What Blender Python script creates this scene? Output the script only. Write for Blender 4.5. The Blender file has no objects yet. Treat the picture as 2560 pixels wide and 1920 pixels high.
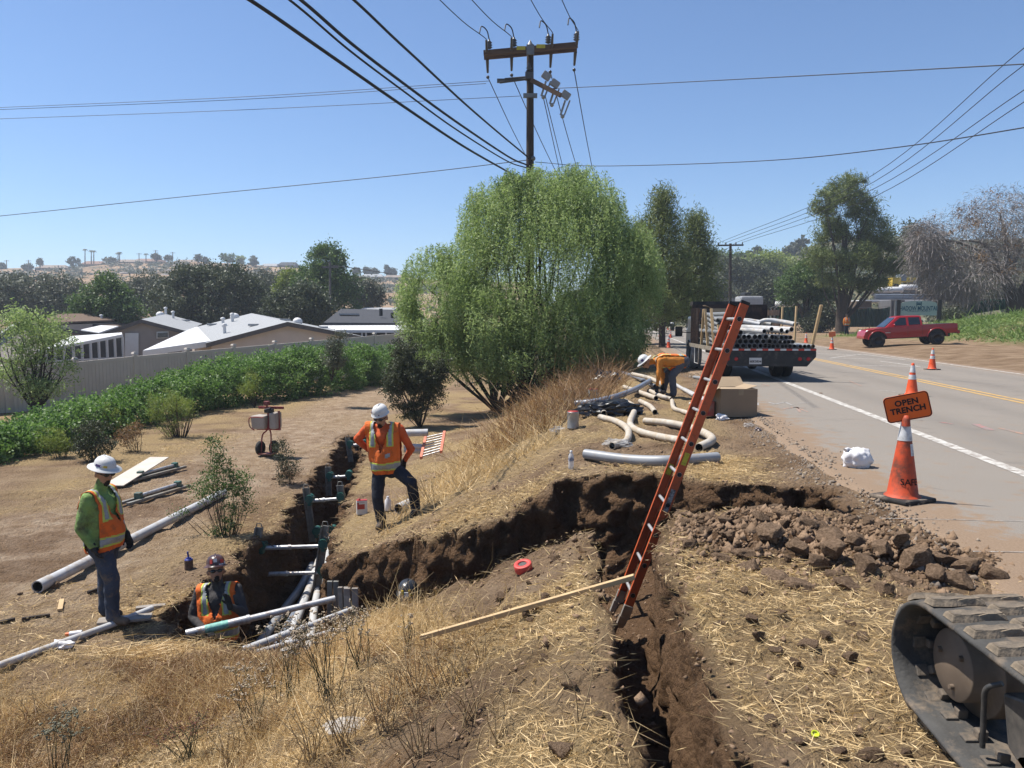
import bpy, bmesh, math, random
import numpy as np
from mathutils import Vector, Matrix, Euler
SC = bpy.context.scene
COL = SC.collection
R = math.radians
# ---------------------------------------------------------------- camera
CAMZ, PITCH, FPX = 1.65, R(4.83), 765.0
cam = bpy.data.cameras.new('camera'); camo = bpy.data.objects.new('camera', cam); COL.objects.link(camo)
cam.sensor_fit = 'HORIZONTAL'; cam.sensor_width = 36; cam.lens = FPX / 1024 * 36
cam.clip_start = .05; cam.clip_end = 6000
camo.location = (0, 0, CAMZ); camo.rotation_euler = (R(90) - PITCH, 0, 0)
SC.camera = camo
# ---------------------------------------------------------------- sky and sun
SUNV = Vector((-.52, .17, 1.0)).normalized()          # towards the sun
EL = math.asin(SUNV.z); AZ = math.atan2(SUNV.x, SUNV.y)
W = bpy.data.worlds.new('World'); SC.world = W; W.use_nodes = True
nt = W.node_tree; bg = nt.nodes['Background']
sky = nt.nodes.new('ShaderNodeTexSky'); sky.sky_type = 'NISHITA'; sky.sun_disc = False
sky.sun_elevation = EL; sky.sun_rotation = AZ; sky.altitude = 600; sky.air_density = 1.0; sky.dust_density = .3; sky.ozone_density = 8.0
nt.links.new(sky.outputs[0], bg.inputs[0]); bg.inputs[1].default_value = .09
sl = bpy.data.lights.new('sun', 'SUN'); sl.energy = 5.0; sl.angle = R(.53); sl.color = (1, .955, .88)
so = bpy.data.objects.new('sun', sl); COL.objects.link(so); so.rotation_euler = SUNV.to_track_quat('Z', 'Y').to_euler(); so.location = SUNV * 40
SC.view_settings.view_transform = 'Standard'; SC.view_settings.look = 'None'
SC.view_settings.exposure = 0.72; SC.view_settings.gamma = 1; SC.view_settings.use_curve_mapping = False
SC.cycles.max_bounces = 6; SC.cycles.transparent_max_bounces = 8; SC.cycles.diffuse_bounces = 3
# ---------------------------------------------------------------- picking helpers (design pixel -> place)
FW = Vector((0, math.cos(PITCH), -math.sin(PITCH))); UP = Vector((0, math.sin(PITCH), math.cos(PITCH)))
def ray(px, py):
    return Vector(((px - 512) / FPX, 0, 0)) + UP * ((384 - py) / FPX) + FW
def pz(px, py, z):
    d = ray(px, py); t = (z - CAMZ) / d.z; return Vector((d.x * t, d.y * t, z))
def pY(px, py, Y):
    d = ray(px, py); t = Y / d.y; return Vector((d.x * t, Y, CAMZ + d.z * t))
# ---------------------------------------------------------------- noise
def _hash(ix, iy, iz, seed):
    n = (ix.astype(np.int64) * 374761393 + iy.astype(np.int64) * 668265263 + iz.astype(np.int64) * 1274126177 + seed * 974634777) & 0xffffffff
    n = ((n ^ (n >> 13)) * 1274126177) & 0xffffffff
    n = ((n ^ (n >> 16)) * 2246822519) & 0xffffffff
    return ((n ^ (n >> 15)) & 0xffffff) / float(0xffffff)
def noise3(x, y, z, seed=0):
    x, y, z = np.broadcast_arrays(np.asarray(x, float), np.asarray(y, float), np.asarray(z, float))
    ix, iy, iz = np.floor(x), np.floor(y), np.floor(z)
    fx, fy, fz = x - ix, y - iy, z - iz
    fx, fy, fz = [f * f * (3 - 2 * f) for f in (fx, fy, fz)]
    r = 0
    for a in (0, 1):
        for b in (0, 1):
            for c in (0, 1):
                r = r + _hash(ix + a, iy + b, iz + c, seed) * (fx if a else 1 - fx) * (fy if b else 1 - fy) * (fz if c else 1 - fz)
    return r
def fbm(x, y, z=0.0, oct=4, seed=0):
    r, a, t = 0, 1.0, 0
    for i in range(oct):
        r = r + a * noise3(np.asarray(x) * 2 ** i, np.asarray(y) * 2 ** i, np.asarray(z) * 2 ** i, seed + i * 17); t += a; a *= .5
    return r / t
def sstep(a, b, x):
    t = np.clip((np.asarray(x, float) - a) / (b - a), 0, 1); return t * t * (3 - 2 * t)
# ---------------------------------------------------------------- materials
MATS = {}
def _nodes(name):
    m = bpy.data.materials.new(name); m.use_nodes = True; t = m.node_tree
    return m, t, t.nodes['Principled BSDF'], lambda k: t.nodes.new(k), t.links.new
def ramp(t, stops):
    r = t.nodes.new('ShaderNodeValToRGB'); e = r.color_ramp.elements
    while len(e) < len(stops): e.new(.5)
    for i, (p, c) in enumerate(stops): e[i].position = p; e[i].color = (*c, 1)
    return r
def mat(name, col, rough=.7, metal=0.0, var=.15, scale=6.0, bump=0.0, bscale=40.0, col2=None, dirt=None, dirt_amt=.5, dscale=3.0, spec=.4, trans=0.0, alpha=1.0, coord='Object', island=0.0, coat=0.0, stretch=(1, 1, 1)):
    if name in MATS: return MATS[name]
    kf = .70 if max(col) < .5 else .84; col = [c * kf for c in col]; col2 = [c * kf for c in col2] if col2 else None; dirt = [c * .70 for c in dirt] if dirt else None
    m, t, b, N, L = _nodes(name)
    tc = N('ShaderNodeTexCoord'); mp = N('ShaderNodeMapping'); L(tc.outputs[coord], mp.inputs[0]); mp.inputs['Scale'].default_value = stretch
    n = N('ShaderNodeTexNoise'); n.inputs['Scale'].default_value = scale; n.inputs['Detail'].default_value = 5; L(mp.outputs[0], n.inputs['Vector'])
    c1 = [c * (1 - var) for c in col]; c2 = [min(1, c * (1 + var)) for c in (col2 or col)]
    r = ramp(t, [(.3, c1), (.7, c2)]); L(n.outputs[0], r.inputs[0]); out = r.outputs[0]
    if dirt:
        n2 = N('ShaderNodeTexNoise'); n2.inputs['Scale'].default_value = dscale; n2.inputs['Detail'].default_value = 8; n2.inputs['Roughness'].default_value = .7; L(tc.outputs[coord], n2.inputs['Vector'])
        rr = ramp(t, [(.62 - .3 * dirt_amt, (0, 0, 0)), (.8 - .25 * dirt_amt, (1, 1, 1))]); L(n2.outputs[0], rr.inputs[0])
        mx = N('ShaderNodeMix'); mx.data_type = 'RGBA'; L(rr.outputs[0], mx.inputs['Factor']); L(out, mx.inputs['A']); mx.inputs['B'].default_value = (*dirt, 1); out = mx.outputs['Result']
    if island:
        g = N('ShaderNodeNewGeometry'); h = N('ShaderNodeHueSaturation'); mr = N('ShaderNodeMapRange'); L(g.outputs['Random Per Island'], mr.inputs[0]); mr.inputs[3].default_value = 1 - island; mr.inputs[4].default_value = 1 + island
        L(mr.outputs[0], h.inputs['Value']); L(out, h.inputs['Color']); out = h.outputs[0]
    L(out, b.inputs['Base Color'])
    b.inputs['Roughness'].default_value = rough; b.inputs['Metallic'].default_value = metal; b.inputs['Specular IOR Level'].default_value = spec
    if coat: b.inputs['Coat Weight'].default_value = coat; b.inputs['Coat Roughness'].default_value = .08
    if trans: b.inputs['Transmission Weight'].default_value = trans
    if alpha < 1: b.inputs['Alpha'].default_value = alpha
    if bump:
        n3 = N('ShaderNodeTexNoise'); n3.inputs['Scale'].default_value = bscale; n3.inputs['Detail'].default_value = 6; L(mp.outputs[0], n3.inputs['Vector'])
        bp = N('ShaderNodeBump'); bp.inputs['Strength'].default_value = bump; bp.inputs['Distance'].default_value = .02; L(n3.outputs[0], bp.inputs['Height']); L(bp.outputs[0], b.inputs['Normal'])
    MATS[name] = m
    return m
def leafmat(name, stops, transl=.35, rough=.55, k=1.45, alb=.86):
    """foliage: colour differs from leaf to leaf; some light passes through the leaf"""
    if name in MATS: return MATS[name]
    m, t, b, N, L = _nodes(name); stops = [(p, tuple(min(1, x * k * alb) for x in c)) for p, c in stops]
    g = N('ShaderNodeNewGeometry'); tc = N('ShaderNodeTexCoord')
    n = N('ShaderNodeTexNoise'); n.inputs['Scale'].default_value = 1.1; n.inputs['Detail'].default_value = 3; L(tc.outputs['Object'], n.inputs['Vector'])
    ad = N('ShaderNodeMath'); ad.operation = 'MULTIPLY_ADD'; L(g.outputs['Random Per Island'], ad.inputs[0]); ad.inputs[1].default_value = .55
    mr = N('ShaderNodeMapRange'); mr.inputs[1].default_value = .3; mr.inputs[2].default_value = .7; mr.inputs[3].default_value = 0; mr.inputs[4].default_value = .45; L(n.outputs[0], mr.inputs[0]); L(mr.outputs[0], ad.inputs[2])
    r = ramp(t, stops); L(ad.outputs[0], r.inputs[0]); L(r.outputs[0], b.inputs['Base Color']); b.inputs['Roughness'].default_value = rough; b.inputs['Specular IOR Level'].default_value = .35
    tr = N('ShaderNodeBsdfTranslucent'); hs = N('ShaderNodeHueSaturation'); hs.inputs['Value'].default_value = 1.3; hs.inputs['Saturation'].default_value = 1.1; L(r.outputs[0], hs.inputs['Color']); L(hs.outputs[0], tr.inputs[0])
    mx = N('ShaderNodeMixShader'); mx.inputs[0].default_value = transl; L(b.outputs[0], mx.inputs[1]); L(tr.outputs[0], mx.inputs[2]); L(mx.outputs[0], t.nodes['Material Output'].inputs[0])
    MATS[name] = m
    return m
# ---------------------------------------------------------------- mesh building
class MB:
    def __init__(s): s.v = []; s.f = []; s.m = []; s.sm = []
    def add(s, vs, fs, M=None, mi=0, smooth=False):
        o = len(s.v)
        s.v += [tuple(M @ Vector(v)) if M else tuple(v) for v in vs]
        for f in fs: s.f.append(tuple(i + o for i in f)); s.m.append(mi); s.sm.append(smooth)
        return s
    def box(s, c, d, rot=None, mi=0, taper=1.0, bev=0.0):
        x, y, z = d[0] / 2, d[1] / 2, d[2] / 2
        M = Matrix.Translation(c) @ (rot.to_4x4() if rot is not None else Matrix())
        if bev:
            bm = bmesh.new(); bmesh.ops.create_cube(bm, size=1); bmesh.ops.scale(bm, vec=d, verts=bm.verts)
            if taper != 1:
                for v in bm.verts:
                    if v.co.z > 0: v.co.x *= taper; v.co.y *= taper
            bmesh.ops.bevel(bm, geom=bm.edges[:], offset=bev, segments=2, affect='EDGES', profile=.6)
            s.add([v.co for v in bm.verts], [[v.index for v in f.verts] for f in bm.faces], M, mi); bm.free(); return s
        t = taper
        vs = [(-x, -y, -z), (x, -y, -z), (x, y, -z), (-x, y, -z), (-x * t, -y * t, z), (x * t, -y * t, z), (x * t, y * t, z), (-x * t, y * t, z)]
        return s.add(vs, [(0, 3, 2, 1), (4, 5, 6, 7), (0, 1, 5, 4), (1, 2, 6, 5), (2, 3, 7, 6), (3, 0, 4, 7)], M, mi)
    def bar(s, a, b, w, h, mi=0, up=(0, 0, 1), bev=0.0):
        a, b = Vector(a), Vector(b); d = b - a; y = d.normalized(); u = Vector(up); x = y.cross(u)
        if x.length < 1e-4: x = y.cross(Vector((1, 0, 0)))
        x.normalize(); z = x.cross(y)
        return s.box((a + b) / 2, (w, d.length, h), Matrix((x, y, z)).transposed(), mi, 1.0, bev)
    def tube(s, pts, r, n=8, mi=0, cap=True, hollow=0.0, mi_in=None, smooth=True):
        pts = [Vector(p) for p in pts]; k = len(pts)
        rs = r if hasattr(r, '__len__') else [r] * k
        tan = [(pts[min(i + 1, k - 1)] - pts[max(i - 1, 0)]).normalized() for i in range(k)]
        a = Vector((0, 0, 1)) if abs(tan[0].z) < .9 else Vector((1, 0, 0))
        nx = tan[0].cross(a).normalized(); vs = []
        def rings(rr):
            nonlocal nx
            nx = tan[0].cross(a).normalized(); out = []
            for i in range(k):
                nx = (nx - tan[i] * nx.dot(tan[i])).normalized(); ny = tan[i].cross(nx)
                out += [pts[i] + (nx * math.cos(2 * math.pi * j / n) + ny * math.sin(2 * math.pi * j / n)) * rr[i] for j in range(n)]
            return out
        vs = rings(rs); fs = [(i * n + j, i * n + (j + 1) % n, (i + 1) * n + (j + 1) % n, (i + 1) * n + j) for i in range(k - 1) for j in range(n)]
        s.add(vs, fs, None, mi, smooth)
        if hollow:
            ri = [x * hollow for x in rs]; vi = rings(ri)
            s.add(vi, [f[::-1] for f in fs], None, mi if mi_in is None else mi_in, smooth)
            o1 = vs[:n] + vi[:n]; s.add(o1, [(j, n + j, n + (j + 1) % n, (j + 1) % n) for j in range(n)], None, mi)
            o2 = vs[-n:] + vi[-n:]; s.add(o2, [(j, (j + 1) % n, n + (j + 1) % n, n + j) for j in range(n)], None, mi)
        elif cap:
            s.add(vs[:n], [tuple(range(n))[::-1]], None, mi); s.add(vs[-n:], [tuple(range(n))], None, mi)
        return s
    def lathe(s, prof, n=20, M=None, mi=0, smooth=True, sx=1.0, sy=1.0, cap=True):
        vs = []; k = len(prof)
        for r, z in prof: vs += [(r * math.cos(2 * math.pi * j / n) * sx, r * math.sin(2 * math.pi * j / n) * sy, z) for j in range(n)]
        fs = [(i * n + j, i * n + (j + 1) % n, (i + 1) * n + (j + 1) % n, (i + 1) * n + j) for i in range(k - 1) for j in range(n)]
        s.add(vs, fs, M, mi, smooth)
        if cap:
            if prof[0][0] > 1e-4: s.add(vs[:n], [tuple(range(n))[::-1]], M, mi)
            if prof[-1][0] > 1e-4: s.add(vs[-n:], [tuple(range(n))], M, mi)
        return s
    def prism(s, outline, y0, y1, M=None, mi=0):
        """outline in local x,z; extruded along local y"""
        n = len(outline); vs = [(x, y0, z) for x, z in outline] + [(x, y1, z) for x, z in outline]
        a = sum(outline[i][0] * outline[(i + 1) % n][1] - outline[(i + 1) % n][0] * outline[i][1] for i in range(n))
        fs = [tuple(range(n)), tuple(range(2 * n - 1, n - 1, -1))] + [(i, i + n, (i + 1) % n + n, (i + 1) % n) for i in range(n)]
        if a < 0: fs = [f[::-1] for f in fs]
        return s.add(vs, fs, M, mi)
    def ball(s, c, r, n=12, k=8, mi=0, M=None):
        r = r if hasattr(r, '__len__') else (r, r, r)
        T = Matrix.Translation(c) @ (M.to_4x4() if M is not None else Matrix()) @ Matrix.Diagonal((*r, 1))
        pr = [(max(1e-5, math.sin(math.pi * i / k)), -math.cos(math.pi * i / k)) for i in range(k + 1)]
        return s.lathe(pr, n, T, mi, True, cap=False)
    def mesh(s, name, mats):
        me = bpy.data.meshes.new(name); me.from_pydata(s.v, [], s.f)
        for m in (mats if isinstance(mats, (list, tuple)) else [mats]): me.materials.append(m)
        me.polygons.foreach_set('material_index', s.m); me.polygons.foreach_set('use_smooth', s.sm); me.update()
        return me
    def build(s, name, mats, parent=None, loc=None, rot=None, **kw):
        o = bpy.data.objects.new(name, s.mesh(name, mats)); COL.objects.link(o)
        if parent is not None: o.parent = parent
        if loc is not None: o.location = loc
        if rot is not None: o.rotation_euler = rot
        return tag(o, **kw)
def tag(o, label=None, cat=None, group=None, kind=None):
    for k, v in (('label', label), ('category', cat), ('group', group), ('kind', kind)):
        if v: o[k] = v
    return o
def empty(name, loc=(0, 0, 0), rot=(0, 0, 0), **kw):
    o = bpy.data.objects.new(name, None); COL.objects.link(o); o.location = loc; o.rotation_euler = rot; o.empty_display_size = .1
    return tag(o, **kw)
KIDS = {}
def copy_tree(o, parent=None, **kw):
    c = o.copy(); COL.objects.link(c); c.parent = parent
    for ch in [x for x in bpy.data.objects if x.parent == o]: copy_tree(ch, c)
    return tag(c, **kw)
def npmesh(name, V, F, mats, parent=None, smooth=False, mi=None, **kw):
    """V (n,3), F (m,3 or 4) numpy -> object"""
    me = bpy.data.meshes.new(name); V = np.asarray(V, np.float32); F = np.asarray(F, np.int32); k = F.shape[1]
    me.vertices.add(len(V)); me.vertices.foreach_set('co', V.ravel())
    me.loops.add(F.size); me.loops.foreach_set('vertex_index', F.ravel())
    me.polygons.add(len(F)); me.polygons.foreach_set('loop_start', np.arange(0, F.size, k, dtype=np.int32))
    if smooth: me.polygons.foreach_set('use_smooth', np.ones(len(F), bool))
    for m in (mats if isinstance(mats, (list, tuple)) else [mats]): me.materials.append(m)
    if mi is not None: me.polygons.foreach_set('material_index', np.asarray(mi, np.int32))
    me.update(calc_edges=True); me.validate()
    o = bpy.data.objects.new(name, me); COL.objects.link(o); o.parent = parent
    return tag(o, **kw)
def fattr(o, name, vals):
    a = o.data.attributes.new(name, 'FLOAT', 'POINT'); a.data.foreach_set('value', np.asarray(vals, np.float32))
def euler_to(d, up=(0, 0, 1)):
    """rotation whose local +Y points along d"""
    y = Vector(d).normalized(); x = y.cross(Vector(up)).normalized(); z = x.cross(y)
    return Matrix((x, y, z)).transposed()
rng = np.random.default_rng(11); random.seed(5)
# ================================================================ ground
RD = np.array([.142, .99])                                    # road direction
PIT = [pz(*a) for a in [(165,612,-1.65),(180,627,-1.65),(240,645,-1.6),(300,650,-1.45),(385,622,-1.2),(440,606,-.95),(490,577,-.65),(540,553,-.45),(590,548,-.35),(640,548,-.2),
     (668,528,-.15),(700,521,-.15),(790,517,-.12),(842,518,-.08),(838,489,-.03),(790,487,-.05),(740,487,-.05),(640,480,-.1),(570,475,-.12),(545,485,-.2),(510,502,-.35),(470,514,-.5),(430,528,-.75),
     (400,539,-.95),(356,547,-1.15),(338,556,-1.3),(334,540,-1.4),(335,520,-1.45),(345,490,-1.45),(352,466,-1.45),(362,446,-1.5),(368,432,-1.5),(345,432,-1.6),(340,445,-1.6),(320,466,-1.6),(300,490,-1.6),(280,520,-1.6),(258,533,-1.6),(236,560,-1.62),(200,590,-1.65)]]
NAR = [pz(*a) for a in [(640,768,-.2),(625,700,-.15),(618,650,-.17),(605,600,-.25),(590,552,-.35),(600,535,-.4),(668,525,-.15),(658,560,-.1),(672,620,-.08),(713,692,-.05),(744,768,-.05)]]
NAR = [Vector((.42, -1.5, 0)), Vector((.46, 2.2, 0))] + NAR + [Vector((.86, 2.2, 0)), Vector((.84, -1.5, 0))]
def sdist(x, y, poly):
    """signed distance, positive inside"""
    x = np.asarray(x, float); y = np.asarray(y, float); d = np.full(x.shape, 1e9); ins = np.zeros(x.shape, bool); n = len(poly)
    for i in range(n):
        ax, ay = poly[i].x, poly[i].y; bx, by = poly[(i + 1) % n].x, poly[(i + 1) % n].y
        ex, ey = bx - ax, by - ay; L2 = ex * ex + ey * ey + 1e-12
        t = np.clip(((x - ax) * ex + (y - ay) * ey) / L2, 0, 1)
        d = np.minimum(d, np.hypot(x - ax - t * ex, y - ay - t * ey))
        c = ((ay > y) != (by > y)); ins ^= c & (x < (bx - ax) * (y - ay) / (by - ay + 1e-12) + ax)
    return np.where(ins, d, -d)
SP = [-400, -12, -7, -4.5, -3.6, -2.8, -1.7, -.7, -.2, .3, 1.2, 2.2, 12.4, 13.2, 16, 20, 400]
ZP = [-1.6, -1.65, -1.7, -1.7, -1.6, -1.4, -.9, -.42, -.18, -.06, -.03, -.03, -.03, .02, .26, .3, .3]
def base_h(x, y):
    x = np.asarray(x, float); y = np.asarray(y, float)
    s = .99 * x - .142 * y
    se = s + .75 * sstep(7.2, 9.6, y) * (s < 2.2) * sstep(2.4, .5, s)
    z = np.interp(se, SP, ZP)
    z = z + 1.75 * sstep(25, 33, x) * sstep(66, 50, y) * sstep(20, 34, y)         # grass bank right of the pickup
    z = z + sstep(120, 330, y) * (12 + 0 * x) * sstep(-30, 10, s)                   # the road climbs in the distance
    z = z + .5 * sstep(70, 120, y) * sstep(18, 40, s)
    return z
def mound(x, y):
    a = np.exp(-(((x - 2.05) / .78) ** 2 + ((y - 5.72) / .50) ** 2) * .9) * .17
    b = np.exp(-(((x - 2.75) / .5) ** 2 + ((y - 5.15) / .32) ** 2)) * .1
    return a + b
def pre_h(x, y):
    """surface before digging"""
    x = np.asarray(x, float); y = np.asarray(y, float); m = mound(x, y)
    z = base_h(x, y) + m
    near = sstep(40, 14, y)
    lf = sstep(2.4, 1.6, .99 * x - .142 * y)                                     # off the road
    z = z + near * lf * (.14 * (fbm(x * .9, y * .9, 0, 3, 3) - .5) + .075 * (fbm(x * 3.5, y * 3.5, 0, 4, 5) - .5))
    z = z + np.minimum(1, m * 9) * .16 * (np.abs(fbm(x * 4.5, y * 4.5, 0, 4, 15) - .5) * 2.4 - .4)
    return z
def warp(x, y): return .16 * (fbm(x * 1.6, y * 1.6, 0, 3, 9) - .5) * 2
OUT = .10                                                        # the sheet is cut back behind the modelled walls
def ground_h(x, y):
    x = np.asarray(x, float); y = np.asarray(y, float)
    z = pre_h(x, y); near = sstep(40, 14, y); w = warp(x, y)
    d1 = sdist(x, y, PIT) + w * .8
    fl1 = np.minimum(floor1(x, y), z - .02)
    k1 = sstep(-OUT, -OUT + .10, d1)
    d2 = sdist(x, y, NAR) + w * .35
    k2 = sstep(-OUT * .8, -OUT * .8 + .08, d2)
    zz = z * (1 - k1) + fl1 * k1
    zz = np.minimum(zz, z * (1 - k2) + floor2(x, y) * k2)
    rub = np.maximum(k1, k2)
    zz = zz + .10 * rub * (fbm(x * 5, y * 5, 0, 3, 33) - .5) + near * .05 * sstep(-.7, -.05, np.maximum(d1, d2)) * (1 - rub) * (fbm(x * 3, y * 3, 0, 3, 41) - .3)
    return zz, np.maximum(d1, d2), rub
def floor1(x, y): return np.interp(x, [-3.5, -1.0, .2, .75, 1.05, 1.5, 3.3], [-3.0, -2.9, -2.3, -1.5, -1.14, -1.0, -.85])
def floor2(x, y): return np.interp(y, [0, 4.5, 6, 7], [-.62, -.74, -1.0, -1.14])
def axis(dense, mid, far):
    out = [];
    for a, b, st in dense: out += list(np.arange(a, b, st))
    return out
gx = np.array(sorted(set(np.round(np.concatenate([
    -np.geomspace(9, 900, 42)[::-1], np.arange(-9, -4.6, .12), np.arange(-4.6, 4.2, .034), np.arange(4.2, 9, .16), np.geomspace(9, 900, 42)]), 3))))
gy = np.array(sorted(set(np.round(np.concatenate([
    np.arange(-12, 1.2, .5), np.arange(1.2, 2.4, .1), np.arange(2.4, 10.6, .034), np.arange(10.6, 21.6, .07), np.arange(21.6, 34, .3), np.geomspace(34, 1500, 60)]), 3))))
GX, GY = np.meshgrid(gx, gy); NX, NY = len(gx), len(gy)
GZ, GD, GR = ground_h(GX, GY)
# normals and rough break-up of the faces
dzy, dzx = np.gradient(GZ, gy, gx); nl = np.sqrt(dzx ** 2 + dzy ** 2 + 1); nxx, nyy, nzz = -dzx / nl, -dzy / nl, 1 / nl
steep = 1 - nzz
dom = sstep(24, 12, GY) * sstep(2.3, 1.7, .99 * GX - .142 * GY)
disp = dom * ((fbm(GX * 3.2, GY * 3.2, GZ * 3.2, 4, 71) - .5) * (.05 + .34 * steep) + (fbm(GX * 9, GY * 9, GZ * 9, 4, 77) - .5) * (.085 + .08 * steep))
rid = np.abs(fbm(GX * 5.5, GY * 5.5, GZ * 2.2, 3, 83) - .5) * 2
disp = disp - dom * steep * .10 * (1 - rid) ** 3
VX, VY, VZ = GX + nxx * disp, GY + nyy * disp, GZ + nzz * disp
idx = np.arange(NX * NY).reshape(NY, NX)
GF = np.stack([idx[:-1, :-1], idx[:-1, 1:], idx[1:, 1:], idx[1:, :-1]], -1).reshape(-1, 4)
# ---- soil kinds (where straw lies, bare track, dug subsoil, green bank)
S_ = .99 * GX - .142 * GY
def straw_cov(x, y):
    s = .99 * x - .142 * y
    n = fbm(x * .8, y * .8, 0, 4, 101)
    c = sstep(.36, .60, n)
    pathx = np.interp(y, [4, 8, 12, 18, 26, 34], [-7.5, -6.2, -6.6, -6.2, -6.0, -6.4])
    onpath = sstep(2.6, 1.0, np.abs(x - pathx)) * sstep(6.5, 9, y)
    c = c * (1 - .85 * onpath)
    c = np.maximum(c, sstep(-.9, -2.2, s) * sstep(7.6, 6.0, y) * (.35 + .62 * sstep(.38, .56, fbm(x * 1.9, y * 1.9, 0, 4, 141))))            # thick in the weeds in front
    c = np.maximum(c, .8 * sstep(-3.4, -2.6, s) * sstep(-.2, -1.2, s) * sstep(9.0, 10.5, y))
    c = np.maximum(c * (1 - .3 * sstep(1.0, 1.25, x) * sstep(6, 5, y)), .62 * sstep(1.0, 1.25, x) * sstep(5.2, 4.2, y) * sstep(2.6, 1.6, x) * sstep(.36, .56, fbm(x * 2.2, y * 2.2, 0, 4, 151)))
    hp = mound(x, y); c = c * sstep(.10, .03, hp) * sstep(1.9, 1.2, s)
    return c, onpath
cov, onpath = straw_cov(GX, GY)
cov = cov * sstep(.02, -.12, GD) * (1 - sstep(.12, .4, steep))
sub = np.clip(.62 * sstep(.46, .60, fbm(GX * .9, GY * .9, 0, 4, 131)) * sstep(-9, -7, GX) * sstep(-3.6, -4.2, GX) * sstep(8.2, 9.5, GY) * sstep(21, 14, GY) + sstep(.18, .5, steep) * sstep(-.45, -.1, GD) + GR + sstep(.02, .10, mound(GX, GY)), 0, 1)
green = sstep(24.5, 27, GX + 2 * (fbm(GX * .4, GY * .4, 0, 3, 5) - .5)) * sstep(70, 62, GY) * sstep(14, 22, GY) * sstep(.40, .5, fbm(GX * .16, GY * .16, 0, 3, 8) + .08)
far = sstep(34, 60, GY) * sstep(18, -2, S_)
def ground_mat():
    m, t, b, N, L = _nodes('soil')
    tc = N('ShaderNodeTexCoord')
    def noise(sc, det=6, rough=.6):
        n = N('ShaderNodeTexNoise'); n.inputs['Scale'].default_value = sc; n.inputs['Detail'].default_value = det; n.inputs['Roughness'].default_value = rough; L(tc.outputs['Object'], n.inputs['Vector']); return n.outputs[0]
    def attr(n):
        a = N('ShaderNodeAttribute'); a.attribute_name = n; return a.outputs['Fac']
    def mix(f, a, c):
        x = N('ShaderNodeMix'); x.data_type = 'RGBA'; L(f, x.inputs['Factor']); L(a, x.inputs['A']); L(c, x.inputs['B']); return x.outputs['Result']
    def rmp(f, st): r = ramp(t, st); L(f, r.inputs[0]); return r.outputs[0]
    def mth(op, a, v):
        x = N('ShaderNodeMath'); x.operation = op; L(a, x.inputs[0]); x.use_clamp = True
        if isinstance(v, float): x.inputs[1].default_value = v
        else: L(v, x.inputs[1])
        return x.outputs[0]
    n1 = noise(1.3, 8); n15 = noise(3.4, 7, .65); n2 = noise(14, 8, .7); n3 = noise(55, 6, .75); n4 = noise(160, 4, .7)
    top = rmp(n1, [(.32, (.17, .105, .06)), (.5, (.30, .205, .13)), (.68, (.43, .315, .21))])
    top = mix(mth('MULTIPLY', n2, .5), top, rmp(n3, [(.35, (.12, .075, .045)), (.65, (.40, .29, .195))]))
    pth = rmp(n15, [(.34, (.25, .165, .10)), (.5, (.38, .275, .19)), (.66, (.52, .405, .30))]); pth = mix(mth('MULTIPLY', n3, .35), pth, rmp(n3, [(.35, (.14, .09, .055)), (.65, (.5, .39, .28))])); c = mix(attr('track'), top, pth)
    stw = rmp(n3, [(.3, (.17, .11, .055)), (.5, (.43, .305, .155)), (.7, (.62, .46, .255))]); stw = mix(mth('MULTIPLY', n4, .6), stw, rmp(n4, [(.38, (.12, .08, .045)), (.62, (.6, .47, .29))]))
    c = mix(attr('straw'), c, stw)
    sb = rmp(n2, [(.3, (.125, .072, .040)), (.55, (.19, .113, .064)), (.75, (.26, .165, .10))]); sb = mix(mth('MULTIPLY', n3, .5), sb, rmp(n3, [(.35, (.09, .054, .032)), (.65, (.24, .155, .098))]))
    c = mix(attr('dug'), c, sb)
    gr = rmp(n2, [(.3, (.10, .15, .035)), (.55, (.15, .20, .05)), (.75, (.30, .25, .14))]); c = mix(attr('green'), c, gr)
    fr = rmp(n1, [(.3, (.12, .11, .07)), (.7, (.26, .2, .12))]); c = mix(attr('far'), c, fr)
    dk_ = N('ShaderNodeMix'); dk_.data_type = 'RGBA'; dk_.blend_type = 'MULTIPLY'; dk_.inputs['Factor'].default_value = 1; L(c, dk_.inputs['A']); dk_.inputs['B'].default_value = (.86, .845, .81, 1); c = dk_.outputs['Result']
    L(c, b.inputs['Base Color']); b.inputs['Roughness'].default_value = .95; b.inputs['Specular IOR Level'].default_value = .12
    ad = N('ShaderNodeMath'); ad.operation = 'MULTIPLY_ADD'; L(n2, ad.inputs[0]); ad.inputs[1].default_value = 1.3; L(n3, ad.inputs[2])
    ad2 = N('ShaderNodeMath'); ad2.operation = 'MULTIPLY_ADD'; L(n4, ad2.inputs[0]); ad2.inputs[1].default_value = .5; L(ad.outputs[0], ad2.inputs[2])
    vo = N('ShaderNodeTexVoronoi'); vo.inputs['Scale'].default_value = 26; vo.inputs['Randomness'].default_value = 1; L(tc.outputs['Object'], vo.inputs['Vector']); vo2 = N('ShaderNodeTexVoronoi'); vo2.inputs['Scale'].default_value = 9; L(tc.outputs['Object'], vo2.inputs['Vector'])
    ad3 = N('ShaderNodeMath'); ad3.operation = 'MULTIPLY_ADD'; L(vo.outputs['Distance'], ad3.inputs[0]); ad3.inputs[1].default_value = -.9; L(ad2.outputs[0], ad3.inputs[2]); ad4 = N('ShaderNodeMath'); ad4.operation = 'MULTIPLY_ADD'; L(vo2.outputs['Distance'], ad4.inputs[0]); ad4.inputs[1].default_value = -1.0; L(ad3.outputs[0], ad4.inputs[2])
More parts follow.
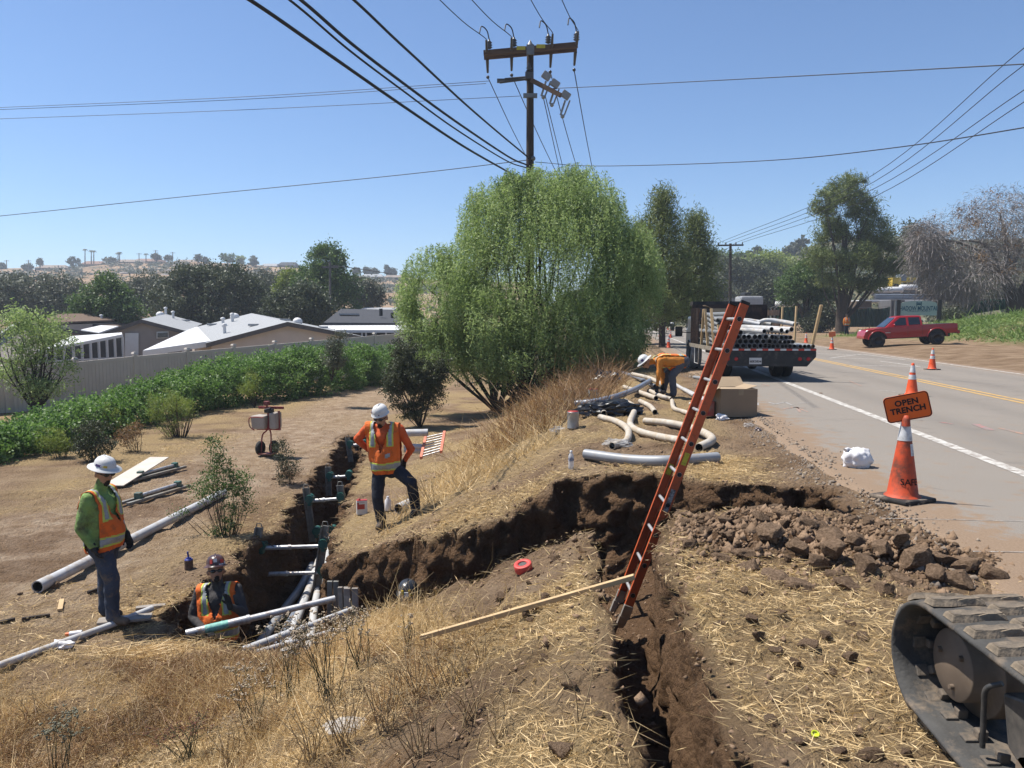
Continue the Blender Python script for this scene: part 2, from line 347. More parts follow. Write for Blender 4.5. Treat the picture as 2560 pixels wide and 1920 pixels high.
    bp = N('ShaderNodeBump'); bp.inputs['Strength'].default_value = 1.0; bp.inputs['Distance'].default_value = .042; L(ad4.outputs[0], bp.inputs['Height']); L(bp.outputs[0], b.inputs['Normal'])
    return m
M_SOIL = ground_mat()
ground = npmesh('ground', np.stack([VX, VY, VZ], -1).reshape(-1, 3), GF, M_SOIL, smooth=True, kind='structure')
for nm, a in (('straw', cov), ('track', onpath), ('dug', sub), ('green', green), ('far', far)): fattr(ground, nm, a.ravel())
LIP = []
def wall_sheet(poly, other, flo, wk, name, ymax, lean, y0=-9):
    """dug face round a pit: lip rolled over the edge, then down to the floor, broken up in three dimensions"""
    P = [np.array(p[:2]) for p in poly]; n = len(P); pts = []; area = sum(P[i][0] * P[(i + 1) % n][1] - P[(i + 1) % n][0] * P[i][1] for i in range(n)); sg = 1 if area > 0 else -1
    for i in range(n):
        a, b = P[i], P[(i + 1) % n]; L = np.linalg.norm(b - a); k = max(1, int(L / .036)); e = (b - a) / (L + 1e-9); nn = np.array([-e[1], e[0]]) * sg
        for j in range(k): pts.append((*(a + (b - a) * j / k), *nn))
    A = np.array(pts); N_ = A[:, 2:]
    for _ in range(6): N_ = N_ + .9 * (np.roll(N_, 1, 0) + np.roll(N_, -1, 0)); N_ /= np.linalg.norm(N_, axis=1)[:, None]
    X, Y = A[:, 0], A[:, 1]; w = warp(X, Y) * wk; X = X - N_[:, 0] * w; Y = Y - N_[:, 1] * w
    zt = pre_h(X, Y); zf = np.minimum(flo(X, Y), zt - .02) - .06; K = 34; rows = []
    for k in range(K + 4):
        if k < 4: off = (-.24, -.13, -.035, .0)[k]; xx, yy = X + N_[:, 0] * off, Y + N_[:, 1] * off; zz = pre_h(xx, yy) + (-.03, .012, .012, -.025)[k]; am = (0, .25, .6, .9)[k]
        else: t = (k - 3) / K; off = lean * t * (1 + .6 * t); xx, yy = X + N_[:, 0] * off, Y + N_[:, 1] * off; zz = (zt - .03) * (1 - t) + zf * t; am = 1.0
        q = 2.6; d = (fbm(xx * q, yy * q, zz * q, 3, 171) - .5) * .34 + (fbm(xx * 8, yy * 8, zz * 8, 3, 177) - .5) * .16
        blk = np.abs(fbm(xx * 3.6 + 7, yy * 3.6, zz * 3.6, 2, 183) - .5) * 2; d = d - .13 * np.clip(1 - blk * 5, 0, 1) + (fbm(xx * 17, yy * 17, zz * 17, 2, 199) - .5) * .085; d = d + (.05 if lean > .08 else .0) * np.sign(fbm(xx * 4, yy * 4, zz * 5, 2, 207) - .5)
        d = d * am * (1 if lean > .08 else .42); up = (fbm(xx * 6, yy * 6, zz * 6, 2, 191) - .5) * .07 * am
        rows.append(np.stack([xx + N_[:, 0] * d, yy + N_[:, 1] * d, zz + up], -1))
    V = np.stack(rows, 0); R_, C_ = V.shape[:2]; i = np.arange(R_ * C_).reshape(R_, C_); F = np.stack([i[:-1], i[1:], np.roll(i, -1, 1)[1:], np.roll(i, -1, 1)[:-1]], -1).reshape(-1, 4)
    lp = V[0:3].reshape(-1, 3); LIP.append(lp[sdist(lp[:, 0], lp[:, 1], other) < -.06]); V = V.reshape(-1, 3); c = V[F].mean(1); keep = (sdist(c[:, 0], c[:, 1], other) < .0) & (c[:, 1] < ymax) & (c[:, 1] > y0)
    o = npmesh(name, V, F[keep] if sg > 0 else F[keep][:, ::-1], M_SOIL, smooth=True, kind='structure')
    dg = np.repeat(np.array([0, .1, .4, .8] + [1.0] * K), C_); st, _ = straw_cov(V[:, 0], V[:, 1]); st = st * np.repeat(np.array([1, .9, .7, .3] + [0] * K), C_)
    for nm, a in (('straw', st), ('track', dg * 0), ('dug', dg), ('green', dg * 0), ('far', dg * 0)): fattr(o, nm, a)
    return o
wall_sheet(PIT, NAR, floor1, .8, 'trench_wall', 25, .10)
wall_sheet(NAR, PIT, floor2, .35, 'trench_wall', 9, .05, 1.2)
def gz(x, y):
    """ground height at a point, from the built sheet"""
    i = min(max(np.searchsorted(gx, x) - 1, 0), NX - 2); j = min(max(np.searchsorted(gy, y) - 1, 0), NY - 2)
    u = (x - gx[i]) / (gx[i + 1] - gx[i]); v = (y - gy[j]) / (gy[j + 1] - gy[j]); Z = VZ
    return float((Z[j, i] * (1 - u) + Z[j, i + 1] * u) * (1 - v) + (Z[j + 1, i] * (1 - u) + Z[j + 1, i + 1] * u) * v)
def G(px, py, tmax=400):
    """where the sight line of a design pixel meets the ground"""
    d = ray(px, py); t = np.geomspace(1.2, tmax, 1400); x, y, z = d.x * t, d.y * t, CAMZ + d.z * t
    i = np.clip(np.searchsorted(gx, x) - 1, 0, NX - 2); j = np.clip(np.searchsorted(gy, y) - 1, 0, NY - 2)
    u = (x - gx[i]) / (gx[i + 1] - gx[i]); v = (y - gy[j]) / (gy[j + 1] - gy[j])
    h = (VZ[j, i] * (1 - u) + VZ[j, i + 1] * u) * (1 - v) + (VZ[j + 1, i] * (1 - u) + VZ[j + 1, i + 1] * u) * v
    k = np.argmax(z < h); return Vector((x[k], y[k], h[k]))
def on(x, y, dz=0.0): return Vector((x, y, gz(x, y) + dz))
# ================================================================ road
def road_mat():
    m, t, b, N, L = _nodes('asphalt')
    tc = N('ShaderNodeTexCoord')
    def noise(sc, det=5, rough=.6):
        n = N('ShaderNodeTexNoise'); n.inputs['Scale'].default_value = sc; n.inputs['Detail'].default_value = det; n.inputs['Roughness'].default_value = rough; L(tc.outputs['Object'], n.inputs['Vector']); return n.outputs[0]
    def rmp(f, st): r = ramp(t, st); L(f, r.inputs[0]); return r.outputs[0]
    def mix(f, a, c):
        x = N('ShaderNodeMix'); x.data_type = 'RGBA'; L(f, x.inputs['Factor']); L(a, x.inputs['A']); L(c, x.inputs['B']); return x.outputs['Result']
    big = noise(.35, 6); mid = noise(5, 6); fine = noise(130, 3, .8); fine2 = noise(60, 3, .7)
    c = rmp(big, [(.3, (.30, .27, .245)), (.7, (.36, .325, .295))])
    sp = rmp(fine, [(.36, (.12, .108, .10)), (.5, (.33, .30, .275)), (.66, (.60, .545, .50))])
    k = N('ShaderNodeValue'); k.outputs[0].default_value = .55; c = mix(k.outputs[0], c, sp)
    v = N('ShaderNodeTexVoronoi'); v.feature = 'DISTANCE_TO_EDGE'; v.inputs['Scale'].default_value = .55; wp = N('ShaderNodeMixRGB'); wp.blend_type = 'ADD'; wp.inputs[0].default_value = .25; L(tc.outputs['Object'], wp.inputs[1]); nn = N('ShaderNodeTexNoise'); nn.inputs['Scale'].default_value = 2.2; L(tc.outputs['Object'], nn.inputs['Vector']); L(nn.outputs['Color'], wp.inputs[2]); L(wp.outputs[0], v.inputs['Vector'])
    cr = rmp(v.outputs['Distance'], [(.0, (1, 1, 1)), (.006, (0, 0, 0))]); mk = rmp(noise(.6, 3), [(.5, (0, 0, 0)), (.6, (.55, .55, .55))]); mu = N('ShaderNodeMath'); mu.operation = 'MULTIPLY'; L(cr, mu.inputs[0]); L(mk, mu.inputs[1])
    dk = N('ShaderNodeRGB'); dk.outputs[0].default_value = (.07, .062, .056, 1); c = mix(mu.outputs[0], c, dk.outputs[0])
    la = N('ShaderNodeAttribute'); la.attribute_name = 'lane'; lm_ = N('ShaderNodeMath'); lm_.operation = 'MULTIPLY'; L(la.outputs['Fac'], lm_.inputs[0]); lm_.inputs[1].default_value = .30; tk_ = N('ShaderNodeRGB'); tk_.outputs[0].default_value = (.20, .185, .175, 1); c = mix(lm_.outputs[0], c, tk_.outputs[0])
    st_ = rmp(noise(1.1, 6, .65), [(.60, (0, 0, 0)), (.72, (.5, .5, .5))]); c = mix(st_, c, tk_.outputs[0])
    a = N('ShaderNodeAttribute'); a.attribute_name = 'dust'
    s1 = N('ShaderNodeMath'); s1.operation = 'ADD'; L(a.outputs['Fac'], s1.inputs[0]); L(mid, s1.inputs[1]); s2 = N('ShaderNodeMath'); s2.operation = 'MULTIPLY_ADD'; L(fine2, s2.inputs[0]); s2.inputs[1].default_value = .5; L(s1.outputs[0], s2.inputs[2])
    dm = rmp(s2.outputs[0], [(.84, (0, 0, 0)), (1.0, (1, 1, 1))]); dm2 = N('ShaderNodeMath'); dm2.operation = 'MULTIPLY'; L(dm, dm2.inputs[0]); dm2.inputs[1].default_value = .85
    so_ = rmp(fine2, [(.3, (.27, .18, .115)), (.7, (.42, .30, .21))]); c = mix(dm2.outputs[0], c, so_)
    dk_ = N('ShaderNodeMix'); dk_.data_type = 'RGBA'; dk_.blend_type = 'MULTIPLY'; dk_.inputs['Factor'].default_value = 1; L(c, dk_.inputs['A']); dk_.inputs['B'].default_value = (.62, .605, .565, 1); c = dk_.outputs['Result']
    L(c, b.inputs['Base Color']); b.inputs['Roughness'].default_value = .9; b.inputs['Specular IOR Level'].default_value = .2
    bp = N('ShaderNodeBump'); bp.inputs['Strength'].default_value = .5; bp.inputs['Distance'].default_value = .008; L(fine, bp.inputs['Height']); L(bp.outputs[0], b.inputs['Normal'])
    return m
def along(s, t):                                               # offset s across, t metres along the road
    return np.array([.99 * s + .142 * t, -.142 * s + .99 * t])
tt = np.concatenate([np.arange(-14, 4, .5), np.arange(4, 26, .12), np.arange(26, 60, .5), np.geomspace(60, 420, 70)])
us = np.concatenate([np.linspace(0, .12, 26), np.linspace(.13, 1, 40)])
edge = 2.17 + .10 * (fbm(tt * 1.3, 0, 0, 3, 55) - .5) * 2 + .05 * (fbm(tt * 7, 0, 0, 2, 56) - .5)
edge = edge + .12 * sstep(8.2, 7.4, tt) * sstep(4.5, 5.4, tt)
S2 = edge[:, None] + us[None, :] * (12.55 + .12 * (fbm(tt * .7, 4, 0, 3, 57) - .5)[:, None] * 2 - edge[:, None])
T2 = np.broadcast_to(tt[:, None], S2.shape)
XY = np.stack([.99 * S2 + .142 * T2, -.142 * S2 + .99 * T2], -1)
ZR = sstep(120, 330, XY[..., 1]) * 12 * sstep(-30, 10, S2) + 0.0
ZR = ZR - .035 * np.maximum(0, 1 - us * 90)[None, :]
ri = np.arange(S2.size).reshape(S2.shape); RF = np.stack([ri[:-1, :-1], ri[:-1, 1:], ri[1:, 1:], ri[1:, :-1]], -1).reshape(-1, 4)
M_ROAD = road_mat()
road = npmesh('road', np.concatenate([XY.reshape(-1, 2), ZR.reshape(-1, 1)], 1), RF, M_ROAD, smooth=True, kind='structure')
dust = .42 * sstep(1.1, .0, S2 - edge[:, None]) + .9 * sstep(5.75, 5.2, XY[..., 1] + .25 * (fbm(XY[..., 0] * 1.2, XY[..., 1] * 1.2, 0, 3, 61) - .5)) * sstep(5.5, 3.0, S2) + .38 * sstep(11.2, 12.5, S2) + .25 * sstep(.9, 0, np.abs(XY[..., 1] - 6.9)) * sstep(3.5, 4.6, S2) * sstep(7, 5, S2)
fattr(road, 'dust', dust.ravel()); lane = sum(np.exp(-((S2 - c) / .32) ** 2) for c in (5.2, 6.9, 9.1, 10.9)) * (.6 + .8 * fbm(XY[..., 0] * .25, XY[..., 1] * .25, 0, 3, 63)); fattr(road, 'lane', lane.ravel())
def stripe(name, s0, w, t0, t1, m, z=.004, n=None, wob=.0):
    n = n or max(2, int((t1 - t0) / 1.2)); ts = np.linspace(t0, t1, n); V = []; F = []
    for i, t in enumerate(ts):
        for sg in (-.5, .5):
            a = along(s0 + sg * w + wob * math.sin(t * .7), t); V.append((a[0], a[1], z + float(sstep(120, 330, a[1]) * 12)))
        if i: F.append((2 * i - 2, 2 * i - 1, 2 * i + 1, 2 * i))
    return npmesh(name, V, F, m, parent=road)
M_LINEW = mat('road_paint_white', (.62, .60, .55), .8, var=.12, scale=5, dirt=(.30, .25, .21), dirt_amt=.75, dscale=9)
M_LINEY = mat('road_paint_yellow', (.62, .36, .07), .8, var=.12, scale=5, dirt=(.30, .25, .2), dirt_amt=.6, dscale=9)
stripe('edge_line', 4.28, .16, -10, 330, M_LINEW); stripe('edge_line', 11.95, .13, -10, 330, M_LINEW)
stripe('centre_line', 7.86, .11, -10, 330, M_LINEY); stripe('centre_line', 8.1, .11, -10, 330, M_LINEY)
M_SPW = mat('spray_white', (.6, .58, .54), .9, var=.1, dirt=(.27, .245, .225), dirt_amt=.95, dscale=14)
M_SPO = mat('spray_orange', (.6, .26, .12), .9, var=.1, dirt=(.27, .245, .225), dirt_amt=1.0, dscale=12)
M_SPR = mat('spray_red', (.55, .12, .1), .9, var=.1, dirt=(.27, .245, .225), dirt_amt=1.05, dscale=10)
M_SPY = mat('spray_yellow', (.55, .45, .08), .9, var=.1, dirt=(.27, .245, .225), dirt_amt=.95, dscale=12)
def spray(pts, w, m, z=.004):
    P = [pz(a, b, z) for a, b in pts]; mb = MB()
    for a, b in zip(P[:-1], P[1:]):
        d = (b - a).normalized(); s = Vector((-d.y, d.x, 0)) * w / 2; mb.add([a - s, b - s, b + s, a + s], [(0, 1, 2, 3)])
    mb.build('paint_mark', m, road)
for pts, w, m in [([(741,404),(753,405)],.05,M_SPW),([(757,403),(757,405)],.07,M_SPW),([(768,402),(775,404),(785,402),(792,405)],.05,M_SPW),([(752,402),(748,401)],.04,M_SPW),([(798,403),(808,403)],.05,M_SPW),([(783,409),(796,407),(808,412)],.05,M_SPO),([(797,407),(800,412)],.05,M_SPO),([(790,407),(806,408)],.05,M_SPO),
                  ([(975,424),(991,430)],.12,M_SPR),([(940,422),(953,424)],.06,M_SPR),([(1000,428),(1024,434)],.07,M_SPO),([(880,390),(897,392)],.05,M_SPW),([(757,411),(775,411)],.05,M_SPY),([(722,384),(735,383),(728,386)],.06,M_SPY),([(762,384),(770,386),(757,386)],.05,M_SPO),([(850,381),(862,386)],.05,M_SPO)]:
    spray(pts, w, m)
for pts, w in [([(830,358),(905,359.5)],.16),([(862,354),(905,359.5)],.10),([(815,353.5),(868,355)],.14),([(846,365),(920,366.5)],.14),([(880,361),(920,366.5)],.1),([(830,358),(862,354)],.1)]:
    spray(pts, w, M_LINEW)
spray([(960, 560 - 9), (1024, 552)], .012, M_SPW); spray([(880, 518), (1024, 521)], .010, M_SPW)
# shoulder apron leading to the yard
ap = npmesh('driveway', [pz(755,338,.02), pz(805,337,.03), pz(850,335.5,.1), pz(880,330,.3), pz(840,327.5,.32), pz(795,330,.2), pz(750,334,.05)], [(0, 1, 2, 3), (0, 3, 4, 5), ], M_ROAD, kind='structure') if False else None
# ================================================================ site equipment
M_PVC = mat('pvc_grey', (.34, .35, .37), .45, var=.1, scale=3, dirt=(.36, .29, .22), dirt_amt=.35, dscale=5)
M_PVCL = mat('pvc_pale', (.50, .50, .50), .5, var=.1, scale=3, dirt=(.45, .37, .28), dirt_amt=.45, dscale=6)
M_PVCB = mat('pvc_blue_grey', (.24, .27, .33), .4, var=.12, scale=3)
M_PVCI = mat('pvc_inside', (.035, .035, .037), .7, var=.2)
M_PVCD = mat('pvc_dusty', (.50, .46, .40), .65, var=.12, scale=8, dirt=(.52, .42, .30), dirt_amt=.75, dscale=9)
M_ALU = mat('aluminium_worn', (.55, .54, .53), .45, .6, var=.15, scale=9, dirt=(.35, .25, .2), dirt_amt=.4, dscale=12)
M_RAIL = mat('shore_rail', (.28, .27, .24), .6, .3, var=.25, scale=10, dirt=(.2, .15, .1), dirt_amt=.55)
M_GREEN = mat('shore_green', (.03, .13, .10), .5, var=.2, scale=14, dirt=(.2, .17, .12), dirt_amt=.3)
M_WOOD = mat('raw_lumber', (.52, .36, .19), .8, var=.12, scale=12, bump=.2, stretch=(1, .08, 1), dirt=(.38, .26, .15), dirt_amt=.2)
M_WOODG = mat('weathered_board', (.36, .32, .28), .9, var=.2, scale=10, bump=.3, dirt=(.25, .19, .14), dirt_amt=.5)
M_PLYW = mat('plywood_pale', (.56, .50, .43), .85, var=.1, scale=4)
M_FIBER = mat('ladder_orange', (.50, .095, .028), .5, var=.16, scale=4, dirt=(.24, .075, .035), dirt_amt=.35, dscale=16)
M_FOOT = mat('ladder_shoe', (.40, .36, .31), .6, .4, var=.2, scale=20, dirt=(.3, .22, .15), dirt_amt=.5)
M_BLACK = mat('black_plastic', (.012, .012, .014), .5, var=.2)
M_YEL = mat('warning_yellow', (.55, .47, .04), .6, var=.1, dirt=(.1, .09, .03), dirt_amt=.35, dscale=60)
M_TAPE = mat('tape_red', (.62, .07, .055), .55, var=.1, dirt=(.35, .12, .09), dirt_amt=.3)
M_CORE = mat('tape_core', (.10, .095, .09), .8, var=.3, scale=60)
M_TIN = mat('tin_can', (.48, .47, .45), .45, .7, var=.2, scale=9, dirt=(.4, .3, .2), dirt_amt=.35)
M_CARD = mat('cardboard', (.33, .235, .15), .9, var=.06, scale=3)
M_CARDL = mat('cardboard_inside', (.45, .33, .21), .9, var=.06, scale=3)
M_BAGW = mat('white_plastic_bag', (.72, .70, .70), .5, var=.04, scale=6)
M_CLEAR = mat('clear_film', (.62, .60, .57), .3, var=.2, scale=20, alpha=.34)
M_BAGK = mat('black_bag', (.010, .010, .011), .28, var=.2, spec=.6)
M_CLOD = mat('clod_soil', (.21, .135, .083), .98, var=.3, scale=7, col2=(.30, .205, .135), bump=1.0, bscale=22, spec=.1)
M_REDM = mat('red_frame', (.34, .045, .04), .6, var=.15, dirt=(.3, .2, .14), dirt_amt=.5)
M_TANK = mat('poly_tank', (.48, .42, .36), .6, var=.08, dirt=(.38, .30, .23), dirt_amt=.5)
M_TYRE = mat('tyre_rubber', (.022, .021, .020), .85, var=.25, scale=14, dirt=(.2, .15, .11), dirt_amt=.25)
M_ROPE = mat('string', (.6, .5, .35), .9)
def bez(pts, n=14):
    """smooth curve through points"""
    P = [Vector(p) for p in pts]; out = []
    P = [P[0] * 2 - P[1]] + P + [P[-1] * 2 - P[-2]]
    for i in range(1, len(P) - 2):
        for k in range(n if i < len(P) - 3 else n + 1):
            t = k / n; a, b, c, d = P[i - 1], P[i], P[i + 1], P[i + 2]
            out.append(.5 * ((2 * b) + (c - a) * t + (2 * a - 5 * b + 4 * c - d) * t * t + (3 * b - a - 3 * c + d) * t ** 3))
    return out
def pipe(pts, r, m, label, group=None, curve=True, bell=0, cat='pipe', n=14, name='conduit_pipe', inner=True):
    P = bez(pts, 8) if curve and len(pts) > 2 else [Vector(p) for p in pts]
    rs = [r] * len(P)
    mb = MB(); mb.tube(P, rs, n, 0, True, .88 if inner else 0, 1)
    root = empty(name, P[0], label=label, cat=cat, group=group); o = mb.build('pipe_wall', [m, M_PVCI], root); o.location = -P[0]
    if bell:
        d = (P[0] - P[1]).normalized(); b = MB(); b.tube([P[0] + d * .004 - P[0], P[0] - d * bell - P[0]], r * 1.09, n, 0, True, .9, 1); b.build('socket_end', [m, M_PVCI], root)
    return root
def gpts(px, r, dz=0.0):                                      # pixels on the ground -> pipe centre line resting there
    out = []
    for a, b in px:
        g = G(a, b + 3); out.append(Vector((g.x, g.y, g.z + r + dz)))
    return out
# --- long white conduit on the left bank
a, b = G(38, 594), G(224, 497); A = Vector((a.x, a.y, a.z + .08)); B = Vector((b.x, b.y, b.z + .08))
pts = [A.lerp(B, t) for t in np.linspace(0, 1, 10)]
for p in pts: p.z = max(p.z, gz(p.x, p.y) + .075)
pipe([A, B], .072, M_PVCL, 'long straight pale conduit lying across the left bank behind the standing worker', curve=False, bell=.22)
# --- foreground pipe at the left edge
a, b = G(-30, 682), G(112, 630); b = b + Vector((0, 0, .06)); a = a + Vector((0, 0, .05))
pipe([a, b, b + (b - a) * .35 + Vector((0, 0, .02))], .035, M_PVCL, 'slim white pipe lying at the left edge below the board', curve=False)
# --- bench pipes beside the road
gB = 'grey conduit bends strewn beside the box'
def bench(px, r, m, label, dz=0, bell=0): r = r * .84; return pipe(gpts(px, r, dz), r, m, label, gB, bell=bell)
bench([(585, 456), (630, 462), (672, 463), (717, 460)], .074, M_PVC, 'gently curved dark grey pipe lying nearest the cross trench edge')
bench([(600, 417), (617, 422), (628, 431), (626, 442), (612, 447)], .058, M_PVCD, 'dusty pipe bend curling towards the clear plastic film')
bench([(634, 413), (630, 425), (640, 433), (660, 438), (680, 442)], .062, M_PVCD, 'dusty S-shaped pipe bend left of the ladder')
bench([(645, 422), (668, 424), (694, 430), (712, 440), (699, 449)], .066, M_PVCD, 'long pale pipe bend passing behind the ladder')
bench([(723, 447)] and [(668, 425), (690, 432), (702, 440), (697, 447)], .06, M_PVCD, 'short hooked pipe end behind the ladder rails', dz=.02) if False else None
bench([(575, 409), (600, 406), (630, 396), (652, 383)], .07, M_PVCB, 'smooth blue-grey pipe bend propped on the pile by the black bag', dz=.10)
bench([(555, 400), (585, 400), (600, 404)], .05, M_PVCD, 'pale pipe tucked behind the black plastic bag')
bench([(594, 402), (602, 408), (604, 416)], .062, M_PVCD, 'stubby pipe end beside the black plastic bag', dz=.02)
bench([(625, 401), (634, 406), (639, 412)], .055, M_PVCD, 'short pipe pointing at the viewer, left one of two')
bench([(640, 401), (650, 406), (655, 412)], .055, M_PVCD, 'short pipe pointing at the viewer, right one of two')
bench([(672, 400), (674, 408), (684, 412), (692, 414)], .05, M_PVCD, 'small elbow pipe below the stooping worker')
bench([(690, 402), (700, 406)], .035, M_PVCD, 'little pipe stub beside the small elbow', dz=.0)
bench([(632, 378), (650, 383), (664, 391)], .06, M_PVCD, 'upper pipe of the three stacked open ends', dz=.14)
bench([(624, 386), (640, 392), (656, 398)], .06, M_PVCD, 'lower left pipe of the three stacked open ends')
bench([(650, 390), (660, 395), (671, 399)], .055, M_PVCD, 'lower right pipe of the three stacked open ends')
bench([(672, 382), (695, 396), (711, 406)], .05, M_PVCL, 'straight pale pipe in front of the stooping worker boots', dz=.02)
bench([(684, 388), (705, 399), (722, 408)], .05, M_PVCL, 'second straight pale pipe passing under the ladder')
bench([(605, 366), (635, 376), (655, 386)], .06, M_PVCB, 'dark shaded pipe leading out of the weeds to the stooping worker')
bench([(694, 376), (715, 379), (741, 380)], .055, M_PVC, 'grey pipe lying behind the stooping worker by the asphalt')
# --- conduits in the main trench
gT = 'conduits laid along the bottom of the main trench'
def tp(px, z, r, m, lab):
    P = [pz(x, y, z) for x, y in px]; return pipe(P, r, m, lab, gT)
tp([(330, 530), (322, 551), (308, 592), (293, 629), (280, 665)], -2.62, .062, M_PVCL, 'left of the two sunlit conduits in the main trench')
tp([(331, 545), (322, 575), (316, 600), (312, 628), (306, 668)], -2.55, .058, M_PVCL, 'right of the two sunlit conduits in the main trench')
tp([(312, 565), (300, 588), (282, 612), (262, 640), (245, 668)], -2.70, .062, M_PVC, 'shaded conduit along the left wall of the main trench')
tp([(316, 575), (303, 600), (290, 622), (276, 648), (262, 672)], -2.72, .055, M_PVCB, 'darkest conduit between the sunlit and shaded ones in the main trench')
for i, (px, py, r) in enumerate([(288, 630, .075), (299, 628, .072), (283, 640, .072), (304, 634, .066)]):
    c = pz(px, py, -2.62); mb = MB(); d = (pz(px - 6, py + 14, -2.62) - c).normalized()
    mb.tube([c - d * .05, c + d * .05], r, 14, 0, True, .9)
    mb.build('coupling_ring', mat('coupling_black', (.02, .02, .022), .5), None, label=['black coupling ring on the left sunlit conduit', 'black coupling ring between the two sunlit conduits', 'black coupling ring on the darkest trench conduit', 'black coupling ring on the right sunlit conduit'][i], cat='coupling', group='black coupling rings in the trench')
# --- hydraulic shores
def shore(x0, x1, rail_top, rail_bot, cyls, Y, label, rail_right=True):
    """rails against both walls, cylinders between"""
    root = empty('trench_shore', pY(x0, rail_bot[1], Y), label=label, cat='shoring', group='hydraulic shores bracing the main trench'); o = root.location
    t, b = pY(*rail_top, Y) - o, pY(*rail_bot, Y) - o
    def rail(t, b, nm='rail'):
        mb = MB(); ax = (t - b).normalized(); s = Vector((1, 0, 0))
        for dx in (-.05, .05): mb.bar(b + s * dx, t + s * dx, .025, .06, up=(0, 1, 0))
        mb.bar(b + Vector((0, .02, 0)), t + Vector((0, .02, 0)), .09, .02, up=(0, 1, 0)); mb.build(nm, M_RAIL, root)
        h = MB(); h.tube([t + Vector((-.05, 0, 0)), t + Vector((-.03, 0, .07)), t + Vector((.03, 0, .07)), t + Vector((.05, 0, 0))], .008, 6); h.build('lifting_handle', M_RAIL, root)
    rail(t, b)
    if rail_right:
        off = pY(x1, cyls[0][3], Y) - pY(x0, cyls[0][1], Y); rail(t + off, b + off)
    for (ax, ay, bx, by) in cyls:
        A, B = pY(ax, ay, Y) - o, pY(bx, by, Y) - o
        cy = MB(); M = A.lerp(B, .45); cy.tube([A, M], .036, 12); cy.tube([M, B], .030, 12); cy.tube([M - (B - A).normalized() * .02, M + (B - A).normalized() * .02], .042, 12); co = cy.build('cylinder', M_ALU, root)
        for e, sg in ((A, 1), (B, -1)):
            p = MB(); d = (B - A).normalized() * sg; p.box(e + Vector((0, 0, .0)), (.07, .13, .16), bev=.015); p.tube([e + d * .0 + Vector((0, -.075, .05)), e + Vector((0, .075, .05))], .075, 14); p.build('end_block', M_GREEN, root)
        hs = MB(); hs.tube(bez([A + Vector((.03, -.05, .05)), A + Vector((.1, -.06, .10)), A + Vector((.2, -.04, .03))], 5), .007, 6); hs.build('hose', M_BLACK, root)
shore(260, 326, (259, 528), (251, 590), [(262, 548, 324, 546), (256, 574.5, 323, 572.5)], 11.6, 'nearest shore with two horizontal cylinders between rusty rails')
shore(309, 343, (306, 488), (313, 542), [(310, 501, 341, 498.5), (317, 533, 333, 532)], 13.9, 'second shore along the main trench with bright green end blocks')
shore(330, 350, (328, 467), (329, 496), [(330, 477.5, 349, 476)], 16.3, 'third shore along the main trench with one thin cylinder', False)
shore(349, 364, (347.5, 438), (351, 462), [(350, 445.3, 364, 444.5)], 19.3, 'farthest shore near the man in orange', False)
# near shore: long cylinder beside the man in the trench, weathered rails against the right wall
def near_cyl(a, b, r, m, lab, mid=None):
    root = empty('shore_cylinder', a, label=lab, cat='shoring', group='pale tubes crossing the near end of the trench'); d = b - a
    mb = MB(); k = .4; mb.tube([Vector(), d * k], r, 12); mb.tube([d * k, d], r * .82, 12); mb.tube([d * k - d.normalized() * .015, d * k + d.normalized() * .02], r * 1.1, 12); mb.build('tube_body', m, root)
    return root
A, B = pY(186, 634, 8.12), pY(335, 598.5, 8.75)
nc = near_cyl(A, B, .046, M_ALU, 'pale shore cylinder with green paint under the trench worker hand')
gp = MB(); d = (B - A); gp.tube([d * .12, d * .27], .0475, 12, 0, False); gp.build('green_paint_band', M_GREEN if False else mat('mint_paint', (.22, .50, .42), .6, var=.3, scale=30), nc)
near_cyl(pY(243, 650, 7.72), pY(353, 609, 8.5), .038, M_PVCL, 'lower white tube crossing the near trench end behind the seed heads')
near_cyl(pY(258, 652, 7.6), pY(336, 630, 8.2), .03, M_PVCL, 'short white tube closest to the trench lip')
for k, (x, t, b_, Y, w) in enumerate([(333, 581, 604, 9.1, .07), (343, 587, 628, 8.7, .06), (351, 588, 632, 8.6, .08), (207, 608, 645, 8.8, .06)]):
    T, Bt = pY(x, t, Y), pY(x + (2 if k else 0), b_ + 14, Y); root = empty('shore_upright', Bt, label=['short greenish rail standing at the right wall of the trench', 'left plank of the two grey uprights behind the seed heads', 'right plank of the two grey uprights behind the seed heads', 'stub of rail beside the trench worker elbow'][k], cat='shoring', group='uprights against the near trench walls')
    for dx in (-w * .55, w * .55): mb = MB(); mb.bar(Vector((dx, 0, 0)), T - Bt + Vector((dx, 0, 0)), w * .9, .04, up=(0, 1, 0), bev=.006); mb.build('upright_board', M_RAIL if k in (0, 3) else M_WOODG, root)
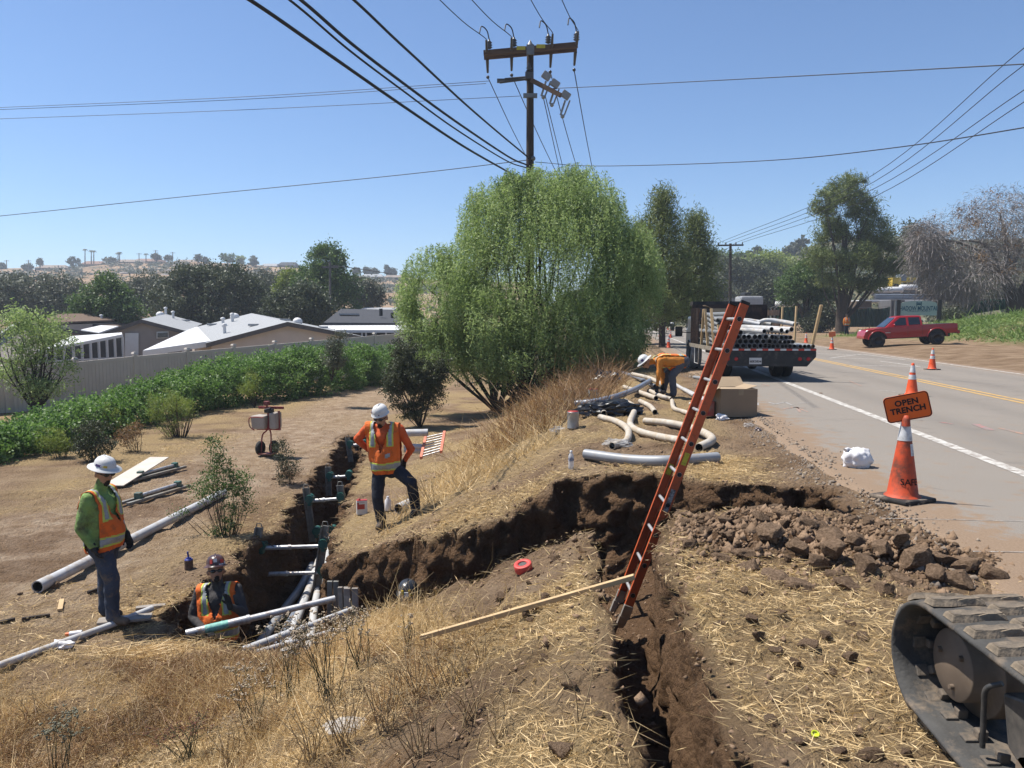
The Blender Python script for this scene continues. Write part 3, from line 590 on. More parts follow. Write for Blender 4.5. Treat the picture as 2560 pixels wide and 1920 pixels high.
# --- spare shores and boards lying on the left bank
def lying(name, a, b, w, h, m, lab, lift=0, extra=None):
    a, b = Vector(a), Vector(b); root = empty(name, a, label=lab, cat='shoring' if 'shore' in name else 'board'); mb = MB(); mb.bar(Vector((0, 0, lift)), b - a + Vector((0, 0, lift)), w, h, bev=.006); mb.build('board', m, root); return root
pa, pb = G(113, 489), G(160, 470)
r1 = lying('plywood_board', pa + Vector((0, 0, .06)), pb + Vector((0, 0, .28)), .42, .02, M_PLYW, 'pale plywood sheet tilted over spare shores behind the standing worker')
def spare(px, lab):
    P = [G(*p) + Vector((0, 0, .07)) for p in px]; root = empty('spare_shore', P[0], label=lab, cat='shoring', group='spare shores lying on the left bank'); A, B = Vector(), P[1] - P[0]; d = B.normalized(); s = Vector((-d.y, d.x, 0)).normalized()
    for k in (-.09, .09): mb = MB(); mb.bar(A + s * k, B + s * k, .07, .05, bev=.006); mb.build('rail', M_RAIL, root)
    c = MB(); c.tube([B * .25 + Vector((0, 0, .06)), B * .85 + Vector((0, 0, .07))], .035, 10); c.build('cylinder', M_ALU, root)
    for t in (.22, .86): g = MB(); g.box(B * t + Vector((0, 0, .07)), (.12, .12, .12), bev=.02); g.build('end_block', M_GREEN, root)
spare([(128, 484), (182, 470)], 'spare shore under the tilted plywood sheet'); spare([(124, 508), (186, 489)], 'spare shore between the plywood sheet and the long conduit')
p = G(98, 628); q = G(152, 622)
lying('loose_board', p + Vector((0, 0, .05)), q + Vector((0, 0, .05)), .17, .03, M_WOODG, 'short grey board at the standing worker boots')
p = G(136, 611); lying('loose_board', p + Vector((0, 0, .02)), p + Vector((.3, .1, .02)), .08, .04, M_WOODG, 'wood offcut just behind the standing worker boots')
for k, (a, b, lab) in enumerate([((60, 612), (62, 602), 'small split of wood on the left bank'), ((88, 595), (101, 591), 'dark stick lying behind the standing worker knees'), ((22, 622), (50, 618), 'thin dark stick near the left edge'), ((0, 625), (15, 621), 'black bar end at the left edge')]):
    P, Q = G(*a), G(*b); mb = MB(); mb.bar(Vector((0, 0, .02)), Q - P + Vector((0, 0, .02)), .05 if k == 0 else .035, .03); mb.build('wood_stick', M_WOOD if k == 0 else mat('dark_stick', (.05, .035, .025), .9), None, P, label=lab, cat='stick')
# --- ladder
Lb = Vector((1.06, 7.06, gz(1.06, 7.06) + .02)); top = pY(745, 304, 6.98); bot = pY(626.5, 612, 6.98)
ld = empty('ladder', bot, label='orange fibreglass ladder with silver rungs leaning out of the trench', cat='ladder')
ax = (top - bot); Ln = ax.length; u = ax.normalized(); yv = Vector((0, 1, 0)); nrm = u.cross(yv).normalized()
for k, off in (('near', 0), ('far', .40)):
    mb = MB(); o = yv * off
    w, th, fl = .078, .008, .03
    Mx = Matrix((nrm, yv, u)).transposed()
    mb.box(u * Ln / 2 + o, (w, th, Ln), Mx)
    sg = 1 if off == 0 else -1
    for sx in (-1, 1): mb.box(u * Ln / 2 + o + nrm * sx * (w / 2 - th / 2) + yv * sg * fl / 2, (th, fl, Ln), Mx)
    rl = mb.build('rail', M_FIBER, ld)
    cp = MB(); cp.box(u * (Ln + .012) + o + yv * sg * .012, (w + .006, .04, .03), Mx, bev=.004); cp.build('end_cap', M_BLACK, rl)
    sh = MB(); sh.box(u * -.0 + o, (w + .012, .04, .13), Mx, bev=.006); sh.prism([(-.05, -.14), (.05, -.17), (.05, -.05), (-.05, -.05)], -.025 + off, .025 + off, Mx.to_4x4()); sh.build('shoe', M_FOOT, rl)
    if off == 0:
        st = MB(); st.box(u * (Ln * .505) + o - yv * .006, (.045, .003, .12), Mx); st.build('yellow_sticker', M_YEL, rl)
        st = MB(); st.box(u * (Ln * .37) + o - yv * .006, (.042, .003, .22), Mx); st.build('worn_sticker', mat('sticker_worn', (.45, .43, .40), .7, dirt=(.08, .06, .06), dirt_amt=.7, dscale=50), rl)
    else:
        st = MB(); st.box(u * (Ln * .445) + o - yv * .006, (.055, .003, .11), Mx); st.build('yellow_sticker', M_YEL, rl)
for i in range(10):
    p = u * (.17 + i * .305); mb = MB(); mb.tube([p + yv * .006, p + yv * .394], .0155, 12); mb.tube([p - yv * .007, p + yv * .02], .023, 12)
    rg = mb.build('rung', M_ALU, ld); h = MB(); h.lathe([(.0215, 0), (.017, .001), (.001, .0012)], 14, Matrix.Translation(p - yv * .0085) @ Matrix.Rotation(R(90), 4, 'X'), 0); h.build('rung_end', M_BLACK, rg)
# --- plank across the slope
a, b = G(421, 663) + Vector((0, 0, .035)), pz(634, 598.5, -.16)
lift = max(max(0, gz(*(a.lerp(b, t)).xy) + .022 - a.lerp(b, t).z) for t in np.linspace(0, .93, 30)); a = a + Vector((0, 0, lift)); b = b + Vector((0, 0, lift))
mb = MB(); mb.bar(Vector(), b - a, .04, .032, bev=.003); mb.build('wooden_batten', M_WOOD, None, a, label='long new wooden batten lying up the slope to the ladder foot', cat='batten')
# --- tape reel
p = G(524, 572); rt = empty('tape_reel', p + Vector((0, 0, .012)), (R(12), R(-12), 0), label='red reel of warning tape on the slope', cat='reel')
mb = MB(); mb.lathe([(.03, 0), (.072, 0), (.075, .004), (.075, .062), (.072, .066), (.038, .066), (.038, .055)], 24); mb.build('tape_roll', M_TAPE, rt)
mb = MB(); mb.lathe([(.037, .058), (.001, .056)], 20); mb.build('core', M_CORE, rt)
# --- water bottle
p = G(571, 470); bt = empty('water_bottle', p, label='clear plastic water bottle standing near the trench edge', cat='bottle')
mb = MB(); mb.lathe([(.03, 0), (.033, .01), (.032, .07), (.033, .10), (.032, .15), (.026, .175), (.013, .195), (.013, .205)], 16); mb.build('bottle_body', mat('clear_pet', (.80, .82, .84), .12, var=.02, alpha=.5), bt)
mb = MB(); mb.lathe([(.0335, .10), (.0335, .14)], 16, cap=False); mb.build('paper_label', mat('bottle_label', (.10, .08, .14), .6, col2=(.5, .5, .55), scale=40, var=.2), bt)
mb = MB(); mb.lathe([(.0155, .203), (.0155, .222), (.001, .223)], 14); mb.build('cap', mat('white_cap', (.7, .7, .7), .4), bt)
# --- cans
def can(px, py, r, h, lab, body, lid, handle=True, brush=False, square=False):
    p = G(px, py); root = empty('can', p, (0, 0, .3), label=lab, cat='can', group='solvent cans around the site'); mb = MB()
    if square: mb.box((0, 0, h / 2), (r * 2, r * 1.2, h), bev=.012)
    else: mb.lathe([(r, 0), (r * 1.02, .006), (r, .012), (r, h - .012), (r * 1.03, h - .004), (r * .98, h)], 22)
    mb.build('can_body', body, root)
    l = MB(); 
    if square: l.box((0, 0, h + .004), (r * 1.96, r * 1.16, .008)); l.lathe([(.02, h), (.02, h + .03), (.001, h + .031)], 12, Matrix.Translation((-r * .5, 0, 0)))
    else: l.lathe([(r * .92, h - .002), (r * .9, h + .012), (r * .5, h + .014), (.001, h + .014)], 20)
    l.build('lid', lid, root)
    if handle: k = MB(); k.tube([(r * math.cos(t) * 1.02, .02, h * .8 + (-.9 * h if handle == 2 else .6 * r) * math.sin(t)) for t in np.linspace(0, math.pi, 10)], .004, 6); k.build('handle', M_TIN, root)
    if brush: k = MB(); k.tube([(0, 0, h + .01), (-.01, 0, h + .11)], .012, 8); k.tube([(0, 0, h), (0, 0, h + .03)], .03, 12); k.build('brush_stem', lid, root)
    return root
M_REDL = mat('can_red', (.45, .05, .04), .5, var=.1); M_BLUE = mat('can_blue', (.02, .04, .30), .4, var=.1)
can(573, 429, .095, .27, 'tall tin can with red lid at the bench edge', M_TIN, M_REDL, 2)
can(593, 400, .10, .22, 'square tin with red handle behind the black bag', M_TIN, M_REDL, True, square=True)
cn = can(362, 515, .085, .23, 'red and white square can beside the man in orange', mat('can_white', (.62, .6, .58), .45, var=.05), M_REDL, False, square=True)
mb = MB(); mb.box((-.02, -.0525, .15), (.12, .003, .11)); mb.build('printed_label', M_REDL, cn)
mb = MB(); mb.box((.0, -.0545, .19), (.10, .002, .025)); mb.build('white_lettering_strip', mat('label_white', (.65, .65, .65), .5), cn)
can(189, 569, .055, .12, 'brown jar with blue brush lid on the trench bank', mat('jar_brown', (.10, .06, .05), .4, var=.4, scale=40), M_BLUE, False, True)
# white jug, pipe stub and clod between the man's legs
p = G(399, 514); pipe([p + Vector((.0, -.06, .085)), p + Vector((.12, .2, .10))], .075, M_PVCL, 'stub of pale pipe by the boots of the man in orange', curve=False)
p = G(388, 511); mb = MB(); mb.lathe([(.05, 0), (.055, .01), (.05, .16), (.022, .2), (.02, .23)], 14); mb.build('white_jug', M_BAGW, None, p, label='white jug behind the legs of the man in orange', cat='jug')
# --- cardboard box
p = G(728, 419); p2 = Vector((p.x, p.y, gz(p.x, p.y))); bx = empty('cardboard_box', p2 + Vector((.14, .25, .02)), (0, 0, R(9)), label='large open cardboard box standing by the asphalt edge', cat='box')
W_, D_, H_ = .66, .52, .47
for nm, c_, d_ in (('front_panel', (0, -D_ / 2, H_ / 2), (W_, .008, H_)), ('back_panel', (0, D_ / 2, H_ / 2), (W_, .008, H_)), ('side_panel', (-W_ / 2, 0, H_ / 2), (.008, D_ - .01, H_)), ('side_panel', (W_ / 2, 0, H_ / 2), (.008, D_ - .01, H_)), ('bottom_panel', (0, 0, .006), (W_ - .02, D_ - .02, .008))):
    mb = MB(); mb.box(c_, d_); mb.build(nm, M_CARD, bx)
for c_, d_, rx, ry in (((-.02, D_ / 2 + .02, H_ + .09), (W_, .26, .006), R(38), 0), ((0, -D_ / 2 + .13, H_ + .012), (W_ * .98, .27, .006), R(2), R(1)), ((-W_ / 2 - .13, 0, H_ - .02), (.27, D_, .006), 0, R(-28)), ((W_ / 2 - .10, 0.02, H_ + .03), (.22, D_, .006), 0, R(-14))):
    mb = MB(); mb.box(c_, d_, Euler((rx, ry, 0)).to_matrix()); mb.build('flap', M_CARDL, bx)
mb = MB(); mb.box((.03, -D_ / 2 - .0055, H_ - .05), (.09, .002, .10)); mb.build('packing_tape', mat('tape_tan', (.38, .28, .17), .35), bx)
mb = MB(); mb.box((-W_ / 2 - .12, .05, .13), (.16, .3, .26), bev=.01); mb.build('red_striped_carton', mat('carton_red', (.40, .25, .18), .8, col2=(.45, .05, .04), scale=9, var=.1), None, bx.location.copy(), (0, 0, R(9)), label='small red-printed carton against the cardboard box', cat='carton')
# --- crumpled bags
def crumple(name, c, r, m, lab, cat, seed=1, amp=.5, n=3, flat=.6, kind='bag'):
    bm = bmesh.new(); bmesh.ops.create_icosphere(bm, subdivisions=n, radius=1); co = np.array([v.co[:] for v in bm.verts])
    f = 1 + amp * (np.abs(fbm(co[:, 0] * 1.7 + seed, co[:, 1] * 1.7, co[:, 2] * 1.7, 4, seed) - .5) * 4 - .5)
    co = co * f[:, None] * np.array(r); co[:, 2] = np.maximum(co[:, 2], -r[2] * flat)
    mb = MB(); mb.add(co, [[v.index for v in f.verts] for f in bm.faces], None, 0, kind == 'soft'); bm.free()
    o = mb.build(name, m, None, Vector(c) + Vector((0, 0, r[2] * flat)), label=lab, cat=cat); return o
p = G(857, 470); wb = crumple('plastic_bag', p, (.17, .13, .14), M_BAGW, 'white plastic bag stuffed full on the asphalt shoulder', 'bag', 4, .30, 4, .8, 'soft')
mb = MB(); mb.tube([(-.08, 0, .1), (-.12, -.02, .13), (-.15, -.03, .11)], [.03, .015, .03], 8); mb.build('knotted_handle', M_BAGW, wb)
p = G(610, 415); crumple('refuse_sack', p, (.62, .30, .21), M_BAGK, 'black plastic sack spread beside the tall tin can', 'sack', 9, .5, 4, .4)
p = G(618, 390); crumple('refuse_sack', p + Vector((0, 2.2, 0)), (.35, .3, .22), M_BAGK, 'small black sack in the weeds behind the pipes', 'sack', 12, .5, 3, .4)
for (px, py, r, m, lab, sd) in [(618, 447, (.20, .12, .07), M_CLEAR, 'crumpled clear film behind the nearest curved pipe', 3), (558, 432, (.15, .10, .06), M_CLEAR, 'pale film caught in grass left of the tall tin', 5), (722, 420, (.11, .08, .07), M_BAGW, 'crumpled white wrapper at the foot of the cardboard box', 6), (748, 427, (.09, .06, .05), M_CLEAR, 'thin clear wrapper right of the cardboard box', 7), (758, 431, (.05, .05, .04), mat('crushed_can', (.3, .25, .24), .4, .5, var=.4, scale=30), 'crushed can on the asphalt edge', 8),
        (62, 648, (.12, .07, .05), M_BAGW, 'white and green wrapper lying on the slim pipe', 10), (355, 728, (.20, .10, .03), M_CLEAR, 'strip of clear film in the weeds at the bottom', 13), (451, 484, (.10, .06, .03), M_CLEAR, 'scrap of clear film on the slope right of the man in orange', 14), (190, 561, (.03, .03, .03), M_CLEAR, 'twist of film above the brown jar', 15)]:
    crumple('wrapper', G(px, py), r, m, lab, 'litter', sd, .6, 3, .4)
p = G(70, 640); mb = MB(); mb.tube([(0, 0, .06), (.12, .02, .07)], .025, 10); o = mb.build('glue_bottle', M_BAGW, None, p, label='little white bottle with orange cap on the slim pipe', cat='bottle'); mb = MB(); mb.tube([(0, 0, .06), (-.04, -.007, .057)], .018, 10); mb.build('cap', mat('orange_cap', (.7, .15, .03), .5), o)
p = G(815, 737); mb = MB(); mb.lathe([(.014, 0), (.016, .002), (.016, .012), (.012, .012), (.012, .004)], 14); mb.build('bottle_cap', mat('neon_yellow', (.55, .65, .03), .4), None, p, (R(20), 0, 0), label='neon yellow bottle cap in the straw', cat='cap')
# --- red spray cart on the path
p = G(265, 456); ct = empty('spray_cart', p + Vector((0, 0, 0)), (0, 0, R(-12)), label='red wheeled cart with two cream tanks on the dirt path', cat='cart'); k = 1.18
def part(nm, m, f): mb = MB(); f(mb); o = mb.build(nm, m, ct); o.scale = (k, k, k); return o
part('wheel', M_TYRE, lambda b: b.lathe([(.05, -.04), (.13, -.045), (.15, -.02), (.15, .02), (.13, .045), (.05, .04)], 18, Matrix.Translation((-.10, 0, .15)) @ Matrix.Rotation(R(90), 4, 'Y')))
part('wheel', M_TYRE, lambda b: b.lathe([(.05, -.04), (.13, -.045), (.15, -.02), (.15, .02), (.13, .045), (.05, .04)], 18, Matrix.Translation((.14, .12, .15)) @ Matrix.Rotation(R(90), 4, 'Y')))
part('toe_plate', M_REDM, lambda b: b.box((.08, -.05, .05), (.28, .22, .02)))
part('frame', M_REDM, lambda b: [b.tube(bez([(-.06, -.05, .06), (-.05, 0, .4), (.02, .03, .5), (.08, .03, .55)], 6), .016, 8), b.tube(bez([(.16, -.05, .06), (.15, 0, .4), (.12, .03, .5), (.1, .03, .55)], 6), .016, 8), b.bar((-.16, 0, .55), (.34, .05, .55), .05, .04), b.bar((.10, 0, .55), (.10, .03, 1.0), .05, .05), b.bar((.31, .05, .55), (.31, .05, .93), .035, .035), b.bar((-.18, .12, .98), (.36, .16, .98), .05, .05)])
part('hoop', M_REDM, lambda b: b.tube(bez([(-.14, -.14, .54), (-.23, -.16, .62), (-.24, -.16, .78), (-.12, -.16, .81), (.08, -.16, .81)], 6), .012, 8))
part('tank', M_TANK, lambda b: b.box((-.06, .0, .70), (.28, .30, .28), bev=.04, taper=1.12))
part('tank', M_TANK, lambda b: b.box((.23, .05, .73), (.16, .26, .34), bev=.04))
part('pump', M_BLACK, lambda b: [b.box((.12, 0, .93), (.16, .14, .08), bev=.02), b.tube([(.05, -.05, .95), (.2, -.07, .99)], .02, 8)])
part('control_box', mat('dull_red_box', (.25, .06, .05), .6), lambda b: [b.box((.05, .04, 1.08), (.10, .1, .09), bev=.015), b.bar((.05, .04, .98), (.05, .04, 1.05), .03, .03)])
# --- orange rack beyond the man in orange
def rack():
    a, b, c, d = pY(421, 458, 14.2), pY(426, 436, 14.9), pY(441, 452, 14.2), pY(444.5, 432, 14.9); root = empty('ladder_section', a, label='pale orange ladder section lying beyond the man in orange', cat='ladder')
    for s, t in ((a, b), (c, d)): mb = MB(); mb.bar(s - a, t - a, .05, .06); mb.build('rail', mat('faded_orange', (.62, .2, .12), .6), root)
    for i in range(8):
        t = (i + .5) / 8; mb = MB(); mb.tube([a.lerp(b, t) - a, c.lerp(d, t) - a], .014, 8); mb.build('rung', M_ALU, root)
rack()
for (x0, y0, x1, y1, r, lab) in [(405, 433, 428, 432.5, .07, 'upper pale conduit behind the man in orange'), (404, 446, 422, 447, .055, 'middle pale conduit behind the man in orange'), (404, 449.5, 421, 451, .06, 'lowest pale conduit behind the man in orange')]:
    a, b = pY(x0, y0, 14.6), pY(x1, y1, 14.6); pipe([a, b], r, M_PVCL, lab, 'conduits stacked behind the man in orange', curve=False)
# --- thin rod on the bank and string hanging from the vest
mb = MB(); P = [G(x, y) + Vector((0, 0, .03)) for x, y in ((556, 419), (530, 432), (503, 446), (480, 452))]; mb.tube([q - P[0] for q in P], .006, 6); mb.build('thin_cable', M_BLACK, None, P[0], label='thin dark cable trailing down the grassy slope', cat='cable')
# --- clods
def rockmesh(seed, sub=2, amp=.55):
    bm = bmesh.new(); bmesh.ops.create_icosphere(bm, subdivisions=sub, radius=1); co = np.array([v.co[:] for v in bm.verts])
    rr = np.random.default_rng(seed)
    for _ in range(13):                                   # plane cuts give broken facets
        nn = rr.normal(size=3); nn /= np.linalg.norm(nn); dd = rr.uniform(.42, .85); q = co @ nn; co = co - np.outer(np.maximum(q - dd, 0), nn)
    co = co * (1 + .34 * (fbm(co[:, 0] * 3 + seed, co[:, 1] * 3, co[:, 2] * 3, 3, seed) - .5))[:, None]
    mb = MB(); mb.add(co, [[v.index for v in f.verts] for f in bm.faces], None, 0, False); bm.free(); return mb.mesh('dirt_clod', M_CLOD)
ROCKS = [rockmesh(i, 3 if i < 6 else 2) for i in range(14)]
def clod(x, y, r, lab, grp, sink=.35, big=False, name='dirt_clod'):
    o = bpy.data.objects.new(name, ROCKS[random.randrange(6) if big else random.randrange(6, 14)]); COL.objects.link(o)
    sc = (r * random.uniform(.8, 1.25), r * random.uniform(.75, 1.1), r * random.uniform(.5, .85)); o.scale = sc; o.rotation_euler = (random.uniform(-.4, .4), random.uniform(-.4, .4), random.uniform(0, 6.3))
    o.location = (x, y, gz(x, y) + sc[2] * (1 - 2 * sink) * .8); return tag(o, lab, 'clod', grp)
gC = 'clods heaped at the end of the cross trench'; lC = 'brown clod in the heap between the trench end and the rubber track'
placed = []
def try_place(x, y, r, k=.72):
    for (a, b, c) in placed:
        if math.hypot(a - x, b - y) < (c + r) * k: return False
    placed.append((x, y, r)); return True
BIGC = [(690,547,.11),(722,560,.10),(745,556,.12),(770,535,.15),(795,552,.14),(828,543,.14),(770,583,.16),(750,572,.11),(815,570,.13),(832,560,.16),(858,548,.12),(882,552,.13),(900,545,.12),(912,566,.17),(940,562,.14),(965,568,.17),(990,578,.13),(865,575,.14),(845,588,.13),(800,590,.12),(705,534,.10),(730,538,.11),(783,520,.10),(806,527,.12),(905,585,.12),(885,595,.10),(960,585,.12),(870,528,.09),(853,523,.08),(742,524,.07),(935,582,.12)]
for px, py, r in BIGC:
    p = G(px, py); placed.append((p.x, p.y, r * .8)); clod(p.x, p.y, r * .8, lC, gC, .25, True)
n = 0; tries = 0
while n < 190 and tries < 6000:
    tries += 1; x, y = random.uniform(1.15, 3.3), random.uniform(4.6, 7.0)
    if mound(x, y) < random.uniform(.02, .075) or gz(x, y) < -.25: continue
    r = random.choice([.02, .025, .03, .04, .05, .065, .08])
    if try_place(x, y, r): clod(x, y, r, lC, gC, .3); n += 1
gD = 'clods scattered on the dug slopes'; lD = 'small brown clod lying loose on the dug ground'
for px, py, r in [(545,600,.06),(560,592,.05),(500,601,.07),(508,610,.05),(535,610,.05),(575,600,.05),(555,560,.06),(585,565,.04),(606,575,.06),(468,672,.04),(570,690,.05),(590,700,.05),(560,755,.09),(600,720,.04),(515,693,.05),(545,660,.05),(760,640,.06),(775,652,.05),(810,650,.08),(825,640,.05),(795,668,.06),(850,662,.07),(830,675,.05),(862,640,.06),(850,625,.05),(780,615,.05),(750,620,.06),(720,625,.05),(690,650,.04),(700,690,.05),(655,720,.04),(650,700,.03),(645,680,.04),(655,745,.05),(770,725,.05),(800,745,.05),(835,755,.06),(870,760,.06),(860,735,.05),(905,760,.05),(55,588,.10),(130,606,.05),(139,596,.05),(20,596,.04),(271,457,.10),(150,640,.05),(200,640,.05),(225,650,.06),(255,640,.05),(274,480,.07),(405,508,.13),(390,648,.05),(362,664,.05),(300,672,.05),(340,660,.05),(820,395,.05),(852,437,.04),(948,469,.04)]:
    p = G(px, py); clod(p.x, p.y, r * (.8 if py > 560 else 1), lD, gD, .25, r > .055)
for _ in range(120):
    x, y = random.uniform(-2.6, 1.6), random.uniform(3.0, 9.2); d = float(sdist(np.array([x]), np.array([y]), PIT)[0]); d2 = float(sdist(np.array([x]), np.array([y]), NAR)[0])
    if max(d, d2) > -.02 or max(d, d2) < -.7: continue
    clod(x, y, random.choice([.012, .018, .025, .035, .045]), lD, gD, .25)

# crumbs filling the heap and the trench lips
def crumbs(P, r, name, lab):
    n = len(P); O = np.array([[1, 0, 0], [0, 1, 0], [-1, 0, 0], [0, -1, 0], [0, 0, 1], [0, 0, -1]], float); T = np.array([[0, 1, 4], [1, 2, 4], [2, 3, 4], [3, 0, 4], [1, 0, 5], [2, 1, 5], [3, 2, 5], [0, 3, 5]])
    V = P[:, None] + O[None] * r[:, None, None] * rng.uniform(.55, 1.3, (n, 6, 1)) + rng.normal(size=(n, 6, 3)) * r[:, None, None] * .22; F = (np.arange(n)[:, None, None] * 6 + T[None]).reshape(-1, 3)
    return npmesh(name, V.reshape(-1, 3), F, M_CLOD, label=lab, cat='soil crumbs', kind='stuff')
_x = rng.uniform(1.0, 3.5, 60000); _y = rng.uniform(4.4, 7.1, 60000); _k = rng.uniform(0, .11, 60000) < mound(_x, _y); _x, _y = _x[_k], _y[_k]
_P = np.array([(a, b, gz(a, b)) for a, b in zip(_x[:8000], _y[:8000])]); _P = _P[_P[:, 2] > -.3]
_Q = np.concatenate(LIP); _Q = _Q[(_Q[:, 1] < 12) & (_Q[:, 1] > 2.3)]; _Q = _Q[rng.integers(0, len(_Q), 1800)] + rng.normal(size=(1800, 3)) * np.array([.06, .06, .008])
_x = rng.uniform(-4.5, 2.6, 6000); _y = rng.uniform(2.6, 10, 6000); _S = np.array([(a, b, gz(a, b)) for a, b in zip(_x, _y)])
crumbs(_P, rng.gamma(2, .0058, len(_P)) + .003, 'soil_crumbs', 'loose crumbled soil filling the clod heap')
crumbs(np.concatenate([_Q, _S]), rng.gamma(2, .004, len(_Q) + len(_S)) + .003, 'soil_crumbs', 'loose soil crumbs along the trench lips and banks')
_t = rng.uniform(5, 24, 4200); _s = 2.17 + rng.normal(0, .16, 4200) + .12 * np.sin(_t * 2.1); _X = .99 * _s + .142 * _t; _Y = -.142 * _s + .99 * _t
gr_ = crumbs(np.stack([_X, _Y, np.array([max(gz(a, b), .0 if s_ > 2.25 else -9) for a, b, s_ in zip(_X, _Y, _s)])], 1), rng.gamma(2, .0045, 4200) + .003, 'edge_gravel', 'loose gravel along the broken asphalt edge'); gr_['category'] = 'gravel'; gr_.data.materials[0] = mat('asphalt_gravel', (.27, .215, .165), .95, var=.4, scale=30)
# ================================================================ people
M_SKIN = mat('skin', (.46, .25, .16), .6, var=.1, scale=20)
M_BEARD = mat('beard', (.025, .018, .014), .9, var=.3, scale=80)
M_JEAN = mat('denim', (.045, .062, .10), .9, var=.35, scale=5, dirt=(.20, .15, .10), dirt_amt=.35, dscale=6, bump=.6, bscale=22)
M_NAVY = mat('navy_trousers', (.020, .024, .038), .9, var=.3, scale=6, dirt=(.13, .10, .08), dirt_amt=.12, bump=.6, bscale=22)
M_GREYT = mat('grey_trousers', (.10, .105, .125), .9, var=.2, scale=6, bump=.5, bscale=22)
M_LIME = mat('lime_shirt', (.26, .42, .12), .9, var=.2, scale=7, dirt=(.09, .07, .045), dirt_amt=.55, dscale=5, bump=.6, bscale=24)
M_ORSH = mat('orange_shirt', (.62, .10, .022), .85, var=.15, scale=7, bump=.6, bscale=22)
M_ORYE = mat('amber_shirt', (.62, .22, .03), .85, var=.15, scale=7, bump=.6, bscale=22)
M_CHAR = mat('charcoal_shirt', (.065, .060, .060), .9, var=.3, scale=7, dirt=(.14, .12, .11), dirt_amt=.3, bump=.6, bscale=24)
M_VEST = mat('vest_orange', (.78, .15, .018), .8, var=.12, scale=6, dirt=(.28, .085, .03), dirt_amt=.32, dscale=7, bump=.5, bscale=26)
M_REFL = mat('reflective_silver', (.40, .42, .42), .45, var=.15, scale=30, dirt=(.2, .19, .16), dirt_amt=.3)
M_LIMET = mat('lime_trim', (.55, .60, .10), .6, var=.1)
M_BOOT = mat('boot_leather', (.055, .04, .03), .8, var=.3, scale=12, dirt=(.22, .16, .11), dirt_amt=.5)
M_GLOVE = mat('black_glove', (.016, .016, .018), .8, var=.3, scale=25, bump=.4)
M_HATW = mat('hat_white', (.66, .65, .63), .38, var=.06, scale=7, dirt=(.34, .30, .26), dirt_amt=.12, dscale=14)
M_HATB = mat('hat_black', (.03, .032, .036), .3, var=.2, scale=20)
M_HATM = mat('hat_maroon', (.09, .045, .045), .3, var=.5, scale=9)
M_LENS = mat('lens_black', (.008, .008, .01), .12, var=.1, spec=.7)
M_STK = [mat('sticker_yellow', (.62, .42, .03), .5), mat('sticker_white', (.68, .68, .68), .5), mat('sticker_violet', (.10, .06, .20), .5), mat('sticker_red', (.5, .05, .04), .5)]
def capsules(caps, name, voxel, smooth=3):
    mb = MB()
    for a, b, ra, rb, *_ in caps:
        a, b = Vector(a), Vector(b)
        if (b - a).length > 1e-3: mb.tube([a, b], [ra, rb], 14)
        mb.ball(a, ra, 14, 8); mb.ball(b, rb, 14, 8)
    o = bpy.data.objects.new(name, mb.mesh(name, [])); COL.objects.link(o)
    r = o.modifiers.new('r', 'REMESH'); r.mode = 'VOXEL'; r.voxel_size = voxel; r.use_smooth_shade = True
    sm = o.modifiers.new('s', 'SMOOTH'); sm.factor = .5; sm.iterations = smooth
    dg = bpy.context.evaluated_depsgraph_get(); me = bpy.data.meshes.new_from_object(o.evaluated_get(dg))
    old = o.data; bpy.data.objects.remove(o); bpy.data.meshes.remove(old)
    return me
def mesh_np(me):
    V = np.empty(len(me.vertices) * 3, np.float32); me.vertices.foreach_get('co', V); V = V.reshape(-1, 3)
    n = len(me.polygons); fl = np.array([tuple(p.vertices) if len(p.vertices) == 4 else tuple(p.vertices) + (p.vertices[-1],) for p in me.polygons], np.int32)
    return V, fl
def seg_d(C, a, b, ra, rb):
    a = np.array(a); b = np.array(b); e = b - a; L2 = (e * e).sum() + 1e-9
    t = np.clip(((C - a) @ e) / L2, 0, 1); return np.linalg.norm(C - a - t[:, None] * e, axis=1) - (ra + (rb - ra) * t)
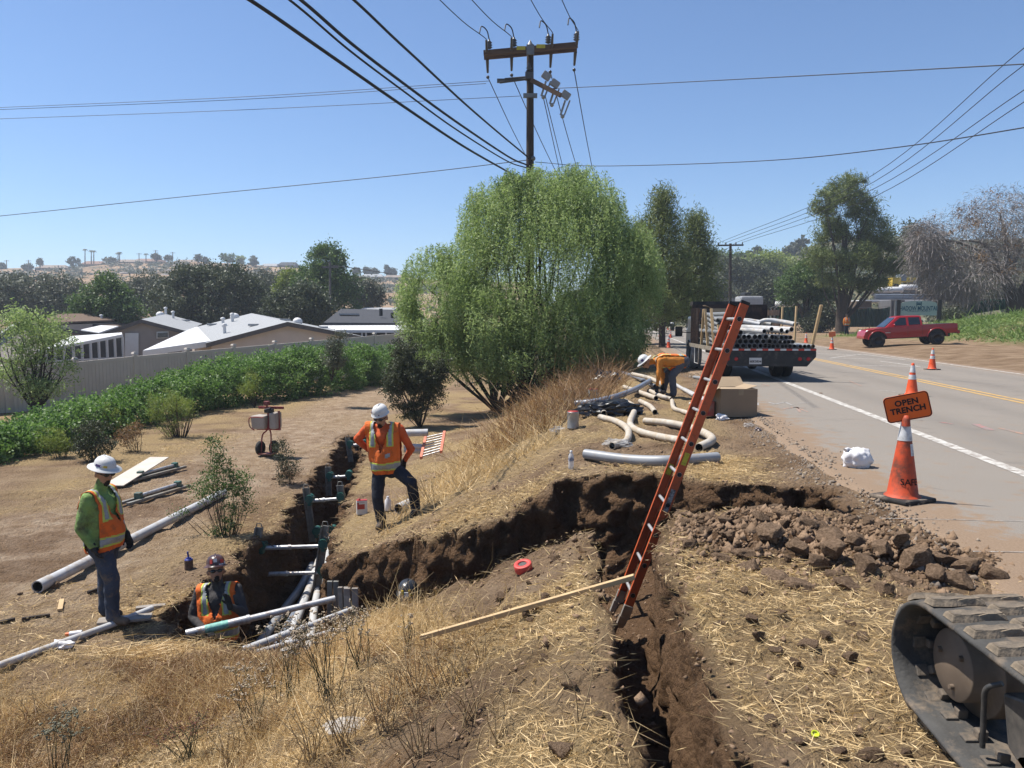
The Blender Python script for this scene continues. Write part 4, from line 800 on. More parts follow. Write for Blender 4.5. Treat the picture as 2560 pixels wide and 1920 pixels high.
def person(name, loc, J, top, sleeve, legs, hat, hatstyle, label, group=None, voxel=.016, build=1.0, face=True, trim=False, beard=True, glove=True, vest=True, rz=0.0, stickers=(), hv=None):
    """J: joints in metres, x to the right, y away from the viewer, z up, from the feet"""
    j = {k: Vector(v) for k, v in J.items() if isinstance(v, tuple)}; root = empty(name, loc, (0, 0, rz), label=label, cat='person', group=group)
    ls, rs, lh, rh = j['ls'], j['rs'], j['lh'], j['rh']
    lat = (rs - ls).normalized(); mid_s = (ls + rs) / 2; mid_h = (lh + rh) / 2; spn = (mid_s - mid_h).normalized()
    fwd = Vector(J.get('fwd', (0, -1, 0))).normalized(); hl = (rh - lh).normalized()
    c = []; B = build
    T = lambda a, b, ra, rb, tg: c.append((tuple(a), tuple(b), ra, rb, tg))
    ch = mid_s - spn * .10; be = mid_h + spn * .12
    for sg in (-1, 1):
        T(mid_h + hl * sg * .075, ch + lat * sg * .10, .118 * B, .118 * B, 'top')
        T(mid_h + hl * sg * .075 - spn * .03, mid_h + hl * sg * .06 + spn * .05, .122 * B, .12 * B, 'leg')
    T(be + fwd * .05 * B, be + fwd * .05 * B + spn * .08, .135 * B, .13 * B, 'top'); T(ch + fwd * .02, ch, .13, .13, 'top')
    T(ls, rs, .068, .068, 'top'); nk = j['head'] - (j['head'] - mid_s).normalized() * .1
    T(mid_s, nk, .075, .062, 'neck')
    hf = Vector(J.get('look', tuple(fwd))).normalized(); hup = Vector(J.get('hup', (0, 0, 1))); hx = hf.cross(hup).normalized(); hup = hx.cross(hf)
    H = j['head']
    T(H + hup * .03 - hf * .015, H + hup * .04 + hf * .01, .088, .088, 'skin'); T(H - hup * .06 + hf * .03, H - hup * .02 + hf * .03, .058, .07, 'skin')
    T(H - hup * .088 + hf * .062, H - hup * .06 + hf * .072, .036, .028, 'beard' if beard else 'skin')
    T(H + hf * .085 + hup * .005, H + hf * .108 - hup * .025, .012, .017, 'skin')
    T(H + hf * .075 + hup * .035, H + hf * .07 + hup * .03, .03, .03, 'skin')
    for sg in (-1, 1): T(H + hx * sg * .09 - hf * .01, H + hx * sg * .09 - hf * .01 - hup * .03, .018, .014, 'skin')
    for q in 'lr':
        s_, e_, w_ = j[q + 's'], j[q + 'e'], j[q + 'w']
        T(s_, e_, .068 * B, .052 * B, 'sleeve'); T(e_, w_, .052 * B, .036, 'sleeve')
        k_, a_ = j[q + 'k'], j[q + 'a']; h_ = j[q + 'h']
        T(h_, k_, .102 * B, .084, 'leg'); T(k_, a_ + Vector((0, 0, .02)), .082, .070, 'leg'); t_ = j[q + 't']
        T(a_ + Vector((0, 0, .03)), a_, .06, .055, 'boot'); T(a_ - Vector((0, 0, .02)) , t_, .05, .045, 'boot')
    me = capsules(c, 'body', voxel); V, F = mesh_np(me); Cn = V[F].mean(1)
    tags = sorted({x[4] for x in c}); D = np.stack([np.min([seg_d(Cn, *x[:4]) for x in c if x[4] == tg], 0) for tg in tags])
    mm = {'top': top, 'sleeve': sleeve, 'neck': top if J.get('collar') else M_SKIN, 'skin': M_SKIN, 'beard': M_BEARD, 'leg': legs, 'boot': M_BOOT}
    for tg in tags: me.materials.append(mm[tg])
    pick = D.argmin(0); me.polygons.foreach_set('material_index', pick.astype(np.int32)); me.polygons.foreach_set('use_smooth', np.ones(len(F), bool))
    # cloth folds
    nrm = np.empty(len(V) * 3, np.float32); me.vertices.foreach_get('normal', nrm); nrm = nrm.reshape(-1, 3)
    amp = np.zeros(len(V)); cloth = np.array([tg in ('top', 'sleeve', 'leg') for tg in tags])[pick]; amp[F[cloth].ravel()] = .016
    V2 = V + nrm * (amp * (fbm(V[:, 0] * 9, V[:, 1] * 9, V[:, 2] * 14 + V[:, 0] * 10, 3, 7) - .5) * 1.6)[:, None]
    me.vertices.foreach_set('co', V2.astype(np.float32).ravel()); me.update()
    b = bpy.data.objects.new('body', me); COL.objects.link(b); b.parent = root
    if vest:
        vc = [(x[0], x[1], x[2] + .022, x[3] + .022) for x in c if x[4] == 'top']
        vm = capsules(vc, 'vest', max(voxel * .8, .011), 2); V, F = mesh_np(vm); Cn = V[F].mean(1); rel = Cn - np.array(mid_h)
        L = (mid_s - mid_h).length; v = rel @ np.array(spn) / L; cc = Cn - np.array(mid_s); a = cc @ np.array(lat); fr = cc @ np.array(fwd)
        sw = np.abs(np.dot(np.array(rs - ls), np.array(lat))) / 2
        keep = (v > -.12) & (np.abs(a) < sw + .01) & ~((fr > .02) & (np.abs(a) < .008 + .088 * np.clip((v - .46) / .5, 0, 1.2)) & (v > .46)) & ~((np.abs(a) < .085) & (v > 1.02))
        ab = np.abs(a); band = (v > .02) & (v < .155); shs = (ab > .095) & (ab < .145) & (v > (.62 if not trim else .55)); pocket = (fr > 0) & (a > .06) & (a < .12) & (v > .33) & (v < .43)
        st = band | shs | pocket
        ln = (~st) & (((v > -.02) & (v < .195)) | ((ab > .075) & (ab < .165) & (v > (.59 if not trim else .52))))
        N_ = np.empty(len(V) * 3, np.float32); vm.vertices.foreach_get('normal', N_); N_ = N_.reshape(-1, 3)
        V = V + N_ * ((fbm(V[:, 0] * 8, V[:, 1] * 8, V[:, 2] * 6, 3, 13) - .5) * .035)[:, None]
        def sub(nm, msk, m_, par):
            Fs = F[msk]; u, inv = np.unique(Fs, return_inverse=True); o = npmesh(nm, V[u], inv.reshape(-1, 4), m_, parent=par, smooth=True)
            md = o.modifiers.new('t', 'SOLIDIFY'); md.thickness = .006; md.offset = 1; return o
        vo = sub('safety_vest', keep & ~st & ~ln, M_VEST, root); sub('reflective_stripe', keep & st, M_REFL, vo); sub('stripe_trim', keep & ln, M_LIMET, vo)
        bpy.data.meshes.remove(vm)
    # hat
    hd = hf; hz = hup
    if hv is not None: hz = Vector(hv).normalized(); hd = (hf - hz * hf.dot(hz)).normalized()
    hxx = hd.cross(hz); Mh = Matrix.Translation(H + hup * .075) @ Matrix((hxx, hd, hz)).transposed().to_4x4()
    mb = MB(); bw = .062 if hatstyle == 'full' else .032 if hatstyle == 'mid' else .018
    mb.lathe([(.112 + bw, -.014), (.110 + bw, -.008), (.113, .004), (.112, .03), (.104, .065), (.082, .098), (.045, .117), (.001, .122)], 24, Mh, 0, True, sx=.93, sy=1.1)
    mb.lathe([(.112 + bw, -.014), (.100, -.004), (.02, .04)], 24, Mh, 0, True, sx=.93, sy=1.1, cap=False)
    if hatstyle == 'cap': mb.add([(-.09, .08, 0), (-.06, .165, -.02), (0, .185, -.024), (.06, .165, -.02), (.09, .08, 0), (-.09, .08, .008), (-.06, .165, -.012), (0, .185, -.016), (.06, .165, -.012), (.09, .08, .008)], [(0, 4, 3, 2, 1), (5, 6, 7, 8, 9), (0, 1, 6, 5), (1, 2, 7, 6), (2, 3, 8, 7), (3, 4, 9, 8)], Mh)
    ho = mb.build('hard_hat', hat, root)
    rm = MB(); rm.tube([Mh @ Vector((0, .118 * math.cos(t), .122 * math.sin(t) + .004)) for t in np.linspace(.25, math.pi - .25, 9)], .009, 6); rm.build('crest', hat, ho)
    for (an, zz, wd, hh, mi) in stickers:
        s = MB(); r0 = .117 - .12 * max(0, zz - .03); pts = []
        for q in (-.5, .5):
            t = an + q * wd / .115
            pts.append((math.sin(t) * r0 * .93, math.cos(t) * r0 * 1.1))
        (x0, y0), (x1, y1) = pts; k = .004
        s.add([Mh @ Vector(p) for p in [(x0 * 1.02, y0 * 1.02, zz - hh / 2), (x1 * 1.02, y1 * 1.02, zz - hh / 2), (x1 * .985, y1 * .985, zz + hh / 2), (x0 * .985, y0 * .985, zz + hh / 2), (x0 * .96, y0 * .96, zz - hh / 2), (x1 * .96, y1 * .96, zz - hh / 2), (x1 * .94, y1 * .94, zz + hh / 2), (x0 * .94, y0 * .94, zz + hh / 2)]], [(0, 1, 2, 3), (7, 6, 5, 4), (0, 4, 5, 1), (2, 6, 7, 3), (1, 5, 6, 2), (0, 3, 7, 4)])
        s.build('sticker', M_STK[mi], ho)
    if face:
        g = MB()
        for sg in (-1, 1): g.ball(H + hx * sg * .036 + hf * .093 + hup * .012, (.032, .014, .021), 10, 6, M=Matrix((hx, hf, hup)).transposed())
        g.tube([H + hx * -.088 + hf * .0 + hup * .015, H + hx * -.07 + hf * .082 + hup * .016, H + hf * .105 + hup * .018, H + hx * .07 + hf * .082 + hup * .016, H + hx * .088 + hup * .015], .006, 6)
        g.build('sunglasses', M_LENS, root)
    if glove:
        for q in 'lr':
            w = j[q + 'w']; gd = Vector(J.get(q + 'hand', tuple((w - j[q + 'e']).normalized()))).normalized()
            side = Vector(J.get(q + 'palm', (0, -1, 0))); sx = gd.cross(side).normalized(); up_ = sx.cross(gd).normalized(); hc = []
            curl = J.get(q + 'curl', .5)
            hc.append((w - gd * .02, w + gd * .03, .036, .034)); 
            for i, (of, ln_) in enumerate([(-.032, .072), (-.011, .082), (.011, .078), (.032, .062)]):
                p0 = w + gd * .03 + sx * of * .6; p1 = w + gd * .095 + sx * of; p2 = p1 + (gd * math.cos(curl) - up_ * math.sin(curl) * -1).normalized() * ln_ * .5; p3 = p2 + (gd * math.cos(curl * 2.2) + up_ * math.sin(curl * 2.2)).normalized() * ln_ * .5
                hc += [(p0, p1, .018, .013), (p1, p2, .0115, .0105), (p2, p3, .0105, .009)]
            th = J.get(q + 'thumb', 1); t0 = w + gd * .035 + sx * .03 * th; t1 = w + gd * .07 + sx * .062 * th + up_ * .012; t2 = t1 + (gd * .8 + up_ * .4) * .035
            hc += [(t0, t1, .016, .013), (t1, t2, .0125, .010)]
            gm = capsules(hc, 'glove', .007 if voxel < .02 else .011, 1); gm.materials.append(M_GLOVE); gm.polygons.foreach_set('use_smooth', np.ones(len(gm.polygons), bool))
            go = bpy.data.objects.new('glove', gm); COL.objects.link(go); go.parent = root
    return root
# man standing on the left bank, looking down into the trench
Pl = G(109, 622)
person('person', Pl, dict(head=(.02, 0, 1.665), ls=(-.06, -.19, 1.42), rs=(-.02, .17, 1.42), lh=(-.02, -.085, .90), rh=(0, .085, .90),
    le=(-.12, -.26, 1.13), lw=(.0, -.25, .92), re=(-.03, .27, 1.14), rw=(.13, .22, .92), lk=(.10, -.09, .50), la=(.09, -.09, .08), lt=(.25, -.12, .05), rk=(-.07, .1, .50), ra=(-.09, .1, .08), rt=(.06, .1, .05),
    fwd=(.97, -.25, 0), look=(.86, -.42, -.2), hup=(.15, -.05, 1), lhand=(.35, 0, -1), lpalm=(.6, .4, 0), lcurl=.45, rhand=(.3, 0, -1), collar=1),
    M_LIME, M_LIME, M_JEAN, M_HATW, 'full', 'worker in a white full-brim hard hat, lime sleeves and orange vest standing on the bank', voxel=.015, build=1.13, trim=True,
    stickers=[(.75, .035, .05, .022, 0), (1.35, .035, .07, .025, 2), (1.0, .036, .03, .02, 1)])
# man in the trench holding up a hand
Pt = pY(216, 553, 8.75); Pt.z -= 1.93
person('person', Pt, dict(head=(.0, -.02, 1.715), ls=(-.215, .02, 1.45), rs=(.21, .04, 1.48), lh=(-.09, .02, .95), rh=(.09, .02, .95),
    le=(-.30, -.02, 1.17), lw=(-.06, -.24, 1.09), re=(.33, -.08, 1.24), rw=(.25, -.28, 1.40), lk=(-.1, -.03, .5), la=(-.1, .05, .08), lt=(-.1, -.1, .05), rk=(.1, -.03, .5), ra=(.1, .05, .08), rt=(.1, -.1, .05),
    fwd=(.15, -1, 0), look=(.42, -.88, .22), lhand=(.85, -.5, -.1), lpalm=(0, 0, 1), lcurl=-.5, rhand=(-.15, -.25, 1), rpalm=(-.3, -1, 0), rcurl=.12, rthumb=-1, collar=1),
    M_CHAR, M_CHAR, M_JEAN, M_HATM, 'mid', 'worker standing in the trench in a dark stickered hard hat with one gloved hand raised', voxel=.014, build=1.04, trim=True,
    stickers=[(.1, .06, .04, .04, 1), (-.7, .045, .045, .04, 3), (-.55, .012, .06, .012, 1), (.55, .05, .03, .05, 3), (-1.1, .02, .03, .03, 1)])
# man in orange with hands on his hips
Pm = G(382, 528)
person('person', Pm, dict(head=(.02, -.06, 1.56), ls=(-.19, 0, 1.40), rs=(.26, -.02, 1.40), lh=(-.03, .03, .84), rh=(.17, .03, .85),
    le=(-.34, .06, 1.24), lw=(-.15, .12, 1.04), re=(.41, .08, 1.10), rw=(.31, .12, .92), lk=(-.05, -.05, .44), la=(-.01, .02, .07), lt=(-.02, -.17, .045), rk=(.44, -.12, .66), ra=(.47, .04, .26), rt=(.46, -.14, .23),
    fwd=(-.12, -1, 0), look=(-.30, -.88, -.34), hup=(-.1, -.3, 1), lhand=(.7, .3, -.5), rhand=(-.3, .2, -1), collar=1),
    M_ORSH, M_ORSH, M_NAVY, M_HATW, 'full2', 'worker in orange with hands on hips and one knee bent beside the trench', voxel=.014, build=1.02,
    stickers=[(.9, .04, .03, .03, 2), (-.4, .02, .015, .012, 2)])
# helmeted man low in the cross trench
Ph = pY(408, 579, 7.75); Ph.z -= 1.80
person('person', Ph, dict(head=(0, 0, 1.60), ls=(-.19, .03, 1.36), rs=(.19, .03, 1.36), lh=(-.09, .1, .85), rh=(.09, .1, .85),
    le=(-.24, -.05, 1.1), lw=(-.1, -.25, 1.0), re=(.24, -.05, 1.1), rw=(.1, -.25, 1.0), lk=(-.1, -.05, .45), la=(-.1, .05, .08), lt=(-.1, -.1, .05), rk=(.1, -.05, .45), ra=(.1, .05, .08), rt=(.1, -.1, .05),
    fwd=(0, -1, 0), look=(0, -1, -.2)), M_CHAR, M_CHAR, M_JEAN, M_HATB, 'full2', 'worker down in the cross trench with only his black stickered hard hat showing', voxel=.022, vest=True,
    stickers=[(0, .035, .045, .05, 1), (-.42, .03, .03, .025, 0), (.38, .045, .03, .022, 0), (.75, .03, .03, .035, 1), (-.3, .075, .028, .016, 0), (.42, .07, .028, .016, 0), (-.2, .0, .02, .014, 0)])
# man bending over the pipes
Pb = G(672, 398)
person('person', Pb, dict(head=(-.57, -.02, .74), ls=(-.30, -.17, .80), rs=(-.32, .17, .80), lh=(.20, -.09, .78), rh=(.20, .09, .78),
    le=(-.33, -.20, .52), lw=(-.36, -.17, .27), re=(-.20, .12, .50), rw=(-.19, .08, .27), lk=(-.03, -.1, .47), la=(.02, -.08, .08), lt=(-.13, -.1, .05), rk=(-.08, .18, .47), ra=(-.13, .30, .10), rt=(-.28, .30, .06),
    fwd=(0, 0, -1), look=(-.75, -.1, -.65), hup=(-.62, 0, .75), lhand=(-.05, -.05, -1), rhand=(.05, 0, -1), collar=1),
    M_ORYE, M_ORYE, M_GREYT, M_HATW, 'full', 'worker bending down over the grey pipes beside the road', voxel=.018, trim=True, build=1.03, stickers=[(-1.2, .04, .05, .05, 2)])
# far workers
def farman(px, py, Y, lab, top=M_ORYE, h=1.75, rz=0, hat=M_BEARD):
    p = pY(px, py, Y); p.z = max(gz(p.x, p.y), 0.0); k = h / 1.8; J = dict(head=(0, 0, 1.62), ls=(-.2, 0, 1.4), rs=(.2, 0, 1.4), lh=(-.09, 0, .9), rh=(.09, 0, .9), le=(-.28, -.02, 1.14), lw=(-.27, -.08, .9), re=(.28, .02, 1.14), rw=(.26, .05, .9),
        lk=(-.1, -.08, .5), la=(-.1, .02, .08), lt=(-.1, .14, .05), rk=(.1, .02, .5), ra=(.1, -.12, .1), rt=(.1, .0, .05), fwd=(0, 1, 0), look=(0, 1, -.1), collar=1)
    o = person('person', p, J, top, top, M_NAVY, hat, 'full2', lab, voxel=.03, face=False, glove=False); o.scale = (k, k, k); o.rotation_euler.z = rz; return o
farman(846, 340.5, 62, 'distant worker in a hi-vis jacket walking away near the red pickup')
farman(660.5, 329, 74, 'distant worker in orange standing in front of the oncoming car', rz=2.6)
# ================================================================ vehicles, cones, rubber track
def text_mesh(txt, size, m, parent, Mx, name='lettering', depth=.001, spacing=1.0, wrap=None, bold=0.0):
    c = bpy.data.curves.new(name, 'FONT'); c.body = txt; c.size = size; c.align_x = 'CENTER'; c.align_y = 'CENTER'; c.extrude = depth; c.space_character = spacing; c.offset = bold; c.resolution_u = 3
    o = bpy.data.objects.new(name, c); COL.objects.link(o); dg = bpy.context.evaluated_depsgraph_get(); me = bpy.data.meshes.new_from_object(o.evaluated_get(dg)); bpy.data.objects.remove(o); bpy.data.curves.remove(c)
    for v in me.vertices: v.co = (wrap(v.co) if wrap else Mx @ v.co)
    me.materials.clear(); me.materials.append(m); o = bpy.data.objects.new(name, me); COL.objects.link(o); o.parent = parent; return o
STAND = Matrix.Rotation(R(90), 4, 'X')                        # text plane upright, facing -y
M_CONE = mat('cone_orange', (.74, .085, .016), .55, var=.12, scale=9, dirt=(.35, .06, .02), dirt_amt=.25, dscale=9)
M_CONED = mat('cone_orange_grimy', (.60, .075, .02), .65, var=.2, scale=8, dirt=(.11, .055, .035), dirt_amt=.6, dscale=7)
M_CBASE = mat('cone_base', (.03, .028, .026), .8, var=.3, scale=12, dirt=(.38, .30, .22), dirt_amt=.45, dscale=5)
M_COLL = mat('cone_collar', (.60, .60, .60), .45, var=.08, scale=10, dirt=(.36, .33, .31), dirt_amt=.45, dscale=12)
M_INK = mat('black_ink', (.015, .013, .012), .7)
M_SIGNO = mat('sign_orange', (.80, .13, .012), .55, var=.05, scale=5)
def cone_r(z, h=.71): return .132 * (1 - z / h) + .027 * (z / h)
def cone(loc, rz, label, bands=((.36, .46), (.51, .66)), m=None, h=.71, k=1.0, rot=(0, 0)):
    root = empty('traffic_cone', loc, (rot[0], rot[1], rz), label=label, cat='traffic cone', group='orange traffic cones'); m = m or M_CONE
    b = MB(); b.box((0, 0, .018), (.37, .37, .036), bev=.014); b.build('cone_base', M_CBASE, root)
    b = MB(); b.lathe([(.15, .034), (.14, .045)] + [(cone_r(z), z) for z in (.06, .2, .35, .5, .65, .70)] + [(.02, .712), (.012, .70)], 26); b.build('cone_body', m, root)
    for z0, z1 in bands:
        c = MB(); c.lathe([(cone_r(z0) + .003, z0), (cone_r(z1) + .003, z1)], 26, cap=False); c.build('reflective_collar', M_COLL, root)
    root.scale = (k, k, k); return root
pc = pz(909, 503, 0.0)
c0 = cone(pc + Vector((0, .12, .002)), R(24), 'nearest traffic cone, grimy and carrying the OPEN TRENCH sign', ((.515, .665),), M_CONED, k=1.07)
b = MB(); b.lathe([(cone_r(.39) + .003, .39), (cone_r(.49) + .003, .49)], 40, cap=False)
keep = [(f, m_) for f, m_ in zip(b.f, b.m) if R(-100) < math.atan2(b.v[f[0]][1], b.v[f[0]][0]) < R(-72)]
b2 = MB(); b2.v = b.v; b2.f = [k for k, _ in keep]; b2.m = [0] * len(keep); b2.sm = [True] * len(keep)
if keep: b2.build('torn_collar', M_COLL, c0)
def wrapc(ang, z0):
    def f(co):
        z = z0 + co.y; r = cone_r(z) + .004; a = R(ang) + co.x / r; return Vector((math.cos(a) * r, math.sin(a) * r, z))
    return f
text_mesh('SAFE', .075, M_INK, c0, None, wrap=wrapc(-112, .17), name='stencil_lettering', spacing=1.0, bold=.001)
def signpanel(root, w, h, lines, Mx, size, pos):
    def rr(w, h, r, n=5): return [(sx * (w / 2 - r) + r * math.cos(t + q), sy * (h / 2 - r) + r * math.sin(t + q)) for (sx, sy, q) in ((1, 1, 0), (-1, 1, R(90)), (-1, -1, R(180)), (1, -1, R(270))) for t in np.linspace(0, R(90), n)]
    b = MB(); b.prism(rr(w, h, .034), 0, .006, Mx); b.build('sign_panel', M_SIGNO, root)
    o, i = rr(w - .006, h - .006, .032), rr(w - .020, h - .020, .026); n = len(o); b = MB(); b.add([(x, -.0012, z) for x, z in o] + [(x, -.0012, z) for x, z in i], [(j, (j + 1) % n, n + (j + 1) % n, n + j) for j in range(n)], Mx); b.build('sign_border', M_INK, root)
    for tx, z, sp in lines: text_mesh(tx, size, M_INK, root, Mx @ Matrix.Translation((pos, -.0022, z)) @ STAND, bold=.0025, spacing=sp)
Ms = Matrix.Translation((-.01, -.02, .80)) @ Matrix.Rotation(R(-24) + R(-20), 4, 'Z') @ Matrix.Rotation(R(-14), 4, 'Y') @ Matrix.Rotation(R(4), 4, 'X')
sg = empty('trench_sign', (0, 0, 0)); bpy.data.objects.remove(sg)
signpanel(c0, .35, .225, [('OPEN', .042, 1.06), ('TRENCH', -.022, 1.04)], Ms, .068, 0.0)
b = MB(); b.lathe([(.035, .0), (.03, .06), (.018, .09), (.001, .092)], 14, Matrix.Translation((-.016, -.018, .64))); b.build('sign_clamp', M_CONED, c0)
cone(pz(914.5, 396.5, 0) + Vector((0, .12, .002)), .3, 'second traffic cone, straight behind the sign, with two white collars')
cone(pz(934, 370, 0) + Vector((0, .12, .002)), .1, 'third traffic cone, near the far edge line on the right')
c3 = cone(pz(832.5, 349.8, 0) + Vector((0, .1, .002)), .2, 'far traffic cone carrying a small orange sign left of the pickup')
b = MB(); b.box((0, 0, .84), (.40, .01, .26), Euler((0, R(-8), 0)).to_matrix()); b.build('sign_panel', mat('sign_orange_shaded', (.72, .15, .04), .6), c3)
for px, py, lab in [(806, 343, 'traffic cone beyond the truck tail beside the tall wooden stake'), (668.5, 348, 'dark traffic cone in front of the truck cab mirror'), (660, 336.5, 'small traffic cone on the edge line left of the truck'), (670.5, 338, 'small traffic cone just left of the truck mirror'), (668, 330, 'tiny traffic cone ahead of the truck, left of two'), (673, 330, 'tiny traffic cone ahead of the truck, right of two')]:
    cone(pz(px, py, 0) + Vector((0, 0, .002)), .3, lab)
# ---------------------------------------------------------------- stake truck
M_TKB = mat('truck_black', (.018, .018, .019), .55, var=.3, scale=9, dirt=(.12, .10, .085), dirt_amt=.35)
M_TKW = mat('truck_white', (.62, .62, .60), .4, var=.05)
M_RUST = mat('stake_steel', (.05, .033, .028), .8, var=.4, scale=12, dirt=(.14, .075, .05), dirt_amt=.4)
M_CHROME = mat('hub_metal', (.55, .55, .55), .35, .8, var=.2)
M_TAILR = mat('lamp_red', (.45, .02, .02), .25, var=.1); M_RW_R = mat('reflector_red', (.50, .05, .03), .5); M_RW_W = mat('reflector_white', (.62, .62, .62), .5)
M_GLASS = mat('vehicle_glass', (.012, .014, .018), .06, var=.1, spec=.8)
TH = Vector((.055, 1, 0)).normalized(); tx0 = pY(768, 352, 20.3); TO = Vector((tx0.x, tx0.y, .004))
tk = empty('stake_truck', TO, (0, 0, -math.atan2(TH.x, TH.y)), label='black flatbed stake truck parked on the shoulder loaded with pipes', cat='truck')
def tpart(nm, m, f, par=None): mb = MB(); f(mb); return mb.build(nm, m, par or tk)
tpart('deck', M_TKB, lambda b: b.box((0, 2.3, .83), (2.5, 4.6, .10)))
tpart('tail_panel', M_TKB, lambda b: b.prism([(-1.25, .79), (1.25, .79), (1.25, .66), (1.02, .40), (-1.02, .40), (-1.25, .66)], -.02, .06))
for i in range(16): tpart('reflector', M_RW_R if i % 2 else M_RW_W, lambda b: b.box((-1.17 + i * .156, -.028, .845), (.156, .006, .05)))
for x in (-1.05, -.83, .83, 1.05): tpart('tail_lamp', M_TAILR, lambda b: b.lathe([(.052, 0), (.05, .012), (.02, .018), (.001, .018)], 16, Matrix.Translation((x, -.022, .60)) @ Matrix.Rotation(R(90), 4, 'X')))
pl = tpart('number_plate', mat('plate_white', (.60, .58, .56), .5, var=.05), lambda b: b.box((-.33, -.03, .545), (.32, .012, .17)))
text_mesh('6EK3834', .082, M_INK, pl, Matrix.Translation((-.33, -.038, .53)) @ STAND, bold=.002)
0 and text_mesh('California', .03, mat('plate_red', (.4, .05, .05), .6), pl, Matrix.Translation((-.33, -.038, .605)) @ STAND)
def wheel(par, c, r, w, rimm, hub=.55, tread=True, spokes=0):
    o = empty('wheel', c); o.parent = par; T = Matrix.Rotation(R(90), 4, 'Y')
    b = MB(); b.lathe([(r * hub, -w / 2), (r * .9, -w / 2), (r * .985, -w * .36), (r, -w * .1), (r, w * .1), (r * .985, w * .36), (r * .9, w / 2), (r * hub, w / 2)], 26, T, cap=False)
    b.build('tyre', M_TYRE, o)
    b = MB(); b.lathe([(r * hub, -w * .48), (r * hub * .92, -w * .4), (r * hub * .85, -w * .2), (r * .2, -w * .25), (.001, -w * .3)], 22, T, cap=False); b.lathe([(r * hub, w * .48), (r * hub * .9, w * .3), (.001, w * .2)], 22, T, cap=False)
    ro = b.build('rim', rimm, o)
    for i in range(spokes):
        a = i * 2 * math.pi / spokes; s = MB(); s.bar((-w * .44, 0.02 * math.cos(a), .02 * math.sin(a)), (-w * .44, r * hub * .95 * math.cos(a), r * hub * .95 * math.sin(a)), .05, .03, up=(1, 0, 0)); s.build('spoke', rimm, o)
    return o
for x in (-.98, -.72, .72, .98): wheel(tk, (x, 1.75, .41), .41, .24, M_CHROME)
for x in (-.95, .95): wheel(tk, (x, 5.35, .41), .41, .24, M_CHROME)
tpart('chassis', M_TKB, lambda b: [b.box((-.42, 3, .62), (.1, 6, .2)), b.box((.42, 3, .62), (.1, 6, .2)), b.box((0, 1.75, .42), (1.7, .12, .12)), b.box((0, .6, .6), (1.9, .1, .2))])
tpart('side_rail', mat('side_rail_bare', (.30, .26, .21), .7, var=.3, scale=8), lambda b: b.box((-1.265, 2.3, .83), (.03, 4.6, .11)))
tpart('step_frame', M_RW_W, lambda b: b.tube([(-1.27, 3.6, .8), (-1.27, 3.6, .3), (-1.27, 3.0, .3), (-1.27, 2.9, .8)], .012, 6))
def stake(y, x, z0, z1, nm='stake', lean=(0, 0)): tpart(nm, M_RUST, lambda b: b.bar((x, y, z0), (x + lean[0], y + lean[1], z1), .05, .035))
for i in range(7): stake(3.3 + i * .2, -1.23, .86, 2.0)
for z in (1.15, 1.55, 1.9): tpart('rack_board', M_RUST, lambda b: b.box((-1.2, 3.9, z), (.02, 1.4, .12)))
for i in range(4): stake(3.3 + i * .4, 1.23, .86, 2.0)
for z in (1.1, 1.45, 1.85): tpart('rack_board', M_RUST, lambda b: b.box((1.2, 3.9, z), (.02, 1.4, .17)))
tpart('head_board', M_RUST, lambda b: [b.box((0, 4.6, 1.5), (2.4, .05, 1.25))])
for x, y, lean in ((1.16, .12, (.14, -.25)), (1.2, 1.7, (.03, 0)), (1.2, 3.0, (.02, 0))): tpart('wooden_stake', M_WOOD, lambda b: b.bar((x, y, .85), (x + lean[0], y + lean[1], 2.02), .085, .04))
for x, y, lean in ((-1.2, 2.9, (.02, -.15)), (-1.2, 1.9, (-.05, .3)), (-1.2, 1.05, (-.02, .4)), (-1.2, .1, (-.05, .2))): tpart('wooden_stake', M_WOOD, lambda b: b.bar((x, y, .85), (x + lean[0], y + lean[1], 1.95 if y > 1 else 1.5), .07, .04))
tpart('cab', M_TKW, lambda b: [b.box((0, 5.5, 1.25), (2.1, 1.7, 1.0), bev=.08), b.box((0, 5.35, 1.85), (1.9, 1.3, .5), bev=.1, taper=.92), b.box((0, 6.7, 1.0), (1.9, 1.0, .75), bev=.1)])
tpart('cab_window', M_GLASS, lambda b: b.box((0, 4.72, 1.9), (1.5, .02, .35)))
tpart('fender', mat('fender_silver', (.45, .46, .48), .35, .3), lambda b: b.lathe([(.47, -.18), (.50, 0), (.47, .18)], 22, Matrix.Translation((-.98, 5.35, .5)) @ Matrix.Rotation(R(90), 4, 'Y'), cap=False))
mi = tpart('mirror', M_TKB, lambda b: [b.box((-1.5, 5.3, 1.25), (.24, .08, .32), bev=.03), b.bar((-1.0, 5.3, 1.2), (-1.45, 5.3, 1.22), .03, .03)])
tpart('roof_rack', M_TKB, lambda b: b.box((-.35, 5.0, 2.16), (1.6, .5, .14)))
